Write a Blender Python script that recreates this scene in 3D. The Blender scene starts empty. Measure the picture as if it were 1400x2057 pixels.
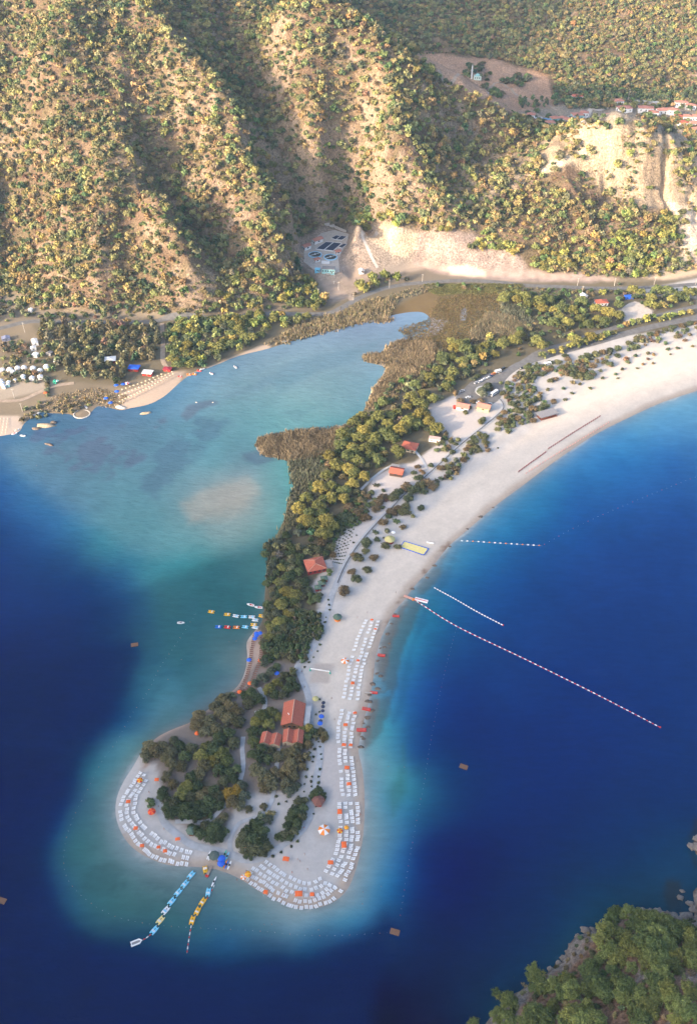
import bpy, math, random
import numpy as np
from mathutils import Vector, Matrix

# ------------------------------------------------------------------ camera
F_PX, PITCH, CAM_H = 1800.0, math.radians(40.7), 400.0
SP, CP = math.sin(PITCH), math.cos(PITCH)
scene = bpy.context.scene
cam_data = bpy.data.cameras.new("camera")
cam = bpy.data.objects.new("camera", cam_data)
scene.collection.objects.link(cam)
cam.location = (0, 0, CAM_H)
cam.rotation_euler = (math.pi / 2 - PITCH, 0, 0)
cam_data.sensor_fit = 'VERTICAL'
cam_data.sensor_height = 24.0
cam_data.lens = 24.0 * F_PX / 2057.0
cam_data.clip_start = 1.0
cam_data.clip_end = 20000.0
scene.camera = cam

# ------------------------------------------------------------------ light
SUN_DIR = Vector((-0.84, -0.54, 0)).normalized()          # towards the sun, on the ground
SUN_EL = math.radians(18.5)
world = bpy.data.worlds.new("World")
scene.world = world
world.use_nodes = True
wn = world.node_tree
wn.nodes.clear()
sky = wn.nodes.new('ShaderNodeTexSky')
sky.sky_type = 'NISHITA'
sky.sun_disc = False
sky.sun_elevation = SUN_EL
sky.sun_rotation = math.atan2(SUN_DIR.x, SUN_DIR.y)
sky.altitude = 100
sky.air_density = 0.6
sky.dust_density = 4.0
sky.ozone_density = 0.5
bg = wn.nodes.new('ShaderNodeBackground')
bg.inputs['Strength'].default_value = 0.15
wo = wn.nodes.new('ShaderNodeOutputWorld')
wn.links.new(sky.outputs[0], bg.inputs[0])
wn.links.new(bg.outputs[0], wo.inputs[0])
sd_ = bpy.data.lights.new("sun", 'SUN')
sd_.energy = 2.15
sd_.angle = math.radians(1.6)
sd_.color = (1.0, 0.77, 0.54)
sun = bpy.data.objects.new("sun", sd_)
scene.collection.objects.link(sun)
to_sun = Vector((SUN_DIR.x * math.cos(SUN_EL), SUN_DIR.y * math.cos(SUN_EL), math.sin(SUN_EL)))
sun.rotation_euler = to_sun.to_track_quat('Z', 'Y').to_euler()
sun.location = (-300, -300, 900)

scene.view_settings.view_transform = 'Standard'
scene.view_settings.look = 'None'
scene.view_settings.exposure = 1.88
scene.view_settings.gamma = 1.0
scene.view_settings.use_curve_mapping = False
scene.render.engine = 'CYCLES'
cy = scene.cycles
cy.max_bounces = 4
cy.diffuse_bounces = 2
cy.glossy_bounces = 2
cy.transmission_bounces = 2
cy.transparent_max_bounces = 4
cy.volume_bounces = 1
cy.use_denoising = True
cy.use_adaptive_sampling = True
cy.adaptive_threshold = 0.02

rng = np.random.default_rng(7)
random.seed(7)
COL = scene.collection

# ------------------------------------------------------------------ picture <-> place
def ray(px, py):
    u = (px - 700.0) / F_PX
    v = (py - 1028.5) / F_PX
    return u, CP - v * SP, -(SP + v * CP)

def P(px, py, z=0.0):
    dx, dy, dz = ray(px, py)
    t = (z - CAM_H) / dz
    return dx * t, dy * t

def PY(px, py, Y):
    dx, dy, dz = ray(px, py)
    t = Y / dy
    return dx * t, Y, CAM_H + dz * t

def pix(x, y, z):
    zz = z - CAM_H
    depth = y * CP - zz * SP
    up = y * SP + zz * CP
    return 700.0 + F_PX * x / depth, 1028.5 - F_PX * up / depth

# ------------------------------------------------------------------ noise (numpy)
_tab = np.random.default_rng(3).random((256, 256))
def vnoise(x, y):
    xi = np.floor(x).astype(int); yi = np.floor(y).astype(int)
    fx = x - xi; fy = y - yi
    fx = fx * fx * (3 - 2 * fx); fy = fy * fy * (3 - 2 * fy)
    a = _tab[xi & 255, yi & 255]; b = _tab[(xi + 1) & 255, yi & 255]
    c = _tab[xi & 255, (yi + 1) & 255]; d = _tab[(xi + 1) & 255, (yi + 1) & 255]
    return (a * (1 - fx) + b * fx) * (1 - fy) + (c * (1 - fx) + d * fx) * fy
def fbm(x, y, scale, octs=4, seed=0, gain=0.5):
    s = 0; amp = 1; tot = 0; f = 1.0 / scale
    for o in range(octs):
        ca, sa = math.cos(o * 1.1 + seed), math.sin(o * 1.1 + seed)
        s = s + amp * vnoise((x * ca - y * sa) * f + 37.7 * o + seed * 13.1, (x * sa + y * ca) * f + 11.3 * o + seed * 7.7)
        tot += amp; amp *= gain; f *= 2.03
    return s / tot
def ridged(x, y, scale, octs=4, seed=0):
    s = 0; amp = 1; tot = 0; f = 1.0 / scale
    for o in range(octs):
        n = vnoise(x * f + 17.7 * o + seed * 5.1, y * f + 5.3 * o + seed * 3.7)
        s = s + amp * (1 - np.abs(2 * n - 1)); tot += amp; amp *= 0.5; f *= 2.1
    return s / tot
def sstep(a, b, x):
    t = np.clip((x - a) / (b - a), 0, 1)
    return t * t * (3 - 2 * t)

def sdist(x, y, poly):
    """signed distance to a closed polygon, positive inside"""
    poly = np.asarray(poly, float)
    x = np.asarray(x, float); y = np.asarray(y, float)
    best = np.full(x.shape, 1e18); inside = np.zeros(x.shape, bool)
    n = len(poly)
    for i in range(n):
        ax, ay = poly[i]; bx, by = poly[(i + 1) % n]
        ex, ey = bx - ax, by - ay
        L = ex * ex + ey * ey + 1e-12
        t = np.clip(((x - ax) * ex + (y - ay) * ey) / L, 0, 1)
        d = (x - ax - t * ex) ** 2 + (y - ay - t * ey) ** 2
        best = np.minimum(best, d)
        if ay != by:
            c = ((ay > y) != (by > y)) & (x < ex * (y - ay) / (by - ay) + ax)
            inside ^= c
    d = np.sqrt(best)
    return np.where(inside, d, -d)
def smooth_line(pts, n=4, closed=False):
    """Catmull-Rom resampling"""
    pts = [tuple(p) for p in pts]
    m = len(pts); out = []
    rngi = range(m) if closed else range(m - 1)
    for i in rngi:
        p1 = pts[i]; p2 = pts[(i + 1) % m]
        p0 = pts[(i - 1) % m] if closed or i > 0 else p1
        p3 = pts[(i + 2) % m] if closed or i + 2 < m else p2
        for k in range(n):
            t = k / n
            out.append(tuple(0.5 * (2 * b + (c - a) * t + (2 * a - 5 * b + 4 * c - d) * t * t + (3 * b - a - 3 * c + d) * t ** 3)
                             for a, b, c, d in zip(p0, p1, p2, p3)))
    if not closed: out.append(pts[-1])
    return out
def idw(qx, qy, pts, p=3.0, soft=12.0):
    """inverse distance weighting of rows (x, y, values...)"""
    pts = np.asarray(pts, float)
    num = np.zeros(qx.shape + (pts.shape[1] - 2,)); den = np.zeros(qx.shape)
    for r in pts:
        w = 1.0 / ((qx - r[0]) ** 2 + (qy - r[1]) ** 2 + soft * soft) ** (p / 2)
        den += w; num += w[..., None] * r[2:]
    return num / den[..., None]
def lin(c):
    c = np.asarray(c, float)
    return np.where(c <= 0.04045, c / 12.92, ((c + 0.055) / 1.055) ** 2.4)
def hexlin(h):
    return lin(np.array([int(h[i:i + 2], 16) / 255 for i in (0, 2, 4)]))

# ------------------------------------------------------------------ shorelines (traced, then laid on the sea level)
SHORE_PX = [(1400,785),(1330,808),(1260,840),(1200,870),(1150,902),(1100,937),(1050,975),(1000,1012),(965,1042),(930,1072),(900,1098),
 (875,1130),(850,1158),(830,1180),(812,1205),(795,1225),(780,1250),(768,1275),(760,1300),(753,1330),(750,1360),(743,1400),(733,1440),(724,1480),
 (720,1510),(728,1545),(732,1590),(732,1640),(728,1690),(717,1740),(700,1783),(674,1810),(640,1823),(600,1825),(560,1812),(520,1790),(490,1770),
 (460,1755),(425,1744),(385,1741),(340,1738),(300,1724),(266,1702),(244,1672),(233,1636),(236,1600),(250,1568),(268,1540),(285,1512),(315,1482),
 (350,1464),(385,1450),(415,1428),(450,1402),(478,1378),(492,1350),(497,1318),(496,1290),(510,1270),(528,1245),(532,1200),(535,1150),(545,1110),
 (558,1070),(572,1040),(578,1005),(590,978),(584,950),(578,928),(553,919),(525,912),(514,897),(519,881),(545,873),(590,867),(632,873),(680,861),
 (718,842),(733,818),(748,782),(772,748),(770,736),(736,727),(728,715),(765,708),(786,690),(805,683),(838,682),(858,664),(866,645),(850,628),(815,628),
 (760,640),(700,655),(640,670),(590,684),(540,700),(480,715),(430,735),(388,750),(362,768),(332,795),(300,812),(262,820),(240,824),(200,815),
 (180,832),(160,842),(140,832),(100,830),(80,828),(50,850),(38,868),(0,876)]
shore = smooth_line([P(*p) for p in SHORE_PX], 3)
LAND = [(1400, 1000), (900, 860), (620, 800), (500, 742)] + shore + [(-360, 500), (-430, 430), (-520, 330), (-560, 200), (-480, 150), (-440, 60), (-430, -100),
        (-600, -900), (-4500, -900), (-4500, 5500), (5000, 5500), (5000, 1400)]
HEAD_PX = [(930,2140),(962,2075),(992,2030),(1040,1990),(1095,1955),(1128,1928),(1140,1900),(1160,1878),(1200,1866),(1245,1838),(1300,1828),
 (1345,1832),(1378,1850),(1392,1835),(1390,1790),(1420,1760),(1405,1725),(1392,1712),(1390,1690),(1410,1672),(1450,1665)]
head = smooth_line([P(*p) for p in HEAD_PX], 3)
HEAD = head + [(260, 240), (420, 220), (700, 100), (900, -600), (0, -600), (20, -100), (40, 60)]

# ------------------------------------------------------------------ hill heights: known points, smoothly joined
def base_Y(py):
    dx, dy, dz = ray(700, py)
    return 770.0 / (-dz / dy + 0.5)
HP = []
def hp(px, py, off): HP.append(PY(px, py, base_Y(py) + off * .78))
def hy(px, py, Y): HP.append(PY(px, py, Y))
def hz(px, py, z):
    x, y = P(px, py, z); HP.append((x, y, z))
for p in [(-150,640),(0,640),(60,634),(120,628),(200,630),(300,634),(400,636),(480,624),(560,612),(630,590),(600,540),(600,490),(615,468),(670,458),
          (720,478),(760,500),(820,532),(900,548),(1000,553),(1100,558),(1200,562),(1300,562),(1400,545),(1520,520),(700,560),(650,520),(720,620),(0,800),(200,720),
          (1000,640),(1250,640),(1400,640),(900,700),(700,800)]:
    hz(p[0], p[1], 3)
for a in [(200,600,-14),(210,500,-26),(225,400,-32),(240,300,-34),(235,180,-40),(250,80,-50),(270,0,-55),(280,-150,-60),
          (15,590,18),(10,500,30),(0,400,28),(-60,400,0),(30,300,16),(50,150,0),(0,0,-10),(110,0,-30),(-200,200,-30),(-200,500,-20),(110,470,-6),(110,300,-14),
          (300,40,-62),(350,110,-58),(400,160,-55),(450,195,-48),(485,230,10),(520,320,0),(545,380,-2),(590,440,12),
          (430,0,45),(470,100,50),(520,200,46),(575,300,34),(622,400,26),(642,440,24),
          (330,250,-15),(400,300,-8),(450,400,-6),(500,450,-6),(380,370,0),(560,480,-2),
          (265,350,-26),(305,425,-42),(340,480,-42),(370,530,-34),(400,580,-20),(362,410,14),(430,485,14),(480,530,4),(255,450,-8),(285,540,-8),(530,540,-10),
          (560,50,-14),(600,150,-18),(640,260,-14),(680,360,4),(695,415,16),(630,5,-52),(700,45,-42),(760,85,-30),(830,130,-8),(900,182,22),(960,212,42),
          (760,200,-20),(760,300,-14),(800,400,4),(850,300,2),(900,400,2),(860,200,0)]:
    hp(*a)
for a in [(1040,248,1010),(1068,276,1005),(1110,272,985),(1180,248,958),(1225,242,950),(1262,238,947),(1330,254,945),(1392,282,950),(1460,320,960),(1260,320,928),(1190,320,935),(1250,420,880),(1250,500,842),
          (1000,330,935),(950,380,910),(1080,330,940),(1100,430,880),(1100,500,846),(950,460,862),(1350,380,905),(1400,430,880),(770,455,868),(825,462,868),(900,480,858),(960,300,985),
          (850,110,1480),(950,150,1420),(1050,200,1330),(1150,235,1262),(1250,225,1282),(1390,240,1250),(1100,180,1370),(1250,190,1350),(1400,190,1370),(1390,262,1200),(1450,240,1250),
          (700,0,1620),(720,60,1510),(620,0,1520),(850,80,1505),(1000,118,1475),(1100,60,1560),(1100,0,1650),(1250,120,1440),(1250,0,1600),(1400,0,1560),(1400,120,1430),(1200,165,1390),(1500,0,1540),(1500,120,1420)]:
    hy(*a)
HP += [(0,1200,120),(0,1350,75),(-120,1250,175),(-60,1450,95),(-300,1250,360),(-420,1150,330),(-300,1500,340),(-200,1750,230),(150,1150,70),(250,1080,45),(330,1120,20),(100,1240,60),
       (420,1100,20),(500,1150,20),(-700,900,200),(-700,1200,330),(-500,700,30),(0,2100,330),(500,2100,330),(900,1900,300),(-600,2100,450),(900,1000,60),(900,760,4),(700,900,50),(1100,1400,80),
       (-300,1000,190),(620,1200,22)]
HP = np.array(HP)
def rbf_fit(pts, c=22.0):
    X = pts[:, :2] / 100.0; n = len(X); c = c / 100
    D = np.sqrt(((X[:, None] - X[None]) ** 2).sum(-1) + c * c)
    A = np.zeros((n + 3, n + 3)); A[:n, :n] = D + np.eye(n) * 0.02 * -1
    A[:n, n] = 1; A[:n, n + 1:] = X; A[n, :n] = 1; A[n + 1:, :n] = X.T
    b = np.concatenate([pts[:, 2], np.zeros(3)])
    w = np.linalg.solve(A, b)
    def ev(x, y):
        x = x / 100.0; y = y / 100.0
        s = w[n] + w[n + 1] * x + w[n + 2] * y
        for i in range(n):
            s = s + w[i] * np.sqrt((x - X[i, 0]) ** 2 + (y - X[i, 1]) ** 2 + c * c)
        return s
    return ev
hill = rbf_fit(HP)

YARD = [P(px, py, 7.5) for px, py in [(600,498),(640,466),(672,458),(708,468),(706,500),(690,530),(690,548),(640,552),(604,530)]]
def trace(pts, off=0):
    return [PY(px, py, base_Y(py) + off)[:2] for px, py in pts]
CREASES = [([(150,-50),(290,30),(350,110),(400,160),(455,200),(500,300),(560,420)], -45, 14, 26), ([(250,330),(305,425),(345,490),(400,560),(440,600)], -28, 13, 22),
           ([(560,30),(610,120),(645,230),(680,330),(705,420)], -12, 8, 22), ([(620,10),(700,45),(760,85),(830,130),(880,170)], -30, 7, 26), ([(760,150),(800,260),(860,350),(900,430)], -10, 11, 20),
           ([(200,600),(215,500),(228,400),(240,300),(235,180),(250,80)], -25, 11, 20), ([(440,0),(480,100),(530,210),(590,320),(645,430)], 35, -11, 22), ([(330,380),(400,470),(470,540)], 10, -8, 18),
           ([(20,590),(10,480),(5,350)], 20, -10, 20), ([(700,150),(740,260),(770,360),(790,430)], -5, -9, 18), ([(990,300),(930,350),(885,410),(870,445)], 20, -9, 18), ([(450,250),(420,330),(440,400),(500,450)], 0, 7, 16),
           ([(120,250),(140,380),(130,500)], -10, 8, 20), ([(960,300),(1000,380),(1030,460),(1060,520)], 10, 8, 18), ([(1120,300),(1150,400),(1180,480),(1200,540)], 40, 9, 16)]
CREASES = [(smooth_line(trace(p, o), 4), A, w) for p, o, A, w in CREASES]
def creases(x, y):
    s = np.zeros(np.shape(x)); wob = (fbm(x, y, 30, 3, 15) - .5) * 22; wob2 = (fbm(x, y, 30, 3, 16) - .5) * 22
    xx, yy = x + wob, y + wob2
    for line, A, w in CREASES:
        best = np.full(np.shape(x), 1e12)
        for (ax, ay), (bx, by) in zip(line, line[1:]):
            ex, ey = bx - ax, by - ay
            t = np.clip(((xx - ax) * ex + (yy - ay) * ey) / (ex * ex + ey * ey + 1e-9), 0, 1)
            best = np.minimum(best, (xx - ax - t * ex) ** 2 + (yy - ay - t * ey) ** 2)
        s += A * np.exp(-np.sqrt(best) / w)
    return s
def height(x, y):
    sd = sdist(x, y, LAND)
    flat = np.where(sd > 0, 1.6 * (1 - np.exp(-sd / 16.0)) + 0.5 * sstep(10, 60, sd) * fbm(x, y, 40, 3, 1), np.maximum(sd * 0.1, -3.0))
    far = sstep(640, 760, y + 0 * x)
    xc = np.clip(x, -750, 1150); yc = np.clip(y, 600, 2150)
    h = hill(xc, yc)
    h = h - 3.0
    m = sstep(0, 25, h)
    rd = ridged(x, y, 95, 4, 2) - 0.55
    fb = fbm(x, y, 36, 5, 3) - 0.5
    fc = ridged(x + 6 * vnoise(x / 9, y / 9), y, 24, 4, 12) - 0.6
    h2 = h + m * (6 * rd + 8 * fb + 5.0 * fc + creases(x, y))
    # crags of the rock hill
    cx, cyy = P(1240, 330, 60)
    rock = np.exp(-(((x - 320) / 170) ** 2 + ((y - 940) / 60) ** 2))
    h2 = h2 + rock * m * (15 * (np.minimum(ridged(x, y * 0.30, 26, 5, 8), .8) - 0.72) - 14 - 9 * np.exp(-((x - 318 - 16 * vnoise(y / 12, x / 50)) / 3.0) ** 2) - 7 * np.exp(-((x - 344 - 18 * vnoise(y / 9, x / 40)) / 2.6) ** 2))
    far = far * sstep(-900, -400, x + y)
    z = flat + np.maximum(h2, 0) * far * (sd > 0)
    # levelled yard of the treatment plant
    yard = sstep(-10, 5, sdist(x, y, YARD))
    z = z * (1 - yard) + 7.5 * yard
    # headland beyond the lagoon mouth, outside the picture, that shades the spit
    e = np.exp(-np.maximum(0, y - (60 + 0.64 * (x + 600))) ** 2 / (2 * 26.0 ** 2)) 
    cap = 400 * np.exp(-((x + 640) / 130) ** 2) * e * sstep(-900, -500, y)
    z = z + cap * (sd > 0)
    # the near cliff
    s2 = sdist(x, y, HEAD)
    z2 = np.where(s2 > 0, 95 * (1 - np.exp(-np.maximum(s2, 0) / 95)) * (1 + 0.35 * (fbm(x, y, 30, 4, 5) - 0.5)) + sstep(0, 10, s2) * (7 * (ridged(x, y, 13, 4, 6) - 0.5)) + 2.5 * sstep(0, 3, s2) * (0.4 + fbm(x, y, 7, 3, 4)), np.maximum(s2 * 0.4, -3))
    z2 = z2 * np.where(s2 > 0, 1 - 0.8 * sstep(180, 215, y + 0 * x), 1)
    z2 = np.where(s2 > 0, z2, -3)
    return np.maximum(z, z2), sd, s2

def axis(parts):
    out = []
    for a, b, st in parts:
        n = max(1, int(round((b - a) / st)))
        out += [a + (b - a) * i / n for i in range(n)]
    out.append(parts[-1][1])
    return np.array(out)
GX = axis([(-4500, -1200, 300), (-1200, -800, 50), (-800, -420, 12), (-420, -300, 4), (-300, 420, 2.2), (420, 700, 3.5), (700, 1200, 25), (1200, 5000, 350)])
GY = axis([(-900, -100, 40), (-100, 60, 8), (60, 760, 2.0), (760, 1080, 2.4), (1080, 1200, 4), (1200, 1680, 3.4), (1680, 2200, 20), (2200, 5500, 300)])
MX, MY = np.meshgrid(GX, GY)
MZ, SD, S2 = height(MX, MY)

def gz(x, y):
    x = np.asarray(x, float); y = np.asarray(y, float)
    i = np.clip(np.searchsorted(GX, x) - 1, 0, len(GX) - 2); j = np.clip(np.searchsorted(GY, y) - 1, 0, len(GY) - 2)
    fx = (x - GX[i]) / (GX[i + 1] - GX[i]); fy = (y - GY[j]) / (GY[j + 1] - GY[j])
    return (MZ[j, i] * (1 - fx) + MZ[j, i + 1] * fx) * (1 - fy) + (MZ[j + 1, i] * (1 - fx) + MZ[j + 1, i + 1] * fx) * fy
def hit(px, py):
    """first point of the terrain seen at a picture position"""
    px = np.atleast_1d(np.asarray(px, float)); py = np.atleast_1d(np.asarray(py, float))
    dx, dy, dz = ray(px, py)
    t = np.full(px.shape, 180.0); done = np.zeros(px.shape, bool); last = t.copy()
    for k in range(900):
        x, y, z = dx * t, dy * t, CAM_H + dz * t
        g = np.maximum(gz(x, y), 0)
        done |= z <= g
        if done.all(): break
        last = np.where(done, last, t)
        t = np.where(done, t, t + 2.2)
    lo, hi = last, t
    for k in range(8):
        m = (lo + hi) / 2
        b = CAM_H + dz * m <= np.maximum(gz(dx * m, dy * m), 0)
        hi = np.where(b, m, hi); lo = np.where(b, lo, m)
    return dx * hi, dy * hi, CAM_H + dz * hi
def h1(px, py):
    x, y, z = hit(px, py)
    return float(x[0]), float(y[0]), float(z[0])

def grid_mesh(name, xs, ys, Z, colors):
    nx, ny = len(xs), len(ys)
    X, Y = np.meshgrid(xs, ys)
    me = bpy.data.meshes.new(name)
    me.vertices.add(nx * ny)
    me.vertices.foreach_set('co', np.stack([X, Y, Z], -1).astype(np.float32).ravel())
    i = (np.arange(ny - 1)[:, None] * nx + np.arange(nx - 1)[None]).ravel()
    q = np.stack([i, i + 1, i + nx + 1, i + nx], -1).astype(np.int32)
    me.loops.add(q.size); me.loops.foreach_set('vertex_index', q.ravel())
    me.polygons.add(len(q)); me.polygons.foreach_set('loop_start', (np.arange(len(q)) * 4).astype(np.int32))
    me.polygons.foreach_set('use_smooth', np.ones(len(q), bool))
    me.update(calc_edges=True)
    for nm, arr in colors.items():
        at = me.attributes.new(nm, 'FLOAT_COLOR', 'POINT')
        c = np.ones((nx * ny, 4), np.float32); c[:, :arr.shape[-1]] = arr.reshape(nx * ny, -1)
        at.data.foreach_set('color', c.ravel())
    o = bpy.data.objects.new(name, me); COL.objects.link(o)
    return o

# ------------------------------------------------------------------ materials
def mat_new(name):
    m = bpy.data.materials.new(name); m.use_nodes = True
    nt = m.node_tree
    return m, nt, nt.nodes['Principled BSDF']
def N(nt, kind, **kw):
    n = nt.nodes.new(kind)
    for k, v in kw.items():
        if hasattr(n, k): setattr(n, k, v)
        else: n.inputs[k].default_value = v
    return n
def rgb(h): return tuple(hexlin(h)) + (1,)
_mats = {}
def mat(name, color, rough=0.7, var=0.12, scale=2.0, spec=0.3, metal=0.0, emis=0):
    """plain weathered material: colour with a noise of its own"""
    if name in _mats: return _mats[name]
    m, nt, b = mat_new(name)
    c = color if not isinstance(color, str) else rgb(color)
    tc = N(nt, 'ShaderNodeTexCoord'); no = N(nt, 'ShaderNodeTexNoise', Scale=scale, Detail=3.0)
    nt.links.new(tc.outputs['Object'], no.inputs['Vector'])
    mr = N(nt, 'ShaderNodeMapRange'); mr.inputs[1].default_value = .3; mr.inputs[2].default_value = .7
    mr.inputs[3].default_value = 1 - var; mr.inputs[4].default_value = 1 + var
    nt.links.new(no.outputs[0], mr.inputs[0])
    mx = N(nt, 'ShaderNodeVectorMath', operation='SCALE'); mx.inputs[0].default_value = c[:3]
    nt.links.new(mr.outputs[0], mx.inputs['Scale'])
    nt.links.new(mx.outputs[0], b.inputs['Base Color'])
    b.inputs['Roughness'].default_value = rough; b.inputs['Specular IOR Level'].default_value = spec
    b.inputs['Metallic'].default_value = metal
    _mats[name] = m
    return m
# ------------------------------------------------------------------ ground colours
VX, VY = pix(MX, MY, MZ)
behind = (MY * CP - (MZ - CAM_H) * SP) < 30
VX = np.where(behind, -9999, VX); VY = np.where(behind, 9999, VY)
jit = (fbm(MX, MY, 14, 4, 9) - 0.5) * 2
def pmask(poly, feather=6, wob=8):
    d = sdist(VX, VY, poly) + jit * wob
    return sstep(-feather, feather, d)[..., None]
C = np.zeros(MX.shape + (3,))
def paint(mask, col):
    global C
    C = C * (1 - mask) + np.array(col) * mask
n1 = fbm(MX, MY, 22, 5, 11)[..., None]; n2 = fbm(MX, MY, 5, 3, 12)[..., None]; n3 = fbm(MX, MY, 70, 3, 13)[..., None]
SAND = (0.62, 0.54, 0.45); SANDG = (0.48, 0.45, 0.415); SOIL = (0.31, 0.205, 0.13); ROCK = (0.45, 0.34, 0.225); LITTER = (0.10, 0.085, 0.055)
# hills
hillm = sstep(2.5, 9, MZ + jit * 2)[..., None]
C[:] = (0.22, 0.18, 0.13)
slope = np.hypot(*np.gradient(MZ)) 
gy_, gx_ = np.gradient(MZ, GY, GX); slope = np.hypot(gx_, gy_)[..., None]
n4 = fbm(MX, MY, 9, 3, 14)[..., None]
hc = np.array(SOIL) * (0.34 + 0.52 * n1)
sb = sstep(.42, .60, n4)
hc = hc * (1 - .6 * sb) + .6 * sb * np.array((.175, .14, .075))
hc = hc * (1 - sstep(0.58, 0.75, n3)) + np.array((0.26, 0.185, 0.11)) * sstep(0.58, 0.75, n3) * (0.8 + .4 * n2)
rk = .8 * sstep(0.60, 0.74, n2 * 0.5 + n1 * 0.5 + 0.16 * (slope - 0.6))
hc = hc * (1 - rk) + np.array((0.33, 0.245, 0.17)) * rk
C = C * (1 - hillm) + hc * hillm
paint(pmask([(960,330),(1060,300),(1110,270),(1190,225),(1420,225),(1420,420),(1300,420),(1240,400),(1150,330),(1080,350),(960,400),(880,420)], 14, 16) * hillm, np.array(ROCK) * (0.7 + 0.6 * n1))
crg = ridged(MX, MY * .35, 9, 4, 33)[..., None]
paint(pmask([(960,330),(1060,300),(1110,275),(1190,235),(1420,235),(1420,400),(1300,400),(1240,390),(1150,330),(1080,350),(960,400),(880,420)], 14, 16) * hillm * sstep(.62, .5, crg) * .7, (0.22, 0.165, 0.11))
paint(pmask([(1060,345),(1180,295),(1185,305),(1110,345),(1060,352)], 4, 3), (0.62, 0.50, 0.35))
paint(pmask([(970,355),(1000,345),(985,385),(965,375)], 6, 4), (0.58, 0.46, 0.33))
# quarry and scree
paint(pmask([(700,455),(780,450),(840,465),(850,540),(760,560),(740,520),(700,480)], 5, 5), (0.42, 0.33, 0.25))
paint(pmask([(755,462),(792,448),(835,470),(838,500),(812,520),(770,500),(740,480)], 4, 3), np.array((0.62, 0.48, 0.33)) * (0.9 + .2 * n2))
paint(pmask([(840,465),(880,460),(950,468),(1030,500),(1060,540),(1160,550),(1240,562),(1200,575),(900,556),(830,530)], 5, 6), np.array((0.38, 0.29, 0.24)) * (0.6 + .8 * n2))
paint(pmask([(900,535),(940,532),(975,545),(975,556),(905,552)], 4, 2), (0.68, 0.55, 0.40))
paint(pmask([(1335,405),(1410,425),(1410,545),(1330,560),(1290,555),(1360,525),(1375,500),(1350,490),(1370,450)], 5, 6), np.array((0.66, 0.52, 0.38)) * (0.85 + .3 * n2))
paint(pmask([(1290,548),(1360,525),(1410,530),(1410,548),(1330,560)], 5, 5), (0.56, 0.42, 0.28))
paint(pmask([(590,480),(655,452),(720,480),(770,540),(740,580),(700,600),(660,610),(640,560),(600,530)], 5, 5), np.array((0.36, 0.28, 0.22)) * (0.8 + .4 * n2))
# far valley floor
paint(pmask([(828,112),(850,100),(900,112),(960,118),(985,110),(1010,125),(1060,140),(1100,150),(1110,195),(1140,220),(1100,245),(1040,235),(960,195),(880,150)], 5, 5), np.array((0.42, 0.27, 0.18)) * (0.85 + .3 * n1))
paint(pmask([(1040,225),(1240,190),(1410,195),(1410,300),(1280,240),(1050,262)], 5, 4), (0.30, 0.25, 0.19))
# flat land colours ------------------------------------------------
flat = (1 - hillm)
paint(flat * pmask([(0,655),(340,640),(640,620),(700,600),(760,570),(1400,565),(1400,660),(1100,760),(760,900),(600,700),(360,760),(0,880)], 4, 4), (0.17, 0.14, 0.09))
paint(.75 * pmask([(-300,640),(0,650),(60,648),(90,690),(60,745),(100,765),(240,775),(370,740),(400,750),(330,800),(240,830),(0,890),(-300,900)], 4, 4), np.array((0.24, 0.19, 0.13)) * (.7 + .6 * n1))
paint(pmask([(-10,765),(60,765),(110,770),(60,790),(-10,810)], 4, 4), (0.36, 0.30, 0.23))
paint(pmask([(240,790),(300,770),(350,745),(372,745),(350,790),(300,815),(255,822),(235,815)], 4, 2), (0.50, 0.38, 0.28))
paint(pmask([(-20,835),(40,835),(48,862),(30,880),(-20,884)], 3, 1), (0.52, 0.42, 0.33))
paint(pmask([(372,755),(440,728),(520,695),(545,690),(540,702),(480,716),(430,738),(385,758)], 2, 1), (0.46, 0.36, 0.27))
# marsh
paint(pmask([(640,655),(760,632),(830,600),(880,575),(960,572),(1010,590),(1020,640),(960,700),(880,720),(800,690),(820,660)], 5, 5), np.array((0.15, 0.105, 0.05)) * (.7 + .6 * n1))
paint(pmask([(870,575),(960,568),(1040,580),(1030,600),(950,592),(880,594)], 4, 4), (0.13, 0.12, 0.045))
paint(pmask([(925,620),(934,618),(936,640),(930,652),(926,640)], 1, 1), (0.30, 0.36, 0.45))
paint(pmask([(845,640),(865,635),(900,645),(885,668),(850,675),(838,668)], 3, 9), (0.27, 0.26, 0.28))
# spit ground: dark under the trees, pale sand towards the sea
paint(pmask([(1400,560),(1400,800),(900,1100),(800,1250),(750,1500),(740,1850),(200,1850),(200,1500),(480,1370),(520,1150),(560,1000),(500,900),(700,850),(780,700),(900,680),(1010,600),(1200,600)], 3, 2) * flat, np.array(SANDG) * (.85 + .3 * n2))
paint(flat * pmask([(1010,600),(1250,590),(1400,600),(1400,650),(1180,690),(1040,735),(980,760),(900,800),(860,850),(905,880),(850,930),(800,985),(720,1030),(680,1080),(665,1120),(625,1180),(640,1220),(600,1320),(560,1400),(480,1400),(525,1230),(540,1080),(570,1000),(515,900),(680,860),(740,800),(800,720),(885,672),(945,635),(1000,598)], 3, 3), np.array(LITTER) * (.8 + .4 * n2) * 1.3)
paint(flat * pmask([(860,812),(900,800),(945,800),(1000,830),(985,850),(920,880),(870,850)], 3, 3), (0.50, 0.45, 0.41))
paint(flat * pmask([(745,960),(800,935),(830,930),(885,885),(925,885),(860,960),(800,1010),(740,1075),(700,1110),(668,1135),(672,1090),(725,1040),(735,1000)], 3, 3), (0.52, 0.47, 0.43))
paint(flat * pmask([(1240,625),(1275,605),(1310,625),(1300,640),(1255,645)], 3, 3), (0.47, 0.42, 0.38))
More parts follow.
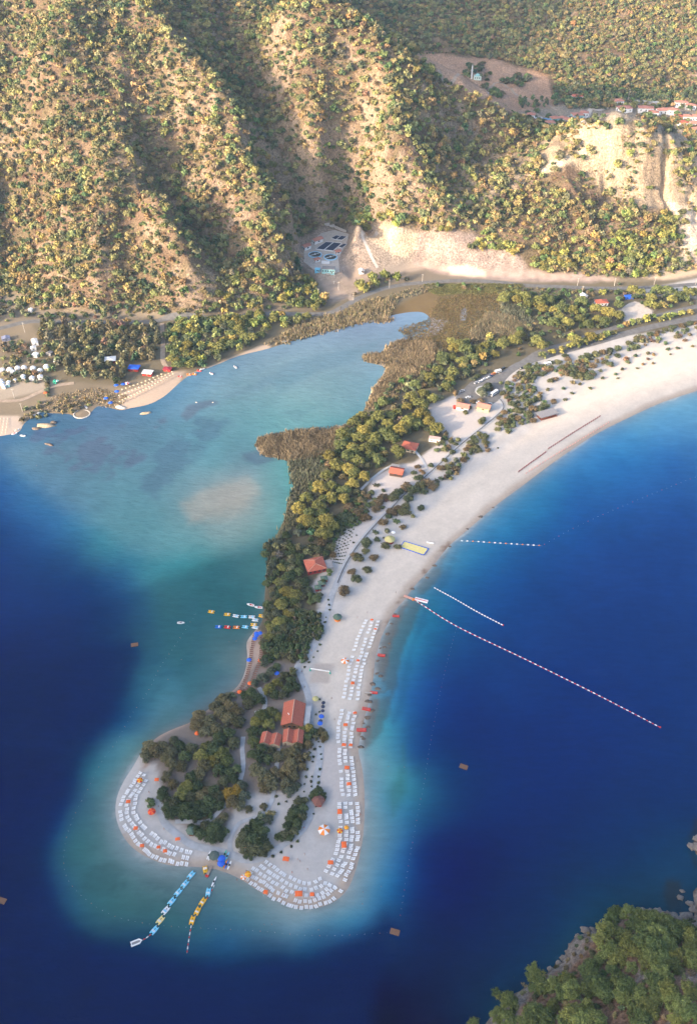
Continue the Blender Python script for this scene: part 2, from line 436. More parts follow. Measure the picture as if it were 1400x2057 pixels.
# the long beach
beach = pmask([(1500,670),(1400,680),(1280,705),(1180,770),(1110,830),(1040,880),(960,940),(900,985),(840,1050),(800,1080),(770,1120),(740,1170),(700,1210),(665,1260),(640,1330),(640,1400),(690,1500),(760,1500),(790,1300),(900,1130),(1100,980),(1500,760)], 10, 6) * flat
trk = (fbm(MX * .8 + MY * .6, (MY * .8 - MX * .6) * 5, 30, 4, 41))[..., None]
paint(beach, np.array(SAND) * (.84 + .16 * n2 + .18 * trk))
sdn = (SD + jit * 2.0)[..., None]
sea_side = sstep(-5, 5, sdist(VX, VY, [(1500,600),(1150,780),(800,1080),(650,1250),(640,1500),(560,1700),(480,1720),(300,1690),(200,1660),(200,1850),(760,1900),(1500,850)]))[..., None]
paint(sea_side * flat * (1 - sstep(2.5, 7, sdn)), (0.46, 0.37, 0.29))
paint(sea_side * flat * (1 - sstep(0.3, 2.0, sdn)), (0.36, 0.30, 0.25))
# rough beachrock strip
strip = pmask([(905,1090),(880,1140),(850,1170),(815,1215),(795,1245),(772,1290),(765,1330),(755,1400),(742,1450),(728,1500),(718,1500),(722,1470),(738,1420),(752,1370),(750,1310),(762,1270),(785,1225),(825,1175),(870,1120),(895,1090)], 2, 3)
paint(strip * sstep(.45, .6, n2), (0.25, 0.17, 0.12))
# left sandy strip with brown loungers
paint(pmask([(300,1480),(420,1420),(480,1375),(497,1340),(500,1290),(512,1265),(528,1270),(525,1330),(500,1380),(440,1430),(330,1500),(280,1560)], 2, 1), (0.40, 0.30, 0.24))
# play areas on the sand
paint(pmask([(632,1333),(670,1333),(662,1372),(622,1372)], 2, 1), (0.46, 0.39, 0.33))
paint(pmask([(640,1500),(690,1490),(690,1610),(640,1600)], 5, 5), (0.50, 0.45, 0.41))
# island interior
paint(pmask([(300,1500),(450,1410),(520,1330),(600,1330),(615,1400),(625,1480),(600,1580),(480,1600),(440,1700),(330,1640),(320,1560)], 5, 8), np.array((0.24, 0.20, 0.17)) * (.7 + .6 * n1))
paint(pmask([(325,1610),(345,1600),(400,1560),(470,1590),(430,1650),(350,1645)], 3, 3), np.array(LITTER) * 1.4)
# cliff
s2m = sstep(-1, 1, S2)[..., None]
cl = np.array((0.21, 0.13, 0.085)) * (.6 + .8 * n1)
rr = sstep(.50, .62, n2 * .45 + n1 * .4 + .22 * sstep(14, 2, S2)[..., None] + .1 * (slope - .9))
cl = cl * (1 - rr) + np.array((0.25, 0.22, 0.195)) * rr
C = C * (1 - s2m) + cl * s2m * .9
wet = (s2m * sstep(1.6, 0.4, MZ)[..., None])
C = C * (1 - wet) + np.array((0.06, 0.045, 0.04)) * wet
hillA = np.clip(hillm + s2m, 0, 1)
ground = grid_mesh("ground", GX, GY, MZ, {"Col": np.clip(C, 0.01, 0.9), "Hill": np.repeat(hillA, 3, -1)})
ground['kind'] = 'structure'; ground['label'] = 'hilly ground with pale sandy spit, dry scrub slopes and rock outcrops'

m, nt, b = mat_new("ground")
ca = N(nt, 'ShaderNodeVertexColor', layer_name="Col"); hm = N(nt, 'ShaderNodeVertexColor', layer_name="Hill")
tc = N(nt, 'ShaderNodeTexCoord')
no = N(nt, 'ShaderNodeTexNoise', Scale=0.55, Detail=6.0, Roughness=0.65); nt.links.new(tc.outputs['Object'], no.inputs['Vector'])
no2 = N(nt, 'ShaderNodeTexNoise', Scale=0.12, Detail=4.0); nt.links.new(tc.outputs['Object'], no2.inputs['Vector'])
def mr(inp, a, b_, c, d):
    r = N(nt, 'ShaderNodeMapRange'); r.inputs[1].default_value = a; r.inputs[2].default_value = b_; r.inputs[3].default_value = c; r.inputs[4].default_value = d
    nt.links.new(inp, r.inputs[0]); return r.outputs[0]
f1 = mr(no.outputs[0], .35, .68, .55, 1.5)
f0 = mr(no.outputs[0], .3, .7, .93, 1.07)
mixf = N(nt, 'ShaderNodeMix', data_type='FLOAT'); nt.links.new(hm.outputs[0], mixf.inputs[0]); nt.links.new(f0, mixf.inputs[2]); nt.links.new(f1, mixf.inputs[3])
sc = N(nt, 'ShaderNodeVectorMath', operation='SCALE'); nt.links.new(ca.outputs[0], sc.inputs[0]); nt.links.new(mixf.outputs[0], sc.inputs['Scale'])
nt.links.new(sc.outputs[0], b.inputs['Base Color'])
b.inputs['Roughness'].default_value = 0.95; b.inputs['Specular IOR Level'].default_value = 0.1
bs = mr(hm.outputs[0], 0, 1, .08, 1.0)
bmp = N(nt, 'ShaderNodeBump', Distance=1.6); nt.links.new(no.outputs[0], bmp.inputs['Height']); nt.links.new(bs, bmp.inputs['Strength'])
nt.links.new(bmp.outputs[0], b.inputs['Normal'])
ground.data.materials.append(m)

# ------------------------------------------------------------------ water: colours of depth and bottom, with some reflected sky painted in
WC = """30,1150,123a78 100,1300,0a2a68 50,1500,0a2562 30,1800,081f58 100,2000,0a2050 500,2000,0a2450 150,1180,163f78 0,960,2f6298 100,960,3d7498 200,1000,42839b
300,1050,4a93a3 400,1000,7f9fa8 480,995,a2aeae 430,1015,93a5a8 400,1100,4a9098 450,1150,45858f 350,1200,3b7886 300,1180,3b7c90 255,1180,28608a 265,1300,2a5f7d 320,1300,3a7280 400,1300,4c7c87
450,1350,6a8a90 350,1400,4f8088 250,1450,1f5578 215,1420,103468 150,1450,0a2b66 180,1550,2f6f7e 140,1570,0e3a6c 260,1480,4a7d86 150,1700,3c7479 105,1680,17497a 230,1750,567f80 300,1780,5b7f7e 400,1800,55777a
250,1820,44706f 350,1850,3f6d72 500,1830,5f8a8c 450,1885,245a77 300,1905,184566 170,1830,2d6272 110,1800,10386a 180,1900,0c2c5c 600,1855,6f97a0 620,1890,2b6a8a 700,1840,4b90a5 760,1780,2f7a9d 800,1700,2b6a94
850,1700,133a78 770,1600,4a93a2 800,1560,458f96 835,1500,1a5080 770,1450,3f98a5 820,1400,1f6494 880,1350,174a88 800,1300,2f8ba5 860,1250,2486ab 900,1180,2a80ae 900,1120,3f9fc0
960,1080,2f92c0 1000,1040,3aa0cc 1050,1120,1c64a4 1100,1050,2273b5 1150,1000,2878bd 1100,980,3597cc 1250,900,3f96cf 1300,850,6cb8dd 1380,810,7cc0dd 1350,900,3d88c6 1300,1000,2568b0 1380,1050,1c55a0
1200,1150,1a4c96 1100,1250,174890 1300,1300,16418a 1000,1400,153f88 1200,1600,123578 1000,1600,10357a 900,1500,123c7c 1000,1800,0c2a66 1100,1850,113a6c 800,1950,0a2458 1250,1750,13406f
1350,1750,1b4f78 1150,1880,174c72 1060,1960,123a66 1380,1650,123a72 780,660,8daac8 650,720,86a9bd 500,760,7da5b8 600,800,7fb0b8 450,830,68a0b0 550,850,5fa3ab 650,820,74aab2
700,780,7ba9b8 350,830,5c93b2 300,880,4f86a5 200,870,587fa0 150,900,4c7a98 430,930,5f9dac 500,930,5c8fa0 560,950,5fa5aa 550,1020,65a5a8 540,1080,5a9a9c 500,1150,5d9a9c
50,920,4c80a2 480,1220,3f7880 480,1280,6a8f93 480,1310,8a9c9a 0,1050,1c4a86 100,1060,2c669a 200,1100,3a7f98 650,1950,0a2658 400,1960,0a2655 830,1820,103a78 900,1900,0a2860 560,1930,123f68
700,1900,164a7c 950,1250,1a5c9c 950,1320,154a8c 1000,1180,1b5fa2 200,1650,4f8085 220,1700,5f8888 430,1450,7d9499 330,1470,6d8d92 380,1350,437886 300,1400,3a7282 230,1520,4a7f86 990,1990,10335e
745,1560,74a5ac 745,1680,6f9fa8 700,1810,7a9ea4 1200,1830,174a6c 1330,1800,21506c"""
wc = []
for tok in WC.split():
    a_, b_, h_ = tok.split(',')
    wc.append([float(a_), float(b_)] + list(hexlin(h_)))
wx = axis([(-4500, -1200, 400), (-1200, -420, 40), (-420, 420, 2.2), (420, 800, 10), (800, 5000, 400)])
wy = axis([(-3000, -100, 200), (-100, 60, 10), (60, 820, 2.0), (820, 1100, 40), (1100, 1400, 150)])
WX, WY = np.meshgrid(wx, wy)
WPX, WPY = pix(WX, WY, 0.0)
dep = WY * CP + CAM_H * SP
WPX = np.where(dep < 60, 700, np.clip(WPX, -150, 1550)); WPY = np.where(dep < 60, 2100, np.clip(WPY, 560, 2150))
wj = (fbm(WX, WY, 30, 4, 21) - .5); wj2 = (fbm(WX, WY, 24, 4, 22) - .5)
wc = np.array(wc)
# sandy shelf round the tip: table colours brightened, partly to offset the cast shade
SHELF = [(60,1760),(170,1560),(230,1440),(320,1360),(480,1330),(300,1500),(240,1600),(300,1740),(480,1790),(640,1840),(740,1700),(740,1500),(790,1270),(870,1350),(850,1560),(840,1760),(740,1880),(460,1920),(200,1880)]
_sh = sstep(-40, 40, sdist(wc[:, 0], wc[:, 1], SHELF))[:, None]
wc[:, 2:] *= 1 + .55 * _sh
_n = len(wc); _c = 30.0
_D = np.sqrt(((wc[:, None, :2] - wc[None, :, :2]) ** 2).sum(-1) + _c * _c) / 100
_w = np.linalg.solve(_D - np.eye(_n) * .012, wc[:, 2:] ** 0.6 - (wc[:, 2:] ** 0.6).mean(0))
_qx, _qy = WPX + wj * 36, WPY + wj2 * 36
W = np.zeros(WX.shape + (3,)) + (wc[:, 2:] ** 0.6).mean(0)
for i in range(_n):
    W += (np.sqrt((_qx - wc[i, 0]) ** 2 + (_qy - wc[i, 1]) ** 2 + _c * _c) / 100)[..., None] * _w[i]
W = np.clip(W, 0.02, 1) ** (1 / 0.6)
wn1 = fbm(WX, WY, 12, 5, 23); wn2 = fbm(WX, WY, 45, 4, 24); wnf = fbm(WX, WY, 3.2, 3, 25)
def wpaint(poly, col, amt=1.0, feather=8, wob=12, thr=None):
    global W
    mk = sstep(-feather, feather, sdist(WPX, WPY, poly) + (wn1 - .5) * 2 * wob) * amt
    if thr: mk = mk * sstep(thr, thr + .10, wn1 * .6 + wn2 * .4)
    mk = mk[..., None]
    W = W * (1 - mk) + hexlin(col) * mk
# seagrass and weed on the lagoon floor
wpaint([(420,835),(455,850),(400,905),(310,990),(270,985),(320,905)], '345f86', .6, 14, 34, .36)
wpaint([(130,880),(280,870),(290,920),(220,960),(150,950),(90,910)], '4a5f86', .8, 6, 14, .46)
wpaint([(60,860),(220,850),(330,840),(330,880),(180,885),(60,890)], '56688c', .7, 6, 14, .47)
wpaint([(365,835),(380,815),(425,800),(440,808),(400,825),(375,845)], '5a6484', .7, 4, 5, .40)
wpaint([(485,910),(530,905),(560,925),(520,935),(490,925)], '4a6484', .7, 4, 4)
wpaint([(380,1035),(420,1030),(410,1055),(380,1055)], '637f88', .7, 6, 8, .45)
wpaint([(640,715),(760,690),(700,730),(560,775),(450,800),(560,740)], '6f98b0', .7, 8, 10)
wpaint([(540,760),(640,745),(560,790)], '6b9cae', .6, 10, 10)
wpaint([(560,830),(640,815),(600,845)], '6197a5', .6, 8, 8)
wpaint([(230,1250),(400,1200),(420,1310),(300,1420),(250,1380)], '2f6880', .45, 20, 20, .48)
wpaint([(170,1720),(420,1800),(400,1840),(170,1790)], '3c6668', .5, 14, 20, .44)
# the shelf breaks off into deep water along a clear line
wpaint([(-400,1010),(60,1075),(160,1110),(225,1165),(262,1240),(272,1330),(100,1500),(-400,1500)], '0f2f6c', .55, 55, 24)
wpaint([(-400,1330),(100,1330),(200,1300),(262,1290),(278,1310),(255,1385),(215,1462),(165,1532),(122,1610),(98,1690),(96,1765),(128,1845),(200,1893),(320,1925),(480,1938),(620,1920),(720,1888),(780,1830),(800,1860),(760,1990),(700,2400),(-400,2400)], '0b2a66', .78, 22, 12)
wpaint([(300,1180),(420,1120),(540,1100),(520,1240),(480,1350),(330,1440),(240,1540),(150,1640),(125,1740),(200,1840),(420,1880),(330,1800),(240,1740),(215,1640),(270,1520),(380,1420),(330,1300)], '3f7d78', .38, 20, 16)
wpaint([(0,900),(140,880),(300,830),(420,770),(620,700),(850,640),(800,700),(720,830),(580,880),(590,1000),(545,1090),(300,1120),(100,1000)], '8aa0a4', .26, 30, 10)
wpaint([(360,1010),(430,975),(500,965),(520,990),(500,1020),(440,1040),(380,1050)], 'b0b0a6', .55, 14, 12)
# reef and beach rock under the eastern shore
wpaint([(905,1090),(885,1150),(850,1200),(830,1250),(800,1330),(790,1400),(765,1470),(740,1500),(720,1500),(735,1440),(752,1360),(765,1290),(800,1220),(860,1150)], '4a5a58', .62, 5, 9, .42)
wpaint([(765,1290),(752,1350),(745,1400),(733,1450),(722,1500),(735,1505),(755,1440),(770,1370),(780,1310),(800,1250),(820,1210),(800,1215)], '6b5a48', .75, 4, 7, .40)
wpaint([(920,1100),(905,1150),(870,1210),(830,1300),(810,1420),(790,1450),(815,1330),(850,1230)], '1f6a92', .55, 8, 14, .44)
wpaint([(770,1590),(800,1560),(810,1500),(815,1590),(790,1640)], '3f7f74', .5, 10, 10)
wpaint([(1340,1770),(1400,1770),(1400,1840),(1330,1830)], '3a4248', .8, 6, 12, .42)
wpaint([(1395,1640),(1380,1690),(1395,1740),(1450,1740),(1450,1640)], '3a3038', .7, 5, 6)
# the shallows: pale over sand next to the shore
wsd = sdist(WX, WY, LAND) + (wn1 - .5) * 2.0
wseaside = sstep(-30, 30, sdist(WPX, WPY, [(1500,700),(800,1080),(700,1300),(640,1500),(560,1700),(480,1720),(300,1600),(280,1520),(120,1560),(120,1900),(850,1950),(1500,1000)]))
kk = (np.exp(wsd / 5.0) * .75 * wseaside)[..., None]
W = W * (1 - kk) + hexlin('bcc2be') * kk
kk = ((np.exp(wsd / 2.2)) * .5 * (1 - wseaside) * sstep(1150, 1250, WPY))[..., None]
W = W * (1 - kk) + hexlin('a39c92') * kk
kk = (sstep(-1.6, -.5, wsd + 1.4 * (wn1 - .5)) * sstep(.42, .58, wnf * .5 + wn2 * .5) * .6 * wseaside)[..., None]
W = W * (1 - kk) + hexlin('dfe3df') * kk
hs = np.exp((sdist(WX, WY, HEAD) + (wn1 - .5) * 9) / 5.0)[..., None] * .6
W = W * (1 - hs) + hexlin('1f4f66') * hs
W = W * (1 + .30 * (wn2[..., None] - .5) + .16 * (wn1[..., None] - .5) + .10 * (wnf[..., None] - .5))
# body colour: take out a little of the sky's sheen and scale to an albedo
WATER_GAIN = 0.54
W = np.clip(W - np.array((0.006, 0.004, 0.002)), 0.001, 1) * WATER_GAIN
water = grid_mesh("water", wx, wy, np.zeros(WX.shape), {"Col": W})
water['kind'] = 'structure'; water['label'] = 'turquoise lagoon and deep blue sea around the spit'
m, nt, b = mat_new("water")
ca = N(nt, 'ShaderNodeVertexColor', layer_name="Col")
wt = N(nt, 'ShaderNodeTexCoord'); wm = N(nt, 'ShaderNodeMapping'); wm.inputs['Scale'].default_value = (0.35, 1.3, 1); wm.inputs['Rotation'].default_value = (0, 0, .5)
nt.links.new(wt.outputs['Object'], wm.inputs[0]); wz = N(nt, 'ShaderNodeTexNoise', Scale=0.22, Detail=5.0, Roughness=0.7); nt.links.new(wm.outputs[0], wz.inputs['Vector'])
wsc = N(nt, 'ShaderNodeVectorMath', operation='SCALE'); nt.links.new(ca.outputs[0], wsc.inputs[0]); nt.links.new(mr(wz.outputs[0], .3, .7, .90, 1.10), wsc.inputs['Scale'])  # streaky noise paints ripple light and dark into the water colour
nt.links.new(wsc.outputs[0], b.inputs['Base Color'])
b.inputs['Roughness'].default_value = 0.12; b.inputs['IOR'].default_value = 1.33; b.inputs['Specular IOR Level'].default_value = 0.08
tc = N(nt, 'ShaderNodeTexCoord'); mp = N(nt, 'ShaderNodeMapping'); mp.inputs['Scale'].default_value = (0.5, 1.0, 1); mp.inputs['Rotation'].default_value = (0, 0, .45)
nt.links.new(tc.outputs['Object'], mp.inputs[0])
w1 = N(nt, 'ShaderNodeTexNoise', Scale=0.30, Detail=5.0, Roughness=0.6); nt.links.new(mp.outputs[0], w1.inputs['Vector'])
bmp = N(nt, 'ShaderNodeBump', Distance=0.6, Strength=0.8); nt.links.new(w1.outputs[0], bmp.inputs['Height']); nt.links.new(bmp.outputs[0], b.inputs['Normal'])
water.data.materials.append(m)
# ------------------------------------------------------------------ mesh builder
class MB:
    def __init__(s): s.v = []; s.f = []; s.m = []; s.mi = 0
    def add(s, vs, fs):
        o = len(s.v); s.v += [tuple(v) for v in vs]; s.f += [tuple(i + o for i in f) for f in fs]; s.m += [s.mi] * len(fs); return s
    def box(s, cx, cy, z0, w, d, h, rz=0.0, top=1.0):
        c, sn = math.cos(rz), math.sin(rz); vs = []
        for k, (z, q) in enumerate(((z0, 1.0), (z0 + h, top))):
            for a, b in ((-1, -1), (1, -1), (1, 1), (-1, 1)):
                x, y = a * w / 2 * q, b * d / 2 * q
                vs.append((cx + x * c - y * sn, cy + x * sn + y * c, z))
        return s.add(vs, [(3, 2, 1, 0), (4, 5, 6, 7), (0, 1, 5, 4), (1, 2, 6, 5), (2, 3, 7, 6), (3, 0, 4, 7)])
    def tube(s, a, b, r0, r1=None, n=8, caps=True):
        r1 = r0 if r1 is None else r1
        a = Vector(a); b = Vector(b); d = (b - a)
        if d.length < 1e-6: return s
        q = d.to_track_quat('Z', 'Y'); vs = []
        for p, r in ((a, r0), (b, r1)):
            for i in range(n):
                t = 2 * math.pi * i / n
                vs.append(p + q @ Vector((r * math.cos(t), r * math.sin(t), 0)))
        fs = [(i, (i + 1) % n, n + (i + 1) % n, n + i) for i in range(n)]
        if caps: fs += [tuple(reversed(range(n))), tuple(range(n, 2 * n))]
        return s.add(vs, fs)
    def lathe(s, prof, n=12, cx=0, cy=0, sx=1, sy=1):
        vs = []
        for r, z in prof:
            for i in range(n):
                t = 2 * math.pi * i / n; vs.append((cx + sx * r * math.cos(t), cy + sy * r * math.sin(t), z))
        fs = []
        for k in range(len(prof) - 1):
            for i in range(n):
                j = (i + 1) % n; fs.append((k * n + i, k * n + j, (k + 1) * n + j, (k + 1) * n + i))
        fs += [tuple(reversed(range(n))), tuple(range((len(prof) - 1) * n, len(prof) * n))]
        return s.add(vs, fs)
    def gable(s, cx, cy, z0, w, d, h, ov=0.5, th=0.25):
        """roof with its ridge along y"""
        x, y = w / 2 + ov, d / 2 + ov; k = h / (w / 2) * ov
        vs = [(cx - x, cy - y, z0 - k), (cx + x, cy - y, z0 - k), (cx + x, cy + y, z0 - k), (cx - x, cy + y, z0 - k), (cx, cy - y, z0 + h), (cx, cy + y, z0 + h)]
        vs += [(a, b, c + th) for a, b, c in vs]
        return s.add(vs, [(0, 4, 5, 3), (1, 2, 5, 4), (6, 9, 11, 10), (7, 10, 11, 8), (0, 1, 7, 6)[:0] or (0, 6, 10, 4), (4, 10, 7, 1), (3, 5, 11, 9), (5, 2, 8, 11), (0, 3, 9, 6), (1, 7, 8, 2)])
    def hip(s, cx, cy, z0, w, d, h, ov=0.6, ridge=0.3, th=0.2):
        x, y = w / 2 + ov, d / 2 + ov; r = d / 2 * ridge
        vs = [(cx - x, cy - y, z0), (cx + x, cy - y, z0), (cx + x, cy + y, z0), (cx - x, cy + y, z0)]
        vs += [(a, b, c + th) for a, b, c in vs] + [(cx, cy - r, z0 + h), (cx, cy + r, z0 + h)]
        return s.add(vs, [(3, 2, 1, 0), (0, 1, 5, 4), (1, 2, 6, 5), (2, 3, 7, 6), (3, 0, 4, 7), (4, 5, 8), (5, 6, 9, 8), (6, 7, 9), (7, 4, 8, 9)])
    def prism(s, pts, z0, z1):
        n = len(pts); vs = [(x, y, z0) for x, y in pts] + [(x, y, z1) for x, y in pts]
        return s.add(vs, [tuple(reversed(range(n))), tuple(range(n, 2 * n))] + [(i, (i + 1) % n, n + (i + 1) % n, n + i) for i in range(n)])
    def build(s, name, mt, parent=None, smooth=False):
        me = bpy.data.meshes.new(name); me.from_pydata(s.v, [], s.f)
        for q in (mt if isinstance(mt, (list, tuple)) else [mt]): me.materials.append(q)
        if len(me.materials) > 1: me.polygons.foreach_set('material_index', s.m)
        if smooth: me.polygons.foreach_set('use_smooth', [True] * len(me.polygons))
        me.update()
        o = bpy.data.objects.new(name, me); COL.objects.link(o)
        if parent: o.parent = parent
        return o
def tag(o, label, cat, group=None, kind=None):
    if label: o['label'] = label
    if cat: o['category'] = cat
    if group: o['group'] = group
    if kind: o['kind'] = kind
    return o
def empty(name, loc=(0, 0, 0), rz=0.0):
    o = bpy.data.objects.new(name, None); COL.objects.link(o); o.location = loc; o.rotation_euler = (0, 0, rz)
    o.empty_display_size = 0.2
    return o
def kids(o): return CH.get(o.name) or list(o.children)
CH = {}
def copy_tree(o, parent=None):
    c = o.copy(); COL.objects.link(c)
    if parent: c.parent = parent
    ch = CH.get(o.name)
    if ch is None: ch = CH[o.name] = list(o.children)
    for k in ch: copy_tree(k, c)
    return c

# ------------------------------------------------------------------ foliage
def ico(sub=1):
    t = (1 + 5 ** .5) / 2
    v = [(-1,t,0),(1,t,0),(-1,-t,0),(1,-t,0),(0,-1,t),(0,1,t),(0,-1,-t),(0,1,-t),(t,0,-1),(t,0,1),(-t,0,-1),(-t,0,1)]
    f = [(0,11,5),(0,5,1),(0,1,7),(0,7,10),(0,10,11),(1,5,9),(5,11,4),(11,10,2),(10,7,6),(7,1,8),(3,9,4),(3,4,2),(3,2,6),(3,6,8),(3,8,9),(4,9,5),(2,4,11),(6,2,10),(8,6,7),(9,8,1)]
    v = [np.array(p) / np.linalg.norm(p) for p in v]
    for _ in range(sub):
        cache = {}; nf = []
        def mid(a, b):
            k = (min(a, b), max(a, b))
            if k not in cache:
                p = v[a] + v[b]; v.append(p / np.linalg.norm(p)); cache[k] = len(v) - 1
            return cache[k]
        for a, b, c in f:
            x, y, z = mid(a, b), mid(b, c), mid(c, a); nf += [(a, x, z), (b, y, x), (c, z, y), (x, y, z)]
        f = nf
    return np.array(v), np.array(f)
ICO0, ICO1 = ico(0), ico(1)
def leafmass(blobs, leaf, cover, seed, core=0.72, lo=False, zsq=0.85):
    """clumps of small leaf faces. returns verts, faces as tris, brightness per vertex"""
    r_ = np.random.default_rng(seed); V = []; T = []; B = []; o = 0
    iv, it = ICO0 if lo else ICO1
    for (x, y, z, r) in blobs:
        c = np.array((x, y, z)); br = r_.uniform(.82, 1.18)
        p = iv * r * core * (1 + .12 * r_.standard_normal((len(iv), 1))) * (1, 1, zsq) + c
        V.append(p); T.append(it + o); B.append(np.full(len(p), br * .8)); o += len(p)
        n = max(3, int(cover * 4 * math.pi * r * r / (leaf * leaf)))
        d = r_.standard_normal((n, 3)); d[:, 2] = np.abs(d[:, 2]) * np.where(r_.random(n) < .78, 1, -1); d /= np.linalg.norm(d, axis=1)[:, None]
        q = c + d * (1, 1, zsq) * r * r_.uniform(.80, 1.28, (n, 1))
        nn = d + .75 * r_.standard_normal((n, 3)); nn /= np.linalg.norm(nn, axis=1)[:, None]
        a = np.cross(nn, r_.standard_normal((n, 3))); a /= np.linalg.norm(a, axis=1)[:, None]; b_ = np.cross(nn, a)
        sz = leaf * r_.uniform(.6, 1.25, (n, 1))
        tri = np.stack([q + a * sz * .9, q - a * sz * .5 + b_ * sz * .8, q - a * sz * .5 - b_ * sz * .8], 1)
        V.append(tri.reshape(-1, 3)); T.append(np.arange(3 * n).reshape(-1, 3) + o); B.append(np.repeat(br * r_.uniform(.75, 1.25, n), 3)); o += 3 * n
    return np.concatenate(V), np.concatenate(T), np.concatenate(B)
def pine_blobs(r_, n=20):
    b = []
    for i in range(n):
        a = i * 2.4 + r_.uniform(-.4, .4); k = (i + .5) / n; rad = .78 * math.sqrt(k)
        b.append((rad * math.cos(a), rad * math.sin(a), 1.05 - .45 * k ** 1.3 + r_.uniform(-.12, .12), r_.uniform(.18, .33)))
    return b
def round_blobs(r_, n=19):
    b = []
    for i in range(n):
        a = i * 2.4 + r_.uniform(-.5, .5); k = (i + .5) / n; rad = .70 * math.sqrt(k)
        b.append((rad * math.cos(a), rad * math.sin(a), .50 + .62 * (1 - k) + r_.uniform(-.15, .15), r_.uniform(.19, .36)))
    return b
def tall_blobs(r_, n=18):
    b = []
    for i in range(n):
        a = i * 2.4; k = (i + .5) / n
        rad = (.62 * math.sin(math.pi * min(1, k * .9 + .12)) + .05) * r_.uniform(.4, 1); b.append((rad * math.cos(a), rad * math.sin(a), .35 + 1.45 * k, r_.uniform(.22, .38)))
    return b
def bush_blobs(r_, n=7):
    b = []
    for i in range(n):
        a = i * 2.4 + r_.uniform(-.4, .4); k = i / n; rad = .62 * math.sqrt(k)
        b.append((rad * math.cos(a), rad * math.sin(a), .30 + .18 * (1 - k), r_.uniform(.34, .46)))
    return b
def tri_mesh(name, V, T, colors=None):
    me = bpy.data.meshes.new(name)
    me.vertices.add(len(V)); me.vertices.foreach_set('co', np.asarray(V, np.float32).ravel())
    me.loops.add(T.size); me.loops.foreach_set('vertex_index', T.astype(np.int32).ravel())
    me.polygons.add(len(T)); me.polygons.foreach_set('loop_start', (np.arange(len(T)) * 3).astype(np.int32))
    me.update(calc_edges=True)
    if colors is not None:
        at = me.attributes.new("Tint", 'FLOAT_COLOR', 'POINT'); c = np.ones((len(V), 4), np.float32); c[:, :3] = colors
        at.data.foreach_set('color', c.ravel())
    return me
m, nt, b = mat_new("foliage"); FOL = m
ca = N(nt, 'ShaderNodeVertexColor', layer_name="Tint"); oi = N(nt, 'ShaderNodeObjectInfo')
r1 = N(nt, 'ShaderNodeMapRange'); r1.inputs[3].default_value = .82; r1.inputs[4].default_value = 1.5; nt.links.new(oi.outputs['Random'], r1.inputs[0])
sc = N(nt, 'ShaderNodeVectorMath', operation='SCALE'); nt.links.new(ca.outputs[0], sc.inputs[0]); nt.links.new(r1.outputs[0], sc.inputs['Scale'])
nt.links.new(sc.outputs[0], b.inputs['Base Color']); b.inputs['Roughness'].default_value = .8; b.inputs['Specular IOR Level'].default_value = .15
BARK = mat("bark", (0.16, 0.11, 0.075, 1), .95, .3, 3)
TINTS = {'pine': [(.20,.19,.055), (.155,.16,.05), (.24,.205,.055), (.12,.14,.05)], 'dark': [(.068,.090,.040), (.085,.108,.045), (.098,.102,.052)],
         'olive': [(.145,.130,.065), (.125,.120,.065), (.165,.135,.065)], 'grey': [(.115,.125,.080), (.095,.11,.07)], 'gold': [(.26,.17,.03)], 'dune': [(.12,.12,.055), (.15,.11,.06), (.085,.10,.05)], 'cliff': [(.125,.150,.045), (.095,.125,.04), (.155,.165,.045)], 'hill': [(.205,.170,.070), (.175,.150,.065), (.235,.185,.075), (.135,.130,.06), (.17,.165,.065)]}
SHAPES = {}
HI = {}; LO = {}
for sh, fn, nv in (('pine', pine_blobs, 4), ('round', round_blobs, 4), ('tall', tall_blobs, 2), ('bush', bush_blobs, 3)):
    HI[sh] = []; LO[sh] = []
    for k in range(nv):
        r_ = np.random.default_rng(100 + k + len(sh)); bl = fn(r_)
        HI[sh].append((leafmass(bl, .085 if sh != 'bush' else .12, .62, 50 + k), bl))
        r_ = np.random.default_rng(100 + k); nb = {'pine': 6, 'round': 5, 'tall': 6, 'bush': 3}[sh]
        bl2 = [(x, y, z, r * (1.75 if sh in ('pine', 'round') else 1.42)) for x, y, z, r in fn(r_, nb)]
        LO[sh].append(leafmass(bl2, .34, .5, 70 + k, .8, True))
crown_cache = {}
def crown_mesh(sh, k, tint, ti):
    key = (sh, k, tint, ti)
    if key not in crown_cache:
        V, T, B = HI[sh][k][0]
        me = tri_mesh("crown", V, T, np.outer(B, TINTS[tint][ti])); me.materials.append(FOL); crown_cache[key] = me
    return crown_cache[key]
trunk_cache = {}
def trunk_mesh(sh, k):
    if (sh, k) not in trunk_cache:
        mb = MB(); top = (0.03, 0.02, .62 if sh != 'tall' else 1.1)
        mb.tube((0, 0, -.08), (.02, 0, .3), .055, .04, 7); mb.tube((.02, 0, .3), top, .04, .02, 6)
        for (x, y, z, r) in HI[sh][k][1][2::3]:
            mb.tube((.02, 0, .34 + .1 * abs(x)), (x * .85, y * .85, z - .05), .022, .008, 5)
        o = mb.build("trunk", BARK); trunk_cache[(sh, k)] = o.data; bpy.data.objects.remove(o)
    return trunk_cache[(sh, k)]
PLANTS = []      # (kind, shape, tint, x, y, z, crown radius, height factor)
def plant(kind, sh, tint, x, y, r, hf=1.0, z=None):
    PLANTS.append((kind, sh, tint, float(x), float(y), float(gz(x, y)) if z is None else z, r, hf))
def plant_px(kind, sh, tint, px, py, r, hf=1.0, lift=0.75):
    """px, py is where the middle of the crown is seen"""
    x, y, z = h1(px, py)
    for _ in range(3):
        zc = float(gz(x, y)) + lift * r * hf
        x, y = P(px, py, zc)
    plant(kind, sh, tint, x, y, r, hf)
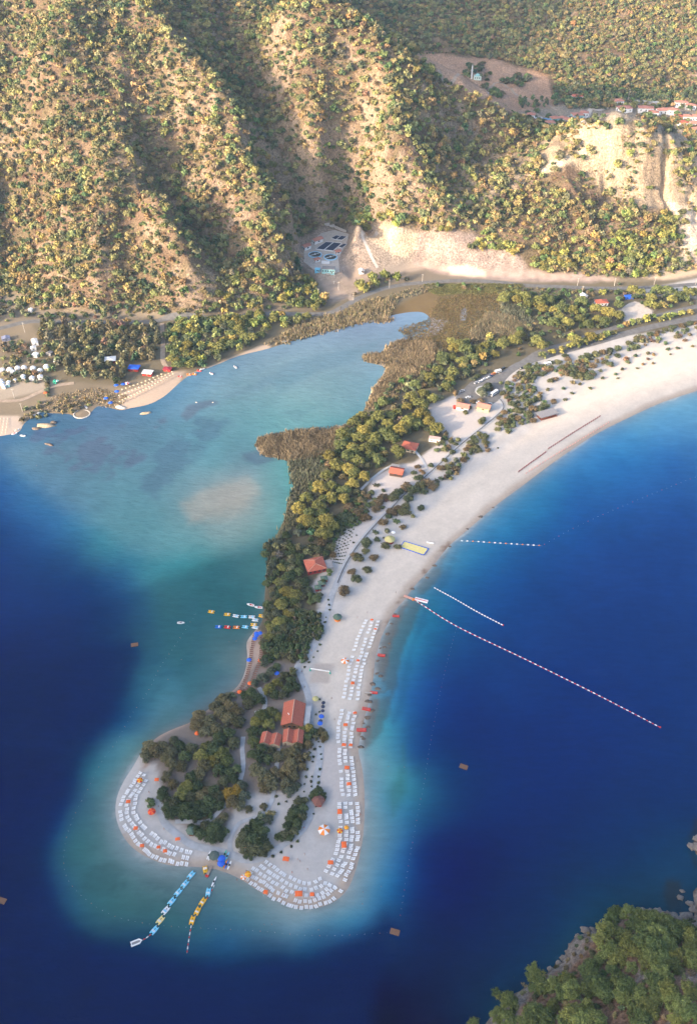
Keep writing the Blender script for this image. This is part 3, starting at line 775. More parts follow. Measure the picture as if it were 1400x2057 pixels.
def scatter(poly, spacing, n, seed=0, hillside=False):
    """random points inside a traced area, at least spacing metres apart"""
    r_ = np.random.default_rng(seed); poly = np.array(poly, float)
    lo, hi_ = poly.min(0), poly.max(0)
    q = r_.uniform(lo, hi_, (n * 6, 2)); q = q[sdist(q[:, 0], q[:, 1], poly) + (fbm(q[:, 0], q[:, 1], 26, 3, 77) - .5) * 34 > 2]
    x, y, z = hit(q[:, 0], q[:, 1]); out = []; cell = {}
    for a, b_ in zip(x, y):
        i, j = int(a // spacing), int(b_ // spacing)
        if any((a - c) ** 2 + (b_ - d) ** 2 < spacing ** 2 for di in (-1, 0, 1) for dj in (-1, 0, 1) for c, d in cell.get((i + di, j + dj), ())): continue
        cell.setdefault((i, j), []).append((a, b_)); out.append((a, b_))
        if len(out) >= n: break
    return out
# ------------------------------------------------------------------ roads and paths (traced centre lines)
ROADS = [
 ("coastal_road", "asphalt", 6.5, [(-60,668),(0,660),(40,650),(75,646),(130,648),(220,648),(300,647),(345,641),(420,640),(480,636),(540,630),(600,631),(660,629),(690,616),(715,602),(740,591),(775,579),(820,571),(870,567),(930,564),(1000,567),(1060,574),(1130,577),(1210,580),(1300,578),(1420,570)], "grey asphalt coast road curving round the foot of the hills"),
 ("resort_road", "asphalt", 8.0, [(1440,628),(1400,638),(1340,650),(1270,667),(1200,687),(1130,706),(1075,722),(1040,735),(1015,752),(998,772),(988,792),(975,800)], "grey resort road running down to the car park"),
 ("side_road", "asphalt", 6.0, [(1420,612),(1330,632),(1250,655),(1190,672),(1150,688),(1090,705),(1060,722),(1030,742)], "second lane parallel to the resort road"),
 ("village_road", "pale", 6.5, [(1170,245),(1180,232),(1200,222),(1235,212)], "pale road between the village houses"),
 ("field_track", "dirt", 3.5, [(880,140),(920,150),(985,175),(1040,192),(1090,205),(1120,222)], "dirt track across the dry valley fields"),
 ("quarry_track", "dirt", 4.5, [(706,604),(698,585),(678,560),(664,548),(652,540)], "dirt track to the treatment plant"),
 ("works_track", "dirt", 4.0, [(700,525),(706,505),(716,488),(712,475),(700,468)], "dirt track beside the treatment plant"),
 ("bend_track", "pale", 3.0, [(758,548),(742,535),(728,520),(732,510),(750,500),(758,497)], "pale track bending below the quarry"),
 ("grove_track", "dirt", 4.0, [(326,650),(328,690),(328,725),(340,742)], "dirt track between the grove and the pines"),
 ("shore_track", "dirt", 4.0, [(0,806),(40,804),(75,790),(110,776),(150,770)], "dirt track through the camp field"),
 ("promenade", "concrete", 3.6, [(1004,803),(1010,812),(1009,824),(985,846),(930,890),(888,928),(850,962),(815,992),(780,1028),(748,1062),(720,1095),(700,1125),(688,1148),(676,1172),(668,1192),(660,1220),(652,1248),(640,1280),(622,1312),(598,1338),(602,1352),(615,1385),(622,1410),(622,1445),(628,1470),(640,1484),(644,1500),(640,1540),(632,1580),(626,1610),(620,1645),(602,1672),(572,1694),(545,1712),(515,1725),(485,1724),(465,1715),(425,1705),(385,1695),(352,1672),(330,1650),(322,1625),(322,1605)], "pale concrete promenade running the length of the spit"),
 ("garden_path", "concrete", 2.4, [(470,1598),(482,1570),(489,1540),(487,1505),(489,1480)], "curved concrete path through the island trees"),
 ("garden_path", "concrete", 2.2, [(470,1598),(448,1622),(425,1645),(408,1652),(380,1650),(352,1650)], "concrete path on the near side of the island thicket"),
 ("garden_path", "concrete", 2.2, [(562,1500),(556,1540),(552,1580),(542,1620),(520,1640),(480,1655),(462,1690),(465,1712)], "straight concrete path from the small red roofed building"),
 ("garden_path", "concrete", 2.4, [(520,1380),(532,1402),(530,1425),(512,1432)], "short concrete path between the trees north of the restaurant"),
 ("garden_path", "concrete", 2.0, [(790,935),(770,945),(745,965),(725,985)], "narrow path to the red roofed cabin"),
 ("garden_path", "concrete", 2.0, [(832,905),(848,925),(858,945)], "narrow path from the hip roofed cabin to the promenade"),
]
ROADW = [(smooth_line([P(px, py, 1.5 if py > 500 else 22) for px, py in pts], 3), w) for (_, _, w, pts, _) in ROADS]
KEEPOUT = []    # traced areas kept free of scattered plants
for q in ([(735,960),(800,935),(835,928),(830,960),(770,1000),(740,1000)], [(862,812),(900,802),(945,806),(1000,830),(960,868),(925,885),(905,885),(870,850)],
          [(672,1130),(668,1090),(690,1055),(725,1035),(760,1020),(775,1035),(720,1090),(690,1140)], [(562,1400),(625,1400),(625,1500),(560,1500)], [(520,1468),(556,1468),(556,1500),(520,1500)],
          [(608,1116),(672,1116),(672,1160),(608,1160)], [(800,880),(850,880),(850,915),(800,915)], [(772,932),(815,932),(815,968),(772,968)], [(632,1150),(665,1150),(665,1195),(632,1195)],
          [(930,760),(1000,755),(1012,800),(980,820),(925,812),(915,790)], [(910,800),(1000,800),(1000,835),(910,835)], [(1240,622),(1275,603),(1312,622),(1305,642),(1255,648)],
          [(1185,595),(1232,595),(1232,620),(1185,620)], [(210,712),(240,712),(240,732),(210,732)], [(255,728),(345,728),(345,765),(255,770)], [(0,725),(108,725),(108,755),(0,770)],
          [(1070,810),(1130,810),(1130,850),(1070,850)], [(0,765),(60,765),(115,765),(215,765),(240,790),(100,800),(0,812)], [(1100,240),(1200,225),(1200,262),(1100,262)], [(595,470),(660,450),(720,480),(720,560),(640,560)]):
    KEEPOUT.append(q)
def blocked(x, y, pad=1.0):
    for line, w in ROADW:
        for (ax, ay), (bx, by) in zip(line, line[1:]):
            ex, ey = bx - ax, by - ay; L = ex * ex + ey * ey + 1e-9
            t = max(0, min(1, ((x - ax) * ex + (y - ay) * ey) / L))
            if (x - ax - t * ex) ** 2 + (y - ay - t * ey) ** 2 < (w / 2 + pad) ** 2: return True
    return False
def in_keepout(x, y):
    px, py = pix(x, y, 2.0)
    for q in KEEPOUT:
        xs = [a for a, b_ in q]; ys = [b_ for a, b_ in q]
        if min(xs) < px < max(xs) and min(ys) < py < max(ys) and float(sdist(px, py, q)) > 0: return True
    return False
# ------------------------------------------------------------------ plants, traced
def some(r_, a, b): return a + (b - a) * r_.random()
R_ = random.Random(5)
SPIT_PINES = """728,836 732,864 760,836 796,828 803,864 825,796 834,771 864,757 896,775 910,746 928,725 912,698 950,718 975,693 993,710 845,832 862,846 878,858 760,921 800,905
700,914 662,914 657,953 700,940 732,957 707,971 643,978 753,889 721,878 690,870 712,846 745,850 780,850 818,815 850,790 880,742 935,700 960,700 640,1015 622,1030 655,1045 668,1058 632,1050 650,1070
600,1020 612,1045 690,985 740,880 788,880 712,900 676,932 720,925 770,806 842,808 870,800 905,760 890,715 925,690 1010,690 690,1000 665,1000 838,850 820,845 775,870 735,900 685,892"""
for t in SPIT_PINES.split():
    px, py = map(float, t.split(',')); plant_px('pine_tree', 'pine', 'pine', px, py, R_.uniform(4.6, 6.4), R_.uniform(.9, 1.25))
EAST_PINES = """1039,588 1054,593 1082,604 1090,618 1111,621 1128,618 1150,621 1111,646 1139,646 1164,639 1182,650 1214,645 1196,618 1221,625 1286,586 1307,596 1321,580 1339,582 1364,593
1382,586 1396,586 1168,603 1032,682 1078,682 1089,693 1154,682 1186,676 1015,592 1100,600 1240,632 1060,606 1125,640 1200,640 1270,580 1350,600 1010,600 735,455 """
for t in EAST_PINES.split():
    px, py = map(float, t.split(',')); plant_px('pine_tree', 'pine', 'pine', px, py, R_.uniform(5, 6.8), R_.uniform(.9, 1.2))
for t in "1110,706 1128,702 1146,695 1163,692 1245,656 1258,651 1270,646 1282,644 1296,640 1310,636 1325,640 1338,636 1352,632 1368,628 1385,626 1176,686 1190,681 1205,677 1218,671 1232,667 1090,712".split():
    px, py = map(float, t.split(',')); plant_px('pine_tree', 'round', 'pine', px, py, R_.uniform(2.8, 4.0), 1.0)
MID = """560,1092,4,g 575,1075,4,d 598,1070,4,g 560,1115,3,g 548,1135,4,g 585,1100,4,p 566,1140,4,p 580,1160,5,d 600,1150,4,p 610,1172,4,d 560,1170,4,p 575,1190,5,p 595,1195,5,p 548,1195,3,g 565,1215,5,p 590,1210,4,p 555,1235,4,g
545,1220,3,g 580,1232,4,p 560,1250,5,p 545,1262,4,p 572,1262,4,d 540,1280,4,p 558,1285,4,d 620,1188,3,d 640,1196,3,d 662,1150,2.5,d 648,1170,3,d 618,1110,3,d 640,1105,4,d 655,1112,3,d 600,1100,3,d 585,1130,4,d 600,1130,4,d
535,1300,4,d 550,1310,3,d 530,1330,3.5,g 545,1350,4,g 528,1362,4,g 512,1372,3,g 556,1340,3,d 572,1358,3.5,d 590,1352,2.5,d 585,1368,4,d 578,1385,4,d 595,1380,3,d 556,1372,4,y 540,1385,4,y 570,1395,3.5,d 552,1395,3.5,d
505,1392,4,d 520,1405,4.5,d 500,1412,4,d 527,1440,5,y 545,1432,4.5,y 560,1440,3.5,y 515,1450,4.5,y 540,1455,4,y 508,1470,4,d 528,1470,3,d 510,1490,4,y 545,1508,3,d 525,1505,4,d 520,1520,4,d 540,1525,3.5,d 505,1515,3,d
450,1405,5,o 435,1420,4.5,o 462,1420,5,o 445,1432,5,o 475,1430,4.5,o 480,1450,4.5,d 460,1445,5,o 400,1440,5,o 420,1450,5,o 395,1458,4.5,o 412,1470,4.5,o 435,1465,4.5,o 440,1485,4.5,d 460,1475,4.5,d 470,1492,4,d
300,1500,4.8,o 312,1510,4.8,o 295,1518,4.2,o 325,1500,4,o 335,1522,4,o 345,1510,4.5,o 350,1488,3.5,d 362,1500,4,d 345,1535,4.2,o 365,1540,4,o 372,1520,4,d 385,1505,4.5,d 405,1520,5,y 412,1538,4.5,o 400,1555,4.5,o 385,1560,4,d
430,1505,5,d 445,1515,5,y 455,1530,4.5,y 430,1530,4,y 440,1548,4,d 460,1550,3.5,d 415,1500,4,y 475,1545,3.5,d 470,1565,3.5,d 450,1570,3.5,d 395,1580,4,d 375,1582,4.5,y 365,1595,4.5,y 385,1600,4,d 348,1575,3.5,o 335,1560,3.5,o
328,1590,3.5,d 325,1600,3,d 405,1600,4,k 415,1590,3.5,k 430,1590,4,d 345,1632,4,d 335,1622,3,d 360,1625,4.5,d 375,1630,5,d 400,1620,4.5,d 420,1612,4.5,d 438,1600,4,d 395,1638,4,d 410,1628,4,d 440,1618,3,d 350,1615,4,d
460,1595,4.5,a 475,1590,4,a 485,1580,4,g 490,1600,4,g 468,1610,4.5,o 480,1618,3.5,o 450,1642,3.2,k 500,1625,2.5,o 530,1620,2.5,o 545,1575,4.5,o 525,1555,5,o 540,1565,4,o 515,1545,4.5,o 530,1580,4,o 550,1550,3.5,o
565,1555,3.5,o 580,1545,4.5,o 590,1560,4,o 575,1575,4,o 560,1520,4,o 575,1515,4,o 590,1510,4.5,o 600,1525,4,o 585,1535,4,o 607,1540,3,o 615,1520,3,o 600,1500,3.5,o 620,1495,3,o 580,1590,3.5,g 595,1580,3,g
415,1660,4,d 430,1665,4.5,d 440,1678,4,d 405,1675,4,d 425,1682,4,d 450,1672,3.2,d 395,1668,3.2,d 440,1655,3.5,d 385,1662,2.5,d
500,1670,4,d 515,1665,4.2,d 528,1672,4.2,d 490,1682,4.5,d 508,1688,5,d 525,1690,4.8,d 535,1700,3.8,d 495,1702,4.2,d 515,1708,4.5,d 482,1695,3,d 528,1712,3.2,d 500,1718,3,d 512,1652,3,d 522,1655,3,d
600,1612,3.4,d 608,1625,3.4,d 592,1632,3.8,d 605,1640,3.5,d 585,1648,3.8,d 597,1655,3.5,d 578,1662,3.5,d 590,1670,3.2,d 572,1678,3.5,d 562,1682,3,d 582,1682,2.8,d 612,1608,2.5,d
540,1645,3,g 525,1640,2.2,g 545,1635,2.4,o 638,1592,3.6,d 630,1598,3,d 648,1598,2.6,d 620,1462,3.2,y 630,1470,3,d 608,1462,3,y 652,1478,3,o 645,1470,3,o 650,1484,2.6,o 636,1480,2.4,d 618,1480,3,d 605,1490,3,d
306,1615,2.4,d 302,1608,2,d 465,1398,2.5,d 490,1395,3,d"""
TM = {'g': ('grey', 'round'), 'd': ('dark', 'round'), 'p': ('pine', 'pine'), 'y': ('pine', 'round'), 'o': ('olive', 'round'), 'k': ('olive', 'round'), 'a': ('gold', 'round')}
for t in MID.split():
    a, b_, r, c = t.split(','); tint, sh = TM[c]; r = float(r) * .94
    plant_px('broadleaf_tree' if c != 'p' else 'pine_tree', sh, tint, float(a), float(b_), r, R_.uniform(.8, 1.1), .6)
CLIFF = """1240,1838,5 1262,1835,4.5 1228,1850,4 1290,1845,5 1315,1850,5 1340,1855,5 1275,1860,4.5 1215,1870,5 1235,1880,5.5 1210,1890,4.5 1255,1885,4 1300,1870,5 1325,1878,5 1350,1875,5 1375,1868,5 1390,1885,5.5
1295,1895,5 1318,1905,5.5 1340,1900,4.5 1280,1910,4 1260,1905,4 1225,1915,5 1240,1928,4.5 1205,1925,3 1190,1942,4 1175,1950,3 1315,1925,5 1335,1930,5 1350,1945,4.5 1300,1935,4 1365,1925,4
1070,1948,4.2 1085,1958,3.5 1060,1960,3.4 1030,1970,3.2 1040,1985,3.2 992,1995,4 1005,2005,3.6 985,2008,3 1020,2005,3.4 1025,2022,4 1080,1975,4 1095,1985,4 1075,1990,3.2 1115,1980,4.5 1140,1975,5 1150,1990,5 1130,1995,4
1190,1965,4.5 1205,1980,5 1185,1990,4.5 1215,1995,4.5 1245,1975,4.5 1260,1985,4.5 1250,2000,4 1330,1960,5 1320,1975,5 1340,1990,5 1350,2010,4.5 1320,2000,4 1290,2000,4 1280,2020,4.5 1300,2030,5 1290,2050,5
1075,2035,5 1095,2045,5 1060,2050,4.5 1150,2040,5 1170,2050,5 1195,2055,5 1140,2055,4.5 1020,2050,4 1000,2040,3.5 960,2050,3.4 950,2060,4 1375,2025,4.5 1390,2040,4.5 1360,2050,4 1385,1990,4 1180,2018,3 1110,2020,3
1395,1930,5 1385,1910,4 1270,1945,3 1230,1950,3.4"""
for t in CLIFF.split():
    a, b_, r = map(float, t.split(',')); plant_px('pine_tree', 'pine' if R_.random() < .7 else 'round', 'cliff', a, b_, r * .98, R_.uniform(.7, 1.0), .7)
# dune shrubs standing on the sand
DUNE = """690,1188,4.2 716,1164,3.6 707,1149,2.6 737,1145,2.8 720,1122,3.6 712,1117,3 751,1121,3 734,1108,2.6 736,1088,3.2 734,1095,2.4 770,1049,3 757,1084,2 755,1070,1.8 778,1066,2 797,1048,2 811,1060,2 787,1028,4 800,1022,3 812,1028,4 815,1018,3.4 845,1020,2.4 829,1038,1.6 798,1098,2.6 775,1097,3 790,1000,4 770,1000,4
800,990,4 815,978,4 830,985,4 845,975,4 860,970,4 870,980,3.4 842,960,3 850,988,3 820,1000,3.4 760,1010,3.4 755,1022,3 900,938,3 915,942,3 885,940,3.2 893,925,2.4 908,908,2.6 945,890,3 955,900,3 948,905,2.4 970,880,3.2 975,890,3 962,872,2.4 980,905,2 895,958,2 905,962,1.8
965,848,3 970,842,2.4 1015,845,3.6 1020,855,3.2 1002,840,2.4 1000,862,2.4 1018,868,2 1010,790,2.8 1022,800,3.4 1030,812,3.6 1038,825,3.6 1020,770,2.6 1044,780,3 1060,778,3 1050,800,2.6 1058,812,3 1070,822,3.4 1085,822,3.6 1095,815,3.2 1040,840,3 1062,832,3.2 1112,806,2.8 1075,800,2
1105,765,2.6 1115,762,2.4 1135,750,3.4 1150,752,3.6 1165,755,4 1180,758,4 1188,750,3.4 1170,745,3.4 1150,742,3 1130,742,3 1190,735,3.4 1215,728,3.4 1225,732,3 1240,715,3 1255,722,2.4 1170,720,3.4 1180,715,3.4 1195,712,3.4 1210,708,3.4 1225,704,3.4 1240,700,3.4 1160,728,3 1140,722,3 1130,738,3
1262,690,3 1278,684,3 1290,680,3 1305,672,3 1320,668,3 1335,662,3 1350,658,3 1368,655,3 1385,650,3 1275,715,2 1300,710,2 1312,712,1.6 1260,728,1.8 1290,732,1.6 1250,742,1.4 1235,752,1.6 1210,760,1.6 1185,780,1.6 1165,772,1.4 1150,768,2 1148,790,1.4 1130,780,1.6 1135,803,1.6 1100,783,1.6 1085,790,1.6
1342,702,1.8 1335,690,2 1320,686,2 1360,700,2 1375,684,2 1390,696,1.4 1355,678,2 1300,722,1.4 1310,730,1.2 1280,740,1.2 1345,712,1.2 1365,676,1.8 1385,672,2 1240,760,1.2 1225,735,1.6 1205,745,1.6
885,882,2.6 872,868,3 860,862,2.8 895,872,2.2 905,885,2 878,905,2.2 865,935,2.2 850,950,1.8 835,962,2 770,985,1.6 745,990,2.4 757,975,2 700,1020,3.4 720,1030,3.6 735,1040,3.4 690,1040,4 705,1045,3.4 680,1060,4 650,1090,4 665,1100,3.4 640,1120,3 660,1080,3 670,1115,2.4 625,1100,3.4 940,818,3 925,806,3.4 950,806,2.6 965,805,2.6 935,828,2.4
972,748,3 960,756,3 950,762,2.4 905,782,3 915,790,2.4 1005,770,1.8 980,775,3.2 975,782,3 985,782,2.6 880,893,2 1092,735,2 1105,728,3 1060,745,3.4 1075,742,3.2 1045,750,3 1035,757,2.6 1055,760,3 1070,757,3 1085,752,2.6 1100,742,2.6 1120,728,3.2 1135,715,3 """
for t in DUNE.split():
    a, b_, r = map(float, t.split(',')); plant_px('shrub', 'bush', 'dune', a, b_, r * 1.22, R_.uniform(.8, 1.1), .3)
# kitchen-garden rows of young plants beside the boardwalk
for k in range(6):
    for i in range(17):
        f = i / 16.0
        ax, ay = 686 + k * 9 - k * k * .3, 1052 - k * 8.5; bx, by = 664 + k * 4.4, 1128 + k * .8
        px, py = ax + (bx - ax) * f + 16 * f * (1 - f) * (k / 6), ay + (by - ay) * f
        plant_px('sapling', 'bush', 'dark', px + R_.uniform(-.6, .6), py, R_.uniform(.5, .85), 1, .3)
for t in """660,1205 661,1215 662,1225 655,1240 653,1250 648,1262 645,1280 643,1295 638,1308 630,1320 621,1330 612,1340 632,1505 630,1520 628,1530 618,1545 615,1560 618,1500 622,1512 643,1500 645,1515 646,1525 643,1545 640,1560 640,1572 638,1580 635,1620 630,1635 627,1560 625,1570 626,1580 612,1575 600,1600 611,1590
650,1410 642,1405 648,1418 649,1440 642,1430 635,1435 598,1690 585,1700 565,1712 548,1720 640,1490 575,1610 588,1618 560,1615 555,1600 1000,900 1010,830 770,1080 790,1085 710,1090 716,1075""".split():
    a, b_ = map(float, t.split(',')); plant_px('sapling', 'bush', 'dark', a, b_, R_.uniform(.6, 1.05), 1.1, .3)
# wooded areas filled in ------------------------------------------
def fill(poly, spacing, n, seed, kinds):
    r_ = random.Random(seed)
    tot = sum(k[0] for k in kinds)
    for x, y in scatter(poly, spacing, n, seed):
        if blocked(x, y, 1.5) or in_keepout(x, y): continue
        u = r_.random() * tot
        for w, kind, sh, tint, ra, rb, hf in kinds:
            u -= w
            if u <= 0: break
        plant(kind, sh, tint, x, y, r_.uniform(ra, rb), hf * r_.uniform(.85, 1.15))
UNDER = [(1, 'shrub', 'bush', 'dark', 2.2, 3.6, 1.2), (.5, 'broadleaf_tree', 'round', 'dark', 2.6, 3.8, .9), (.35, 'broadleaf_tree', 'round', 'olive', 2.6, 3.4, .9)]
fill([(950,690),(1010,680),(1000,720),(960,760),(900,800),(860,830),(890,880),(850,880),(800,930),(740,960),(735,1010),(690,1010),(670,1090),(620,1100),(590,1070),(600,1000),(640,930),(690,860),(740,820),(800,760),(870,730),(900,695)], 5.2, 360, 3, UNDER)
fill([(900,690),(1010,675),(1000,720),(950,750),(880,790),(800,830),(750,870),(700,900),(650,960),(610,1010),(620,1060),(650,1060),(690,1000),(740,930),(800,880),(850,850),(880,780)], 9, 40, 4, [(1, 'pine_tree', 'pine', 'pine', 3.8, 5.4, 1.1)])
fill([(540,1100),(620,1090),(640,1120),(610,1150),(640,1190),(650,1215),(600,1225),(540,1300),(520,1330),(535,1210)], 4.0, 120, 5, UNDER)
fill([(1000,590),(1180,585),(1400,590),(1400,615),(1250,650),(1100,700),(1040,720),(1010,690),(1060,650)], 6.0, 230, 6, [(1, 'shrub', 'bush', 'dark', 2, 3.6, 1.1), (.5, 'broadleaf_tree', 'round', 'dark', 2.4, 3.6, 1), (.5, 'shrub', 'bush', 'olive', 2, 3, 1), (.25, 'pine_tree', 'pine', 'pine', 3.4, 5, 1.1)])
fill([(860,572),(1400,575),(1400,590),(1000,592)], 5.0, 160, 7, [(1, 'shrub', 'bush', 'dark', 1.6, 3, 1.1), (.5, 'shrub', 'bush', 'olive', 1.6, 3, 1)])
fill([(1110,735),(1180,718),(1260,690),(1400,645),(1400,665),(1290,695),(1200,735),(1130,760),(1050,775),(1040,755)], 4.4, 160, 8, [(1, 'shrub', 'bush', 'dune', 1.8, 3, 1)])
DS = [(1, 'shrub', 'bush', 'dune', 1.8, 3.4, 1), (.6, 'shrub', 'bush', 'dark', 1.6, 3, 1)]
for j_, q in enumerate([[(742,1018),(790,972),(850,935),(862,962),(820,1000),(800,1040),(765,1045)], [(862,965),(905,940),(935,885),(985,862),(985,905),(950,920),(915,955),(870,990)], [(1002,765),(1050,750),(1090,795),(1100,822),(1060,850),(1025,870),(1000,850),(1015,820)], [(1040,735),(1180,722),(1195,765),(1120,760),(1050,765)], [(700,1010),(735,985),(760,1000),(740,1040),(700,1040)], [(880,880),(925,870),(935,895),(890,910)]]):
    fill(q, 3.6, [70, 60, 90, 90, 40, 26][j_], 80 + j_, DS)
for q in ((966,784),(975,780),(970,790)): plant_px('broadleaf_tree', 'round', 'grey', q[0], q[1], 4.4, 1.0)
for t in "10,752 22,756 33,752 45,749 58,750 70,750 84,751 20,764 40,762 56,764 72,765 90,728 98,722 105,735 12,734 60,728 75,726 40,726 25,728 92,758 93,763 94,769 95,775 96,781 97,787 98,792 104,742 30,700 12,705 45,708 55,695 25,690 90,700 86,712 60,716".split():
    a, b_ = map(float, t.split(',')); plant_px('broadleaf_tree' if b_ < 757 else 'shrub', 'round' if b_ < 757 else 'bush', R_.choice(['olive', 'dark', 'grey']), a, b_, R_.uniform(2.0, 3.2), 1.0, .6)
# left shore grove and forest
fill([(85,650),(130,645),(320,660),(325,730),(300,755),(240,765),(200,775),(140,770),(110,735),(85,700)], 5.6, 260, 9, [(1.6, 'broadleaf_tree', 'tall', 'olive', 3.4, 4.8, 1.05), (.5, 'broadleaf_tree', 'round', 'olive', 3, 4.6, 1.2), (.3, 'broadleaf_tree', 'round', 'dark', 3, 4, 1)])
fill([(0,690),(60,690),(70,730),(100,750),(60,760),(0,735)], 6.5, 40, 10, [(1, 'shrub', 'bush', 'dark', 2, 3.2, 1.1), (1, 'broadleaf_tree', 'round', 'olive', 2.4, 3.4, 1)])
fill([(325,655),(540,640),(560,670),(500,700),(400,738),(345,740),(320,700)], 5.4, 330, 11, [(1, 'pine_tree', 'pine', 'pine', 3.4, 5.2, 1.1), (.7, 'broadleaf_tree', 'round', 'dark', 2.6, 3.8, 1)])
fill([(-60,560),(0,560),(60,625),(330,632),(330,648),(100,650),(-60,650)], 5.5, 130, 12, [(1, 'broadleaf_tree', 'round', 'dark', 2.4, 3.6, 1), (1, 'shrub', 'bush', 'olive', 2, 3, 1)])
fill([(330,630),(420,610),(460,560),(520,545),(600,560),(660,600),(660,640),(600,660),(560,655),(480,640),(340,648)], 6.6, 230, 13, [(1, 'pine_tree', 'pine', 'pine', 3.6, 5.4, 1.15), (.2, 'broadleaf_tree', 'round', 'dark', 2.6, 3.8, 1)])
fill([(350,648),(540,645),(540,660),(350,660)], 7, 40, 14, [(1, 'pine_tree', 'pine', 'pine', 3.6, 5.0, 1.2)])
fill([(60,815),(100,800),(180,810),(160,835),(60,840),(45,850)], 4.5, 40, 15, [(1, 'shrub', 'bush', 'olive', 1.6, 3, 1)])
fill([(110,775),(200,782),(240,800),(200,812),(120,800)], 5, 40, 16, [(1, 'shrub', 'bush', 'olive', 1.2, 2.4, 1), (.4, 'shrub', 'bush', 'gold', 1.2, 2, 1)])
fill([(690,590),(760,560),(830,555),(840,572),(770,580),(700,612)], 5, 50, 17, [(1, 'pine_tree', 'pine', 'pine', 3, 4.6, 1.2), (1, 'shrub', 'bush', 'olive', 1.6, 3, 1)])
fill([(940,470),(1010,480),(1060,505),(1020,515),(950,505)], 5, 60, 18, [(1, 'pine_tree', 'pine', 'pine', 3.4, 5.4, 1)])
fill([(1060,525),(1130,505),(1160,540),(1140,560),(1080,550)], 5, 60, 19, [(1, 'pine_tree', 'pine', 'pine', 3.4, 5.4, 1)])
fill([(1190,470),(1330,470),(1340,530),(1290,560),(1180,540)], 5.5, 120, 20, [(1, 'pine_tree', 'pine', 'pine', 3.0, 5, 1)])
fill([(1330,430),(1365,440),(1345,480),(1325,480)], 4, 30, 21, [(1, 'pine_tree', 'pine', 'pine', 3.0, 4, 1)])
fill([(700,440),(780,430),(860,445),(900,470),(850,462),(790,448),(730,455)], 5, 60, 22, [(1, 'pine_tree', 'pine', 'pine', 3.0, 5, 1)])
# cliff scrub
fill([(960,2057),(1000,2020),(1100,1960),(1160,1890),(1250,1840),(1400,1850),(1400,2057)], 3.2, 260, 23, [(1, 'shrub', 'bush', 'dark', 1.0, 2.0, 1), (1, 'shrub', 'bush', 'olive', .8, 1.8, 1)])
# far fields: clumps of trees on the valley floor
fill([(935,132),(975,128),(970,145),(930,148)], 6, 12, 24, [(1, 'broadleaf_tree', 'round', 'dark', 3, 4.5, 1)])
fill([(925,150),(990,145),(1000,160),(960,165)], 6, 10, 25, [(1, 'broadleaf_tree', 'round', 'dark', 3, 4.5, 1)])
fill([(1005,160),(1060,150),(1062,170),(1010,175)], 6, 14, 26, [(1, 'broadleaf_tree', 'round', 'dark', 3.4, 5, 1)])
fill([(955,170),(990,170),(1010,195),(965,200)], 6, 14, 27, [(1, 'broadleaf_tree', 'round', 'dark', 3.4, 5, 1)])
fill([(1040,200),(1100,195),(1100,215),(1045,218)], 5, 22, 28, [(1, 'broadleaf_tree', 'tall', 'dark', 2.6, 3.6, 1.2)])
fill([(1110,175),(1240,165),(1240,205),(1160,225),(1110,205)], 6.5, 90, 29, [(1, 'broadleaf_tree', 'round', 'dark', 3.4, 5, 1)])
fill([(1240,185),(1400,185),(1400,205),(1250,208)], 6.5, 60, 30, [(1, 'broadleaf_tree', 'round', 'dark', 3.4, 5, 1)])
fill([(1040,235),(1120,215),(1400,215),(1400,300),(1360,270),(1100,262)], 11, 60, 31, [(1, 'broadleaf_tree', 'round', 'dark', 3, 4.5, 1)])

# ------------------------------------------------------------------ hillside cover
DENS = """0,50,1 50,300,1 60,600,1 20,450,1 200,200,.35 200,300,.30 350,150,.35 330,260,.25 420,330,.6 470,100,1 520,250,1 600,350,1 450,450,.9 300,400,.6 300,520,.35 200,500,.4 150,430,.6 400,480,.4
520,560,1 600,600,1 450,600,.9 350,600,.5 650,150,.75 750,250,.7 800,350,.75 700,350,.5 900,250,.8 1000,260,.9 1000,380,.4 1100,300,.10 1250,280,.06 1250,400,.14 1100,440,.35 1250,480,.5 1350,480,.4 1380,350,.15 1180,360,.06 1300,340,.03 1200,300,.03 1320,290,.04 1250,350,.04 1150,330,.08 1020,330,.2 1100,370,.12 1200,400,.12 1320,400,.12 620,200,.8 665,270,.75 690,330,.8
820,490,0 950,500,.04 1050,520,.06 1150,520,.5 800,50,.9 950,80,1 1200,60,.5 1350,100,.45 900,130,.02 1000,180,.03 1100,160,.8 1180,200,.5 1300,200,.6 680,500,.03 640,30,.9 720,480,.04 700,420,.8 860,430,.7
1340,420,.05 1390,480,.02 130,20,.3 230,20,.25 290,60,.25 270,130,.4 90,150,1 130,300,.8 120,400,.9 110,540,.7 180,600,.3 260,600,.35 400,540,.2 360,360,.5 250,480,.35 640,350,1 660,420,1 620,450,1 690,440,.9 690,380,.8 740,430,.8 720,300,.7 660,300,.9 480,380,.9 560,430,1 980,100,1"""
DN = [[float(v) for v in t.split(',')] for t in DENS.split()]
r_ = np.random.default_rng(77)
hx = r_.uniform(-430, 640, 300000); hyy = r_.uniform(735, 1680, 300000)
hzz = gz(hx, hyy); hpx, hpy = pix(hx, hyy, hzz)
dd = idw(hpx, hpy, DN, 3.5, 15)[..., 0]
cl_ = fbm(hx, hyy, 30, 3, 31); fine = fbm(hx, hyy, 11, 2, 32)
prob = np.clip(dd * .8 + .3 * (dd > 0.13) + (cl_ * .45 + fine * .55 - .5) * 3.0 * (1 - np.abs(2 * np.clip(dd, 0, 1) - 1) * .75), 0, 1)
low = np.clip(sdist(hpx, hpy, [(-200, 700), (-200, 640), (100, 630), (330, 636), (480, 628), (600, 600), (600, 480), (655, 450), (780, 500), (840, 545), (1500, 570), (1500, 700)]), -1, 1)
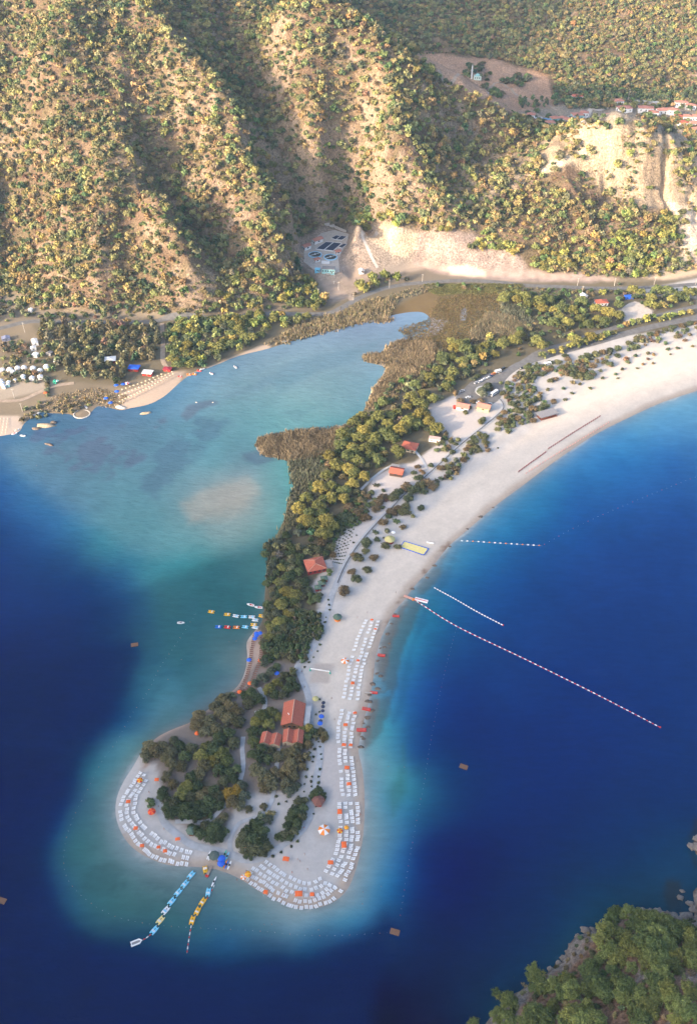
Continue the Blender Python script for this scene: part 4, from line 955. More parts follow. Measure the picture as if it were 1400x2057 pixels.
quarry = np.maximum(sdist(hpx, hpy, [(605,478),(655,450),(700,455),(780,446),(850,465),(950,468),(1040,500),(1060,535),(1160,555),(1500,565),(1500,640),(600,640)]), sdist(hpx, hpy, [(828,110),(900,108),(1010,122),(1110,155),(1140,220),(1400,215),(1400,235),(1100,250),(1040,238),(960,195),(880,150)]))
ok = (r_.random(300000) < prob) & (hzz > 3.5) & (low < 0) & (quarry < 0) & (hpx > -160) & (hpx < 1560)
cell = {}; HT = []
for a, b_, pd, n_ in zip(hx[ok], hyy[ok], dd[ok], fine[ok]):
    sp = 3.6 if pd > .7 else 2.4
    i, j = int(a // 6), int(b_ // 6)
    if any((a - c) ** 2 + (b_ - d) ** 2 < sp * sp for di in (-1, 0, 1) for dj in (-1, 0, 1) for c, d in cell.get((i + di, j + dj), ())): continue
    cell.setdefault((i, j), []).append((a, b_)); HT.append((a, b_, pd))
print("hill plants", len(HT))
R2 = random.Random(9)
for a, b_, pd in HT:
    big = R2.random() < (.55 if pd > .65 else .25)
    u = R2.random()
    if big: PLANTS.append(('far', 'pine' if u < .6 else 'round', 'hill' if u < .8 else 'dark', a, b_, float(gz(a, b_)), R2.uniform(2.4, 4.2), R2.uniform(.9, 1.3)))
    else: PLANTS.append(('farbush', 'bush', 'dark' if u < .2 else 'hill', a, b_, float(gz(a, b_)), R2.uniform(.9, 2.6), R2.uniform(.8, 1.3)))

for q, sp_, n_, sd in (([(585,290),(640,270),(700,330),(720,400),(760,440),(700,452),(655,446),(612,470),(600,430),(590,360)], 3.3, 420, 90), ([(705,300),(760,280),(800,340),(840,420),(780,438),(730,420)], 4.6, 120, 91),
                       ([(590,200),(620,180),(660,250),(690,300),(640,280)], 4.6, 90, 92), ([(860,420),(960,400),(1040,440),(1000,470),(900,460)], 5, 90, 93)):
    for x, y in scatter(q, sp_, n_, sd):
        if R2.random() < .6: PLANTS.append(('far', R2.choice(['pine', 'round']), R2.choice(['hill', 'hill', 'dark']), x, y, float(gz(x, y)), R2.uniform(2.2, 3.8), R2.uniform(.9, 1.2)))
        else: PLANTS.append(('farbush', 'bush', 'hill', x, y, float(gz(x, y)), R2.uniform(1.2, 2.6), R2.uniform(.9, 1.2)))

# the 300 of each kind that show largest become objects, the rest one mass each
LIMIT = {'pine_tree': 300, 'broadleaf_tree': 300, 'shrub': 300, 'sapling': 200}
MASS = {'pine_tree': 'pine_forest', 'far': 'pine_forest', 'broadleaf_tree': 'woodland', 'shrub': 'scrub', 'farbush': 'scrub', 'sapling': 'scrub'}
MASSLABEL = {'pine_forest': 'olive pine forest covering the hillsides', 'woodland': 'dense mixed woodland behind the lagoon shore', 'scrub': 'low dry scrub scattered over the slopes'}
byk = {}
for p in PLANTS: byk.setdefault(p[0], []).append(p)
THINGS = []; masses = {}
for kind, ps in byk.items():
    if kind in LIMIT:
        def size(p):
            px, py = pix(p[3], p[4], p[5]); vis = -20 < px < 1420 and 0 < py < 2110
            return (vis, p[6] / math.sqrt(p[3] ** 2 + p[4] ** 2 + (CAM_H - p[5]) ** 2))
        ps.sort(key=size, reverse=True)
        THINGS += ps[:LIMIT[kind]]; rest = ps[LIMIT[kind]:]
    else: rest = ps
    masses.setdefault(MASS[kind], []).extend(rest)
print({k: len(v) for k, v in byk.items()})
def merge(name, ps, seed, label):
    r_ = np.random.default_rng(seed); V = []; T = []; Cc = []; o = 0
    groups = {}
    for p in ps:
        sh = p[1]; k = int(r_.integers(len(LO[sh]))); groups.setdefault((sh, k), []).append(p)
    for (sh, k), g in groups.items():
        v, t, br = LO[sh][k]; n = len(g)
        pos = np.array([q[3:6] for q in g]); rad = np.array([q[6] for q in g]); hf = np.array([q[7] for q in g]) * r_.uniform(.85, 1.15, n)
        a = r_.uniform(0, 6.28, n); c, s = np.cos(a)[:, None], np.sin(a)[:, None]
        x = (v[None, :, 0] * c - v[None, :, 1] * s) * rad[:, None]; y = (v[None, :, 0] * s + v[None, :, 1] * c) * rad[:, None] * r_.uniform(.8, 1.2, (n, 1))
        z = v[None, :, 2] * (rad * hf)[:, None] * 1.05 - .1
        V.append((np.stack([x, y, z], -1) + pos[:, None]).reshape(-1, 3))
        T.append((t[None] + (np.arange(n) * len(v))[:, None, None]).reshape(-1, 3) + o); o += n * len(v)
        tint = np.array([TINTS[q[2]][int(r_.integers(len(TINTS[q[2]])))] for q in g]) * r_.uniform(.7, 1.35, (n, 1)) * (1 + .10 * r_.standard_normal((n, 3)))
        Cc.append((br[None, :, None] * tint[:, None]).reshape(-1, 3))
    me = tri_mesh(name, np.concatenate(V), np.concatenate(T), np.clip(np.concatenate(Cc), .01, .6)); me.materials.append(FOL)
    ob = bpy.data.objects.new(name, me); COL.objects.link(ob); ob['kind'] = 'stuff'; ob['label'] = label
for nm, ps in masses.items(): merge(nm, ps, 40 + len(nm), MASSLABEL[nm])

PLANTOBJ = []
R3 = random.Random(21); proto = {}
for (kind, sh, tint, x, y, z, r, hf) in THINGS:
    k = R3.randrange(len(HI[sh])); ti = R3.randrange(len(TINTS[tint])); key = (sh, k, tint, ti)
    rot = R3.uniform(0, 6.28)
    if kind in ('pine_tree', 'broadleaf_tree'):
        root = empty(kind, (x, y, z - .1), rot)
        for nm, me in (('trunk', trunk_mesh(sh, k)), ('crown', crown_mesh(*key))):
            c = bpy.data.objects.new(nm, me); COL.objects.link(c); c.parent = root
    else:
        root = bpy.data.objects.new(kind, crown_mesh(*key)); COL.objects.link(root); root.location = (x, y, z - .05); root.rotation_euler = (0, 0, rot)
    root.scale = (r, r * R3.uniform(.88, 1.12), r * hf)
    PLANTOBJ.append((root, kind, tint, x, y, r))

# reeds: nobody could count them
def reeds(name, areas, label):
    r_ = np.random.default_rng(len(name)); V = []; Cc = []
    for poly, n, hgt, cols in areas:
        poly = np.array(poly, float); q = r_.uniform(poly.min(0), poly.max(0), (n, 2)); q = q[sdist(q[:, 0], q[:, 1], poly) + r_.normal(0, 2, len(q)) > 0]
        x, y = P(q[:, 0], q[:, 1], 1.0); z = np.maximum(gz(x, y), 0.0)
        n = len(x); clump = fbm(x, y, 9, 3, 51)
        for j in range(5):
            a = r_.uniform(0, 6.28, n); w = r_.uniform(.25, .6, n); h = hgt * r_.uniform(.55, 1.1, n) * (.55 + .9 * clump)
            ox, oy = r_.normal(0, .7, n), r_.normal(0, .7, n); lx, ly = r_.normal(0, .6, n), r_.normal(0, .6, n)
            p0 = np.stack([x + ox - w * np.cos(a), y + oy - w * np.sin(a), z - .2], -1); p1 = np.stack([x + ox + w * np.cos(a), y + oy + w * np.sin(a), z - .2], -1)
            p2 = np.stack([x + ox + lx, y + oy + ly, z + h], -1)
            V.append(np.stack([p0, p1, p2], 1).reshape(-1, 3))
            col = np.array(cols)[r_.integers(len(cols), size=n)] * r_.uniform(.7, 1.3, (n, 1)) * (.6 + .8 * clump[:, None]); Cc.append(np.repeat(col, 3, 0))
    V = np.concatenate(V); me = tri_mesh(name, V, np.arange(len(V)).reshape(-1, 3), np.concatenate(Cc)); me.materials.append(FOL)
    ob = bpy.data.objects.new(name, me); COL.objects.link(ob); ob['kind'] = 'stuff'; ob['label'] = label
TAN = [(.42,.32,.19), (.35,.26,.16), (.30,.25,.14)]; GG = [(.17,.18,.12), (.21,.20,.13), (.14,.16,.10)]; BR = [(.23,.18,.115), (.29,.225,.14)]
reeds("reeds", [
    ([(735,820),(752,780),(776,745),(772,732),(730,722),(728,712),(770,708),(785,690),(810,680),(870,690),(880,705),(860,740),(820,770),(790,800),(760,820)], 5200, 3.4, TAN + BR),
    ([(515,892),(522,878),(590,866),(690,856),(705,850),(690,900),(650,915),(600,925),(530,912)], 4200, 3.0, BR + [(.30,.24,.15)]),
    ([(700,850),(720,845),(700,890),(650,960),(610,1020),(575,1080),(560,1085),(572,1040),(590,978),(578,928),(620,915),(660,900)], 4600, 3.2, GG),
    ([(530,695),(600,655),(690,625),(760,600),(800,600),(780,635),(700,655),(640,672),(560,690)], 3800, 3.2, TAN + [(.20,.19,.09)]),
    ([(940,675),(980,630),(1030,640),(1060,660),(1020,690),(960,690)], 2600, 3.4, TAN + GG + BR),
    ([(1000,600),(1080,640),(1050,660),(1010,640)], 900, 2.6, GG),
    ([(545,1085),(565,1075),(560,1130),(535,1180),(538,1140)], 700, 3, GG),
    ([(750,640),(780,632),(790,642),(760,648)], 300, 2, TAN),
    ([(700,618),(860,575),(880,580),(800,604),(700,632)], 1500, 2.2, GG + TAN),
    ], "tall tan and grey green reeds along the lagoon shore")
reeds("marsh_grass", [([(800,660),(860,640),(880,600),(1010,585),(1030,610),(1000,640),(950,690),(880,715),(830,690)], 9000, .9, [(.19,.13,.06), (.15,.11,.05), (.13,.12,.05)]),
    ([(850,572),(1050,572),(1040,590),(870,592)], 2500, 1.2, [(.13,.14,.05), (.17,.15,.06)]),
    ([(190,780),(260,795),(240,815),(180,810),(100,825),(70,820),(120,795)], 1500, 1.0, TAN)], "brown marsh grass around the head of the lagoon")
# smooth dark thickets
reg = [(640,1215),(655,1235),(645,1270),(630,1300),(605,1335),(585,1340),(560,1325),(540,1330),(525,1310),(540,1290),(570,1275),(590,1230)]
r_ = random.Random(3); TH = []
for x, y in scatter(reg, 1.9, 500, 60): TH.append(('t', 'bush', 'dark', x, y, float(gz(x, y)), r_.uniform(1.6, 2.4), 1.1 + .4 * r_.random()))
for x, y in scatter([(330,1605),(420,1590),(465,1590),(430,1645),(350,1645),(330,1630)], 2.2, 200, 61): TH.append(('t', 'bush', 'dark', x, y, float(gz(x, y)), r_.uniform(1.4, 2.2), 1.1))
for x, y in scatter([(690,1020),(750,1025),(735,1050),(700,1055),(680,1075),(670,1110),(640,1125),(640,1090)], 2.2, 200, 62): TH.append(('t', 'bush', 'dark', x, y, float(gz(x, y)), r_.uniform(1.4, 2.2), 1.1))
merge("thicket", TH, 5, "low dark green evergreen thicket beside the sandy path")
# ------------------------------------------------------------------ materials for the built things
WHITE = mat("white_paint", (0.80, 0.80, 0.79, 1), .5, .05, 1); CREAM = mat("cream_wall", (0.62, 0.52, 0.36, 1), .8, .1, .5); YEL = mat("yellow_wall", (0.72, 0.62, 0.26, 1), .8, .08, .5)
TILE = mat("roof_tile", (0.42, 0.12, 0.075, 1), .85, .25, 2.5); TILEP = mat("pale_roof_tile", (0.50, 0.22, 0.16, 1), .85, .2, 2.5); RIDGE = mat("ridge_tile", (0.55, 0.36, 0.26, 1), .85, .1, 2)
REDW = mat("red_wall", (0.30, 0.03, 0.025, 1), .7, .15, 1); WOOD = mat("wood", (0.22, 0.12, 0.07, 1), .85, .2, 3); DWOOD = mat("dark_wood", (0.09, 0.05, 0.035, 1), .9, .2, 3)
GREYR = mat("grey_roof", (0.26, 0.25, 0.25, 1), .8, .12, 1); GRN = mat("green_roof", (0.10, 0.15, 0.11, 1), .8, .2, 2); ORA = mat("orange_cloth", (0.85, 0.16, 0.04, 1), .8, .08, 1)
REDC = mat("red_cloth", (0.62, 0.04, 0.03, 1), .8, .08, 1); BLU = mat("blue_cloth", (0.03, 0.13, 0.62, 1), .7, .08, 1); LBLU = mat("light_blue_plastic", (0.22, 0.62, 0.82, 1), .4, .05, 1)
YELP = mat("yellow_plastic", (0.85, 0.48, 0.03, 1), .4, .05, 1); REDP = mat("red_plastic", (0.65, 0.03, 0.02, 1), .4, .05, 1); BLUP = mat("blue_plastic", (0.02, 0.16, 0.60, 1), .4, .05, 1); ORP = mat("orange_plastic", (0.85, 0.25, 0.03, 1), .4, .05, 1)
STRAW = mat("straw", (0.66, 0.52, 0.33, 1), .95, .2, 4); THATCH = mat("thatch", (0.48, 0.44, 0.20, 1), .95, .2, 4); BLACK = mat("black", (0.02, 0.02, 0.025, 1), .5, .1, 1); GLASS = mat("window_glass", (0.03, 0.04, 0.05, 1), .15, .05, 1, .6)
CONC = mat("concrete", (0.40, 0.41, 0.42, 1), .9, .12, .4); ASPH = mat("asphalt", (0.16, 0.155, 0.15, 1), .95, .18, .3); DIRT = mat("dirt", (0.36, 0.28, 0.21, 1), .95, .2, .4); PALE = mat("pale_gravel", (0.52, 0.46, 0.40, 1), .95, .12, .4)
POLE = mat("pale_pole", (0.55, 0.50, 0.44, 1), .8, .1, 1); SKIN = mat("skin", (0.42, 0.22, 0.14, 1), .6, .05, 1); PINK = mat("pink_cloth", (0.75, 0.25, 0.30, 1), .8, .05, 1); COURT = mat("court_yellow", (0.78, 0.66, 0.26, 1), .9, .06, .6)
ROCKM = mat("rock", (0.42, 0.33, 0.22, 1), .95, .4, .6); GREENP = mat("green_plastic", (0.05, 0.45, 0.30, 1), .5, .05, 1); BROWNC = mat("brown_roof", (0.20, 0.09, 0.07, 1), .9, .15, 2); AQUA = mat("aqua_wall", (0.35, 0.62, 0.62, 1), .8, .06, 1)
DARKB = mat("panel_blue", (0.035, 0.045, 0.09, 1), .5, .15, .5); BEACHW = mat("wet_planks", (0.34, 0.27, 0.22, 1), .85, .2, 2)

def ribbon(name, pts, w, mt, lift, label, zguess=1.5, step=2.2, thick=None):
    line = [P(px, py, zguess) if zguess < 5 else h1(px, py)[:2] for px, py in pts]
    line = smooth_line(line, 8); arr = np.array(line); seg = np.r_[0, np.cumsum(np.hypot(*np.diff(arr, axis=0).T))]
    n = max(2, int(seg[-1] / step)); s = np.linspace(0, seg[-1], n); x = np.interp(s, seg, arr[:, 0]); y = np.interp(s, seg, arr[:, 1])
    tx, ty = np.gradient(x), np.gradient(y); L = np.hypot(tx, ty) + 1e-9; nx, ny = -ty / L, tx / L
    mb = MB(); vs = []; ks = (-1, -.5, 0, .5, 1)
    for i in range(n):
        for k in ks:
            a, b_ = x[i] + nx[i] * k * w / 2, y[i] + ny[i] * k * w / 2
            vs.append((a, b_, max(0.3, float(gz(a, b_))) + lift + (0 if abs(k) < 1 else -.04)))
    m_ = len(ks); fs = [(i * m_ + j, (i + 1) * m_ + j, (i + 1) * m_ + j + 1, i * m_ + j + 1) for i in range(n - 1) for j in range(m_ - 1)]
    fs = [tuple(reversed(f)) for f in fs]
    mb.add(vs, fs); o = mb.build(name, mt); o['kind'] = 'structure'; o['label'] = label
    return x, y
RM = {'asphalt': ASPH, 'pale': PALE, 'dirt': DIRT, 'concrete': CONC}
for i, (nm, mt, w, pts, lab) in enumerate(ROADS):
    lift = .10 + .012 * i
    if nm == 'village_road': lift = .5
    ribbon(nm, pts, w, RM[mt], lift, lab, 22 if max(p[1] for p in pts) < 300 else 1.5)
# car park sheet with its round island and kerb
def sheet(name, poly, mt, lift, label):
    pts = smooth_line([P(px, py, 1.9) for px, py in poly], 3, True)
    z = max(float(gz(x, y)) for x, y in pts) + lift
    mb = MB(); mb.prism(pts, z - .5, z); o = mb.build(name, mt); o['kind'] = 'structure'; o['label'] = label; return o
sheet("car_park", [(925,788),(945,768),(975,752),(998,750),(1012,765),(1006,790),(1003,802),(985,812),(960,812),(930,808),(915,800)], ASPH, .06, "grey asphalt car park around a planted island")
sheet("gravel_yard", [(1245,624),(1274,606),(1308,624),(1300,640),(1258,645)], PALE, .05, "pale gravel yard beside the resort road")
kx, ky = P(971, 786, 2); ring = [(kx + 6.8 * math.cos(t * .35), ky + 7.5 * math.sin(t * .35)) for t in range(18)]
mb = MB(); mb.prism(ring, 1.6, 2.5); o = mb.build("kerb", CONC); o['kind'] = 'structure'; o['label'] = 'raised round kerb of the car park island'

LANDMARKS = []
def landmark(name, x, y): LANDMARKS.append((name, x, y))
def gnd(px, py, z=1.7): return P(px, py, z)

# ------------------------------------------------------------------ buildings
def windows(root, w, d, z, wz, n, mt=None, side='y'):
    for i in range(n):
        f = (i + .5) / n - .5
        mb = MB(); mb.box(f * w, -d / 2 - .01, z, min(1.3, w / n * .5), .09, wz); o = mb.build("window", mt or GLASS, root)
        if n <= 6: o.name = "window"
def building(name, label, cat, x, y, rz, w, d, h, roof='gable', rh=2.0, wall=None, roofm=None, nwin=3, group=None, z=None, ov=.6, door=True, ridgecap=False):
    z0 = float(gz(x, y)) if z is None else z
    t = tag(empty(name, (x, y, z0), rz), label, cat, group)
    mb = MB(); mb.box(0, 0, -1.5, w, d, h + 1.5); mb.build("wall", wall or WHITE, t)
    mb = MB(); rm = roofm or TILE
    if roof == 'gable': mb.gable(0, 0, h, w, d, rh, ov)
    elif roof == 'hip': mb.hip(0, 0, h + .003, w, d, rh, ov)
    else: mb.box(0, 0, h + .003, w + ov * 2, d + ov * 2, .3)
    r = mb.build("roof", rm, t)
    if ridgecap:
        mb = MB(); mb.tube((0, -d / 2 - ov, h + rh + .28), (0, d / 2 + ov, h + rh + .28), .22, n=6); mb.build("ridge_cap", RIDGE, r)
    if nwin:
        windows(t, w, d, h * .4, h * .35, nwin)
        for sx in (-1, 1):
            mb = MB(); mb.box(sx * (w / 2 + .01), 0, h * .4, .09, min(2.2, d * .3), h * .35); mb.build("window", GLASS, t)
    if door:
        mb = MB(); mb.box(w * .28 if nwin else 0, -d / 2 - .03, 0, 1.0, .1, 2.0); mb.build("door", WOOD, t)
    return t
def ridge_place(ax, ay, bx, by, z):
    A = Vector(P(ax, ay, z)); B = Vector(P(bx, by, z)); c = (A + B) / 2; d = B - A
    return c.x, c.y, math.atan2(d.y, d.x) - math.pi / 2, d.length
# main restaurant
x, y, rz, L = ridge_place(586, 1453, 592, 1410, 6.5)
t = building("restaurant", "long restaurant with a big red tiled gable roof and pale ridge", "restaurant", x, y, rz, 10.6, L, 3.4, 'gable', 2.9, WOOD, TILE, 4, ridgecap=True)
mb = MB(); mb.box(7.6, 0, 2.6, 3.0, L * .96, .12); mb.build("terrace_roof", CONC, t)
for k in range(5):
    mb = MB(); mb.tube((8.9, -L * .45 + k * L * .225, -.3), (8.9, -L * .45 + k * L * .225, 2.6), .09, n=6); mb.build("post", WHITE, t)
mb = MB(); mb.tube((-2.0, -2, 5.0), (-2.0, -2, 6.2), .25, n=8); mb.tube((-2.6, -1, 4.6), (-2.6, -1, 5.6), .2, n=8); mb.build("chimney", WHITE, t)
landmark("long restaurant roof", x, y)
for (a, b_, c, d_), lab in (((577, 1491, 580, 1466), "small building with two parallel red gable roofs just below the restaurant"), ((531, 1493, 537, 1472), "red double gabled building half hidden in the island trees")):
    x, y, rz, L = ridge_place(a, b_, c, d_, 5)
    t = tag(empty("service_building", (x, y, float(gz(x, y))), rz), lab, "building")
    for k in (0, 1):
        mb = MB(); mb.box(k * 5.4, 0, -1, 5.38, L - .6, 4.0); mb.build("wall", CREAM, t)
        mb = MB(); mb.gable(k * 5.4, 0, 3.0, 5.0, L, 1.5, .19); r = mb.build("roof", TILE, t)
        mb = MB(); mb.tube((k * 5.4, -L / 2 - .2, 4.75), (k * 5.4, L / 2 + .2, 4.75), .14, n=6); mb.build("ridge_cap", RIDGE, r)
    mb = MB(); mb.box(-1, -L / 2 + .28, .2, 1, .1, 2); mb.build("door", WOOD, t)
    landmark("double gabled red roof below the restaurant" if a > 550 else "half hidden red double roof", x, y)
# hip roofed beach restaurant
x, y = P(633, 1134, 4.5); t = building("beach_cafe", "red hip roofed cafe with a grey side awning between thicket and promenade", "cafe", x, y, .28, 11.5, 10.5, 3.2, 'hip', 2.2, REDW, TILE, 4)
mb = MB(); mb.box(8.6, -1.5, 2.7, 4.6, 7.5, .15); mb.build("awning", GREYR, t)
for s in (-1, 1):
    mb = MB(); mb.tube((10.6, -1.5 + s * 3.4, -.3), (10.6, -1.5 + s * 3.4, 2.7), .08, n=6); mb.build("post", WOOD, t)
mb = MB()
for s in ((1, 1), (1, -1), (-1, 1), (-1, -1)): mb.tube((s[0] * 6.2, s[1] * 5.7, 3.42), (0, s[1] * 1.6, 5.42), .13, n=5)
mb.build("ridge_cap", RIDGE, t)
landmark("red hip roofed cafe", x, y)
for px, py, lab in ((651, 1163, "small red hut with green roof, nearest the red hip roofed cafe"), (646, 1172, "small red hut with green roof, middle one of three below the cafe"), (639, 1181, "small red hut with green roof, farthest below the red hip roofed cafe")):
    x, y = P(px, py, 3.0); building("hut", lab, "hut", x, y, .2, 3.6, 3.0, 2.1, 'hip', .9, REDW, GRN, 1, "green roofed huts below the cafe", ov=.4)
landmark("row of green roofed huts", *P(645, 1172, 2))
def kiosk(px, py, r, label, wallm, roofm, lm, n=8, hh=2.3, rh=1.6):
    x, y = P(px, py, 2.5); t = tag(empty("kiosk", (x, y, float(gz(x, y)))), label, "kiosk")
    mb = MB(); mb.lathe([(r * .8, -.4), (r * .8, 1.0)], n); mb.build("counter", wallm, t)
    mb = MB()
    for k in range(n): a = math.pi / n + k * 2 * math.pi / n; mb.tube((r * .78 * math.cos(a), r * .78 * math.sin(a), 1.0), (r * .78 * math.cos(a), r * .78 * math.sin(a), hh), .07, n=5)
    mb.build("post", WOOD, t); mb = MB(); mb.lathe([(r * .45, -.2), (r * .45, hh)], n); mb.build("core", DWOOD, t)
    mb = MB(); mb.lathe([(r * 1.08, hh), (r * 1.12, hh + .08), (r * .6, hh + rh * .55), (.12, hh + rh), (.05, hh + rh + .25)], n); mb.build("roof", roofm, t)
    landmark(lm, x, y)
kiosk(678, 1242, 2.5, "round orange kiosk with green conical roof on the sand beside the promenade", ORP, GRN, "orange kiosk with green roof")
kiosk(640, 1610, 3.1, "red kiosk with brown hexagonal roof beside the island promenade", REDW, BROWNC, "red hexagonal kiosk", 6)
kiosk(783, 1086, 3.2, "round kiosk under a thatched roof next to the yellow court", REDW, THATCH, "thatched kiosk", 10)
kiosk(385, 1670, 2.4, "small hut with green conical roof at the corner of a round tree", WOOD, GRN, "green roofed hut on the crescent beach", 6)
# cabins and houses of the park
x, y = P(823, 896, 4.5); t = building("cabin", "cabin with red hip roof among the pines inland of the promenade", "cabin", x, y, -.35, 10.5, 8.5, 3, 'hip', 2.0, CREAM, TILE, 3); landmark("red hip roofed cabin in the pines", x, y)
x, y = P(797, 946, 4.5); t = building("cabin", "dark timber cabin with red gable roof on a white sand clearing", "cabin", x, y, math.radians(75), 7, 9, 3, 'gable', 1.6, DWOOD, TILE, 3)
mb = MB(); mb.box(5.5, 3, 2.5, 4, 5, .15); mb.build("porch_roof", GREYR, t); landmark("dark timber cabin", x, y)
x, y = P(873, 882, 3.5); building("storage_shed", "low shed with flat pinkish roof beside the pines", "shed", x, y, -.25, 8.5, 3.6, 2.6, 'flat', 0, WHITE, mat("pink_roof", (.62, .42, .36, 1), .8, .1, 1), 2, ov=.2); landmark("low pink roofed shed", x, y)
x, y = P(930, 816, 4); building("ticket_office", "white house with terracotta roof half behind shrubs at the car park", "house", x, y, math.radians(72), 6.5, 9.5, 3, 'gable', 1.6, WHITE, TILEP, 3); landmark("terracotta house at the car park", x, y)
x, y = P(972, 817, 4); building("yellow_house", "yellow walled house with orange gable roof beside the roundabout", "house", x, y, math.radians(68), 7.0, 9.5, 3.2, 'gable', 1.7, YEL, TILEP, 3); landmark("yellow walled house", x, y)
x, y = P(917, 819, 2.5); kiosk(913, 819, 1.6, "tiny red topped stall beside the terracotta house", REDW, REDC, "tiny red stall", 8, 2.0, .8)
x, y = P(1207, 607, 4); building("red_roof_house", "house with red tiled roof among trees behind the reed bed", "house", x, y, .1, 11, 7, 3, 'hip', 1.6, WHITE, TILE, 3); landmark("red roofed house behind the marsh", x, y)
x, y = P(1172, 594, 4); building("white_house", "small white shed under the poles beside the coast road", "shed", x, y, .3, 5, 4.5, 3, 'gable', 1.0, WHITE, WHITE, 1); landmark("small white shed by the coast road", x, y)
x, y = P(1262, 597, 3); building("blue_shed", "low blue shed at the trees by the coast road", "shed", x, y, .1, 8, 4, 2.4, 'flat', 0, BLU, BLU, 2, ov=.1); landmark("low blue shed", x, y)
# open pavilion on the beach
x, y = P(1098, 833, 3); t = tag(empty("beach_pavilion", (x, y, float(gz(x, y))), .42), "long open beach pavilion with a grey flat roof and red railing", "pavilion"); landmark("long beach pavilion", x, y)
mb = MB(); mb.box(0, 0, -.6, 15, 7, .8); mb.build("floor", WOOD, t); mb = MB(); mb.box(0, 0, 2.9, 16.5, 8.2, .25); mb.build("roof", GREYR, t)
for i in range(5):
    for s in (-1, 1): mb = MB(); mb.tube((-7 + i * 3.5, s * 3.3, .2), (-7 + i * 3.5, s * 3.3, 2.9), .1, n=6); mb.build("post", REDW, t)
mb = MB(); mb.box(0, -3.35, .9, 14, .08, .12); mb.box(0, -3.35, .5, 14, .08, .08); mb.box(-7.2, 0, .9, .08, 6.5, .12); mb.box(7.2, 0, .9, .08, 6.5, .12); mb.build("railing", REDW, t); mb = MB(); mb.box(-4, 1, .21, 5, 3, 1.2); mb.build("bar_counter", DWOOD, t)

# handrail and dark planks along the promenade
x_, y_ = ribbon("boardwalk", [(1004,803),(1010,812),(1009,824),(985,846),(930,890),(888,928),(850,962),(815,992),(780,1028),(748,1062),(720,1095),(700,1125),(688,1148),(678,1172)], .7, mat("dark_planks", (.09,.085,.09,1), .9, .2, 2), .38, "dark planked edge of the promenade")
t = tag(empty("handrail", (float(x_[0]), float(y_[0]), 2)), "dark handrail following the promenade from the car park", "railing")
mb = MB(); zz = [float(gz(a, b_)) for a, b_ in zip(x_, y_)]
for i in range(len(x_) - 1): mb.tube((x_[i] - x_[0] + .9, y_[i] - y_[0] - .9, zz[i] - 1), (x_[i + 1] - x_[0] + .9, y_[i + 1] - y_[0] - .9, zz[i + 1] - 1), .06, n=4)
mb.build("top_rail", BLACK, t); mb = MB()
for i in range(0, len(x_), 2): mb.tube((x_[i] - x_[0] + .9, y_[i] - y_[0] - .9, zz[i] - 2.2), (x_[i] - x_[0] + .9, y_[i] - y_[0] - .9, zz[i] - 1), .05, n=4)
o = mb.build("balusters", BLACK, t); o['kind'] = 'stuff'

# ------------------------------------------------------------------ courts
def quad_thing(name, label, cat, corners, mt, border, bmt, z=.06):
    c = [Vector(P(px, py, 1.9)) for px, py in corners]; m_ = sum(c, Vector((0, 0))) / 4
    zz = max(float(gz(*q)) for q in c)
    t = tag(empty(name, (m_.x, m_.y, zz)), label, cat); loc = [q - m_ for q in c]
    mb = MB(); mb.prism([tuple(q * 1.0) for q in loc], -.3, z); mb.build("playing_surface", mt, t)
    for i in range(4):
        a, b_ = loc[i], loc[(i + 1) % 4]; mb = MB(); mb.tube((a.x, a.y, z + .02), (b_.x, b_.y, z + .02), border, n=5); mb.build("border", bmt, t)
    return t, loc
t, loc = quad_thing("volleyball_court", "yellow beach volleyball court edged in blue on the white sand", "court", [(812,1086),(860.5,1101),(851,1114),(803.5,1098)], COURT, .28, BLU); landmark("yellow volleyball court", t.location.x, t.location.y)
x, y = P(864, 1089, 2); t = tag(empty("changing_screen", (x, y, float(gz(x, y))), -.25), "long pale screen on the sand beyond the yellow court", "screen"); mb = MB(); mb.box(0, 0, 0, 5, .3, 1.2); mb.build("panel", WHITE, t)
x0, y0 = P(623, 1347, 2); x1, y1 = P(663, 1353, 2); t = tag(empty("volleyball_net", ((x0 + x1) / 2, (y0 + y1) / 2, 2)), "white volleyball net between two green padded posts on sand", "net"); landmark("volleyball net", (x0 + x1) / 2, (y0 + y1) / 2)
hx_, hy_ = (x1 - x0) / 2, (y1 - y0) / 2; mb = MB(); mb.add([(-hx_, -hy_, 1.2), (hx_, hy_, 1.2), (hx_, hy_, 2.3), (-hx_, -hy_, 2.3), (-hx_, -hy_ + .06, 1.2), (hx_, hy_ + .06, 1.2), (hx_, hy_ + .06, 2.3), (-hx_, -hy_ + .06, 2.3)], [(0, 1, 2, 3), (7, 6, 5, 4), (3, 2, 6, 7), (0, 4, 5, 1)]); mb.build("net", WHITE, t)
for s in (-1, 1): mb = MB(); mb.tube((s * hx_, s * hy_, -.3), (s * hx_, s * hy_, 2.4), .16, n=8); mb.lathe([(.5, 0), (.45, .5), (.2, .6)], 8, s * hx_, s * hy_); mb.build("post", GREENP, t)

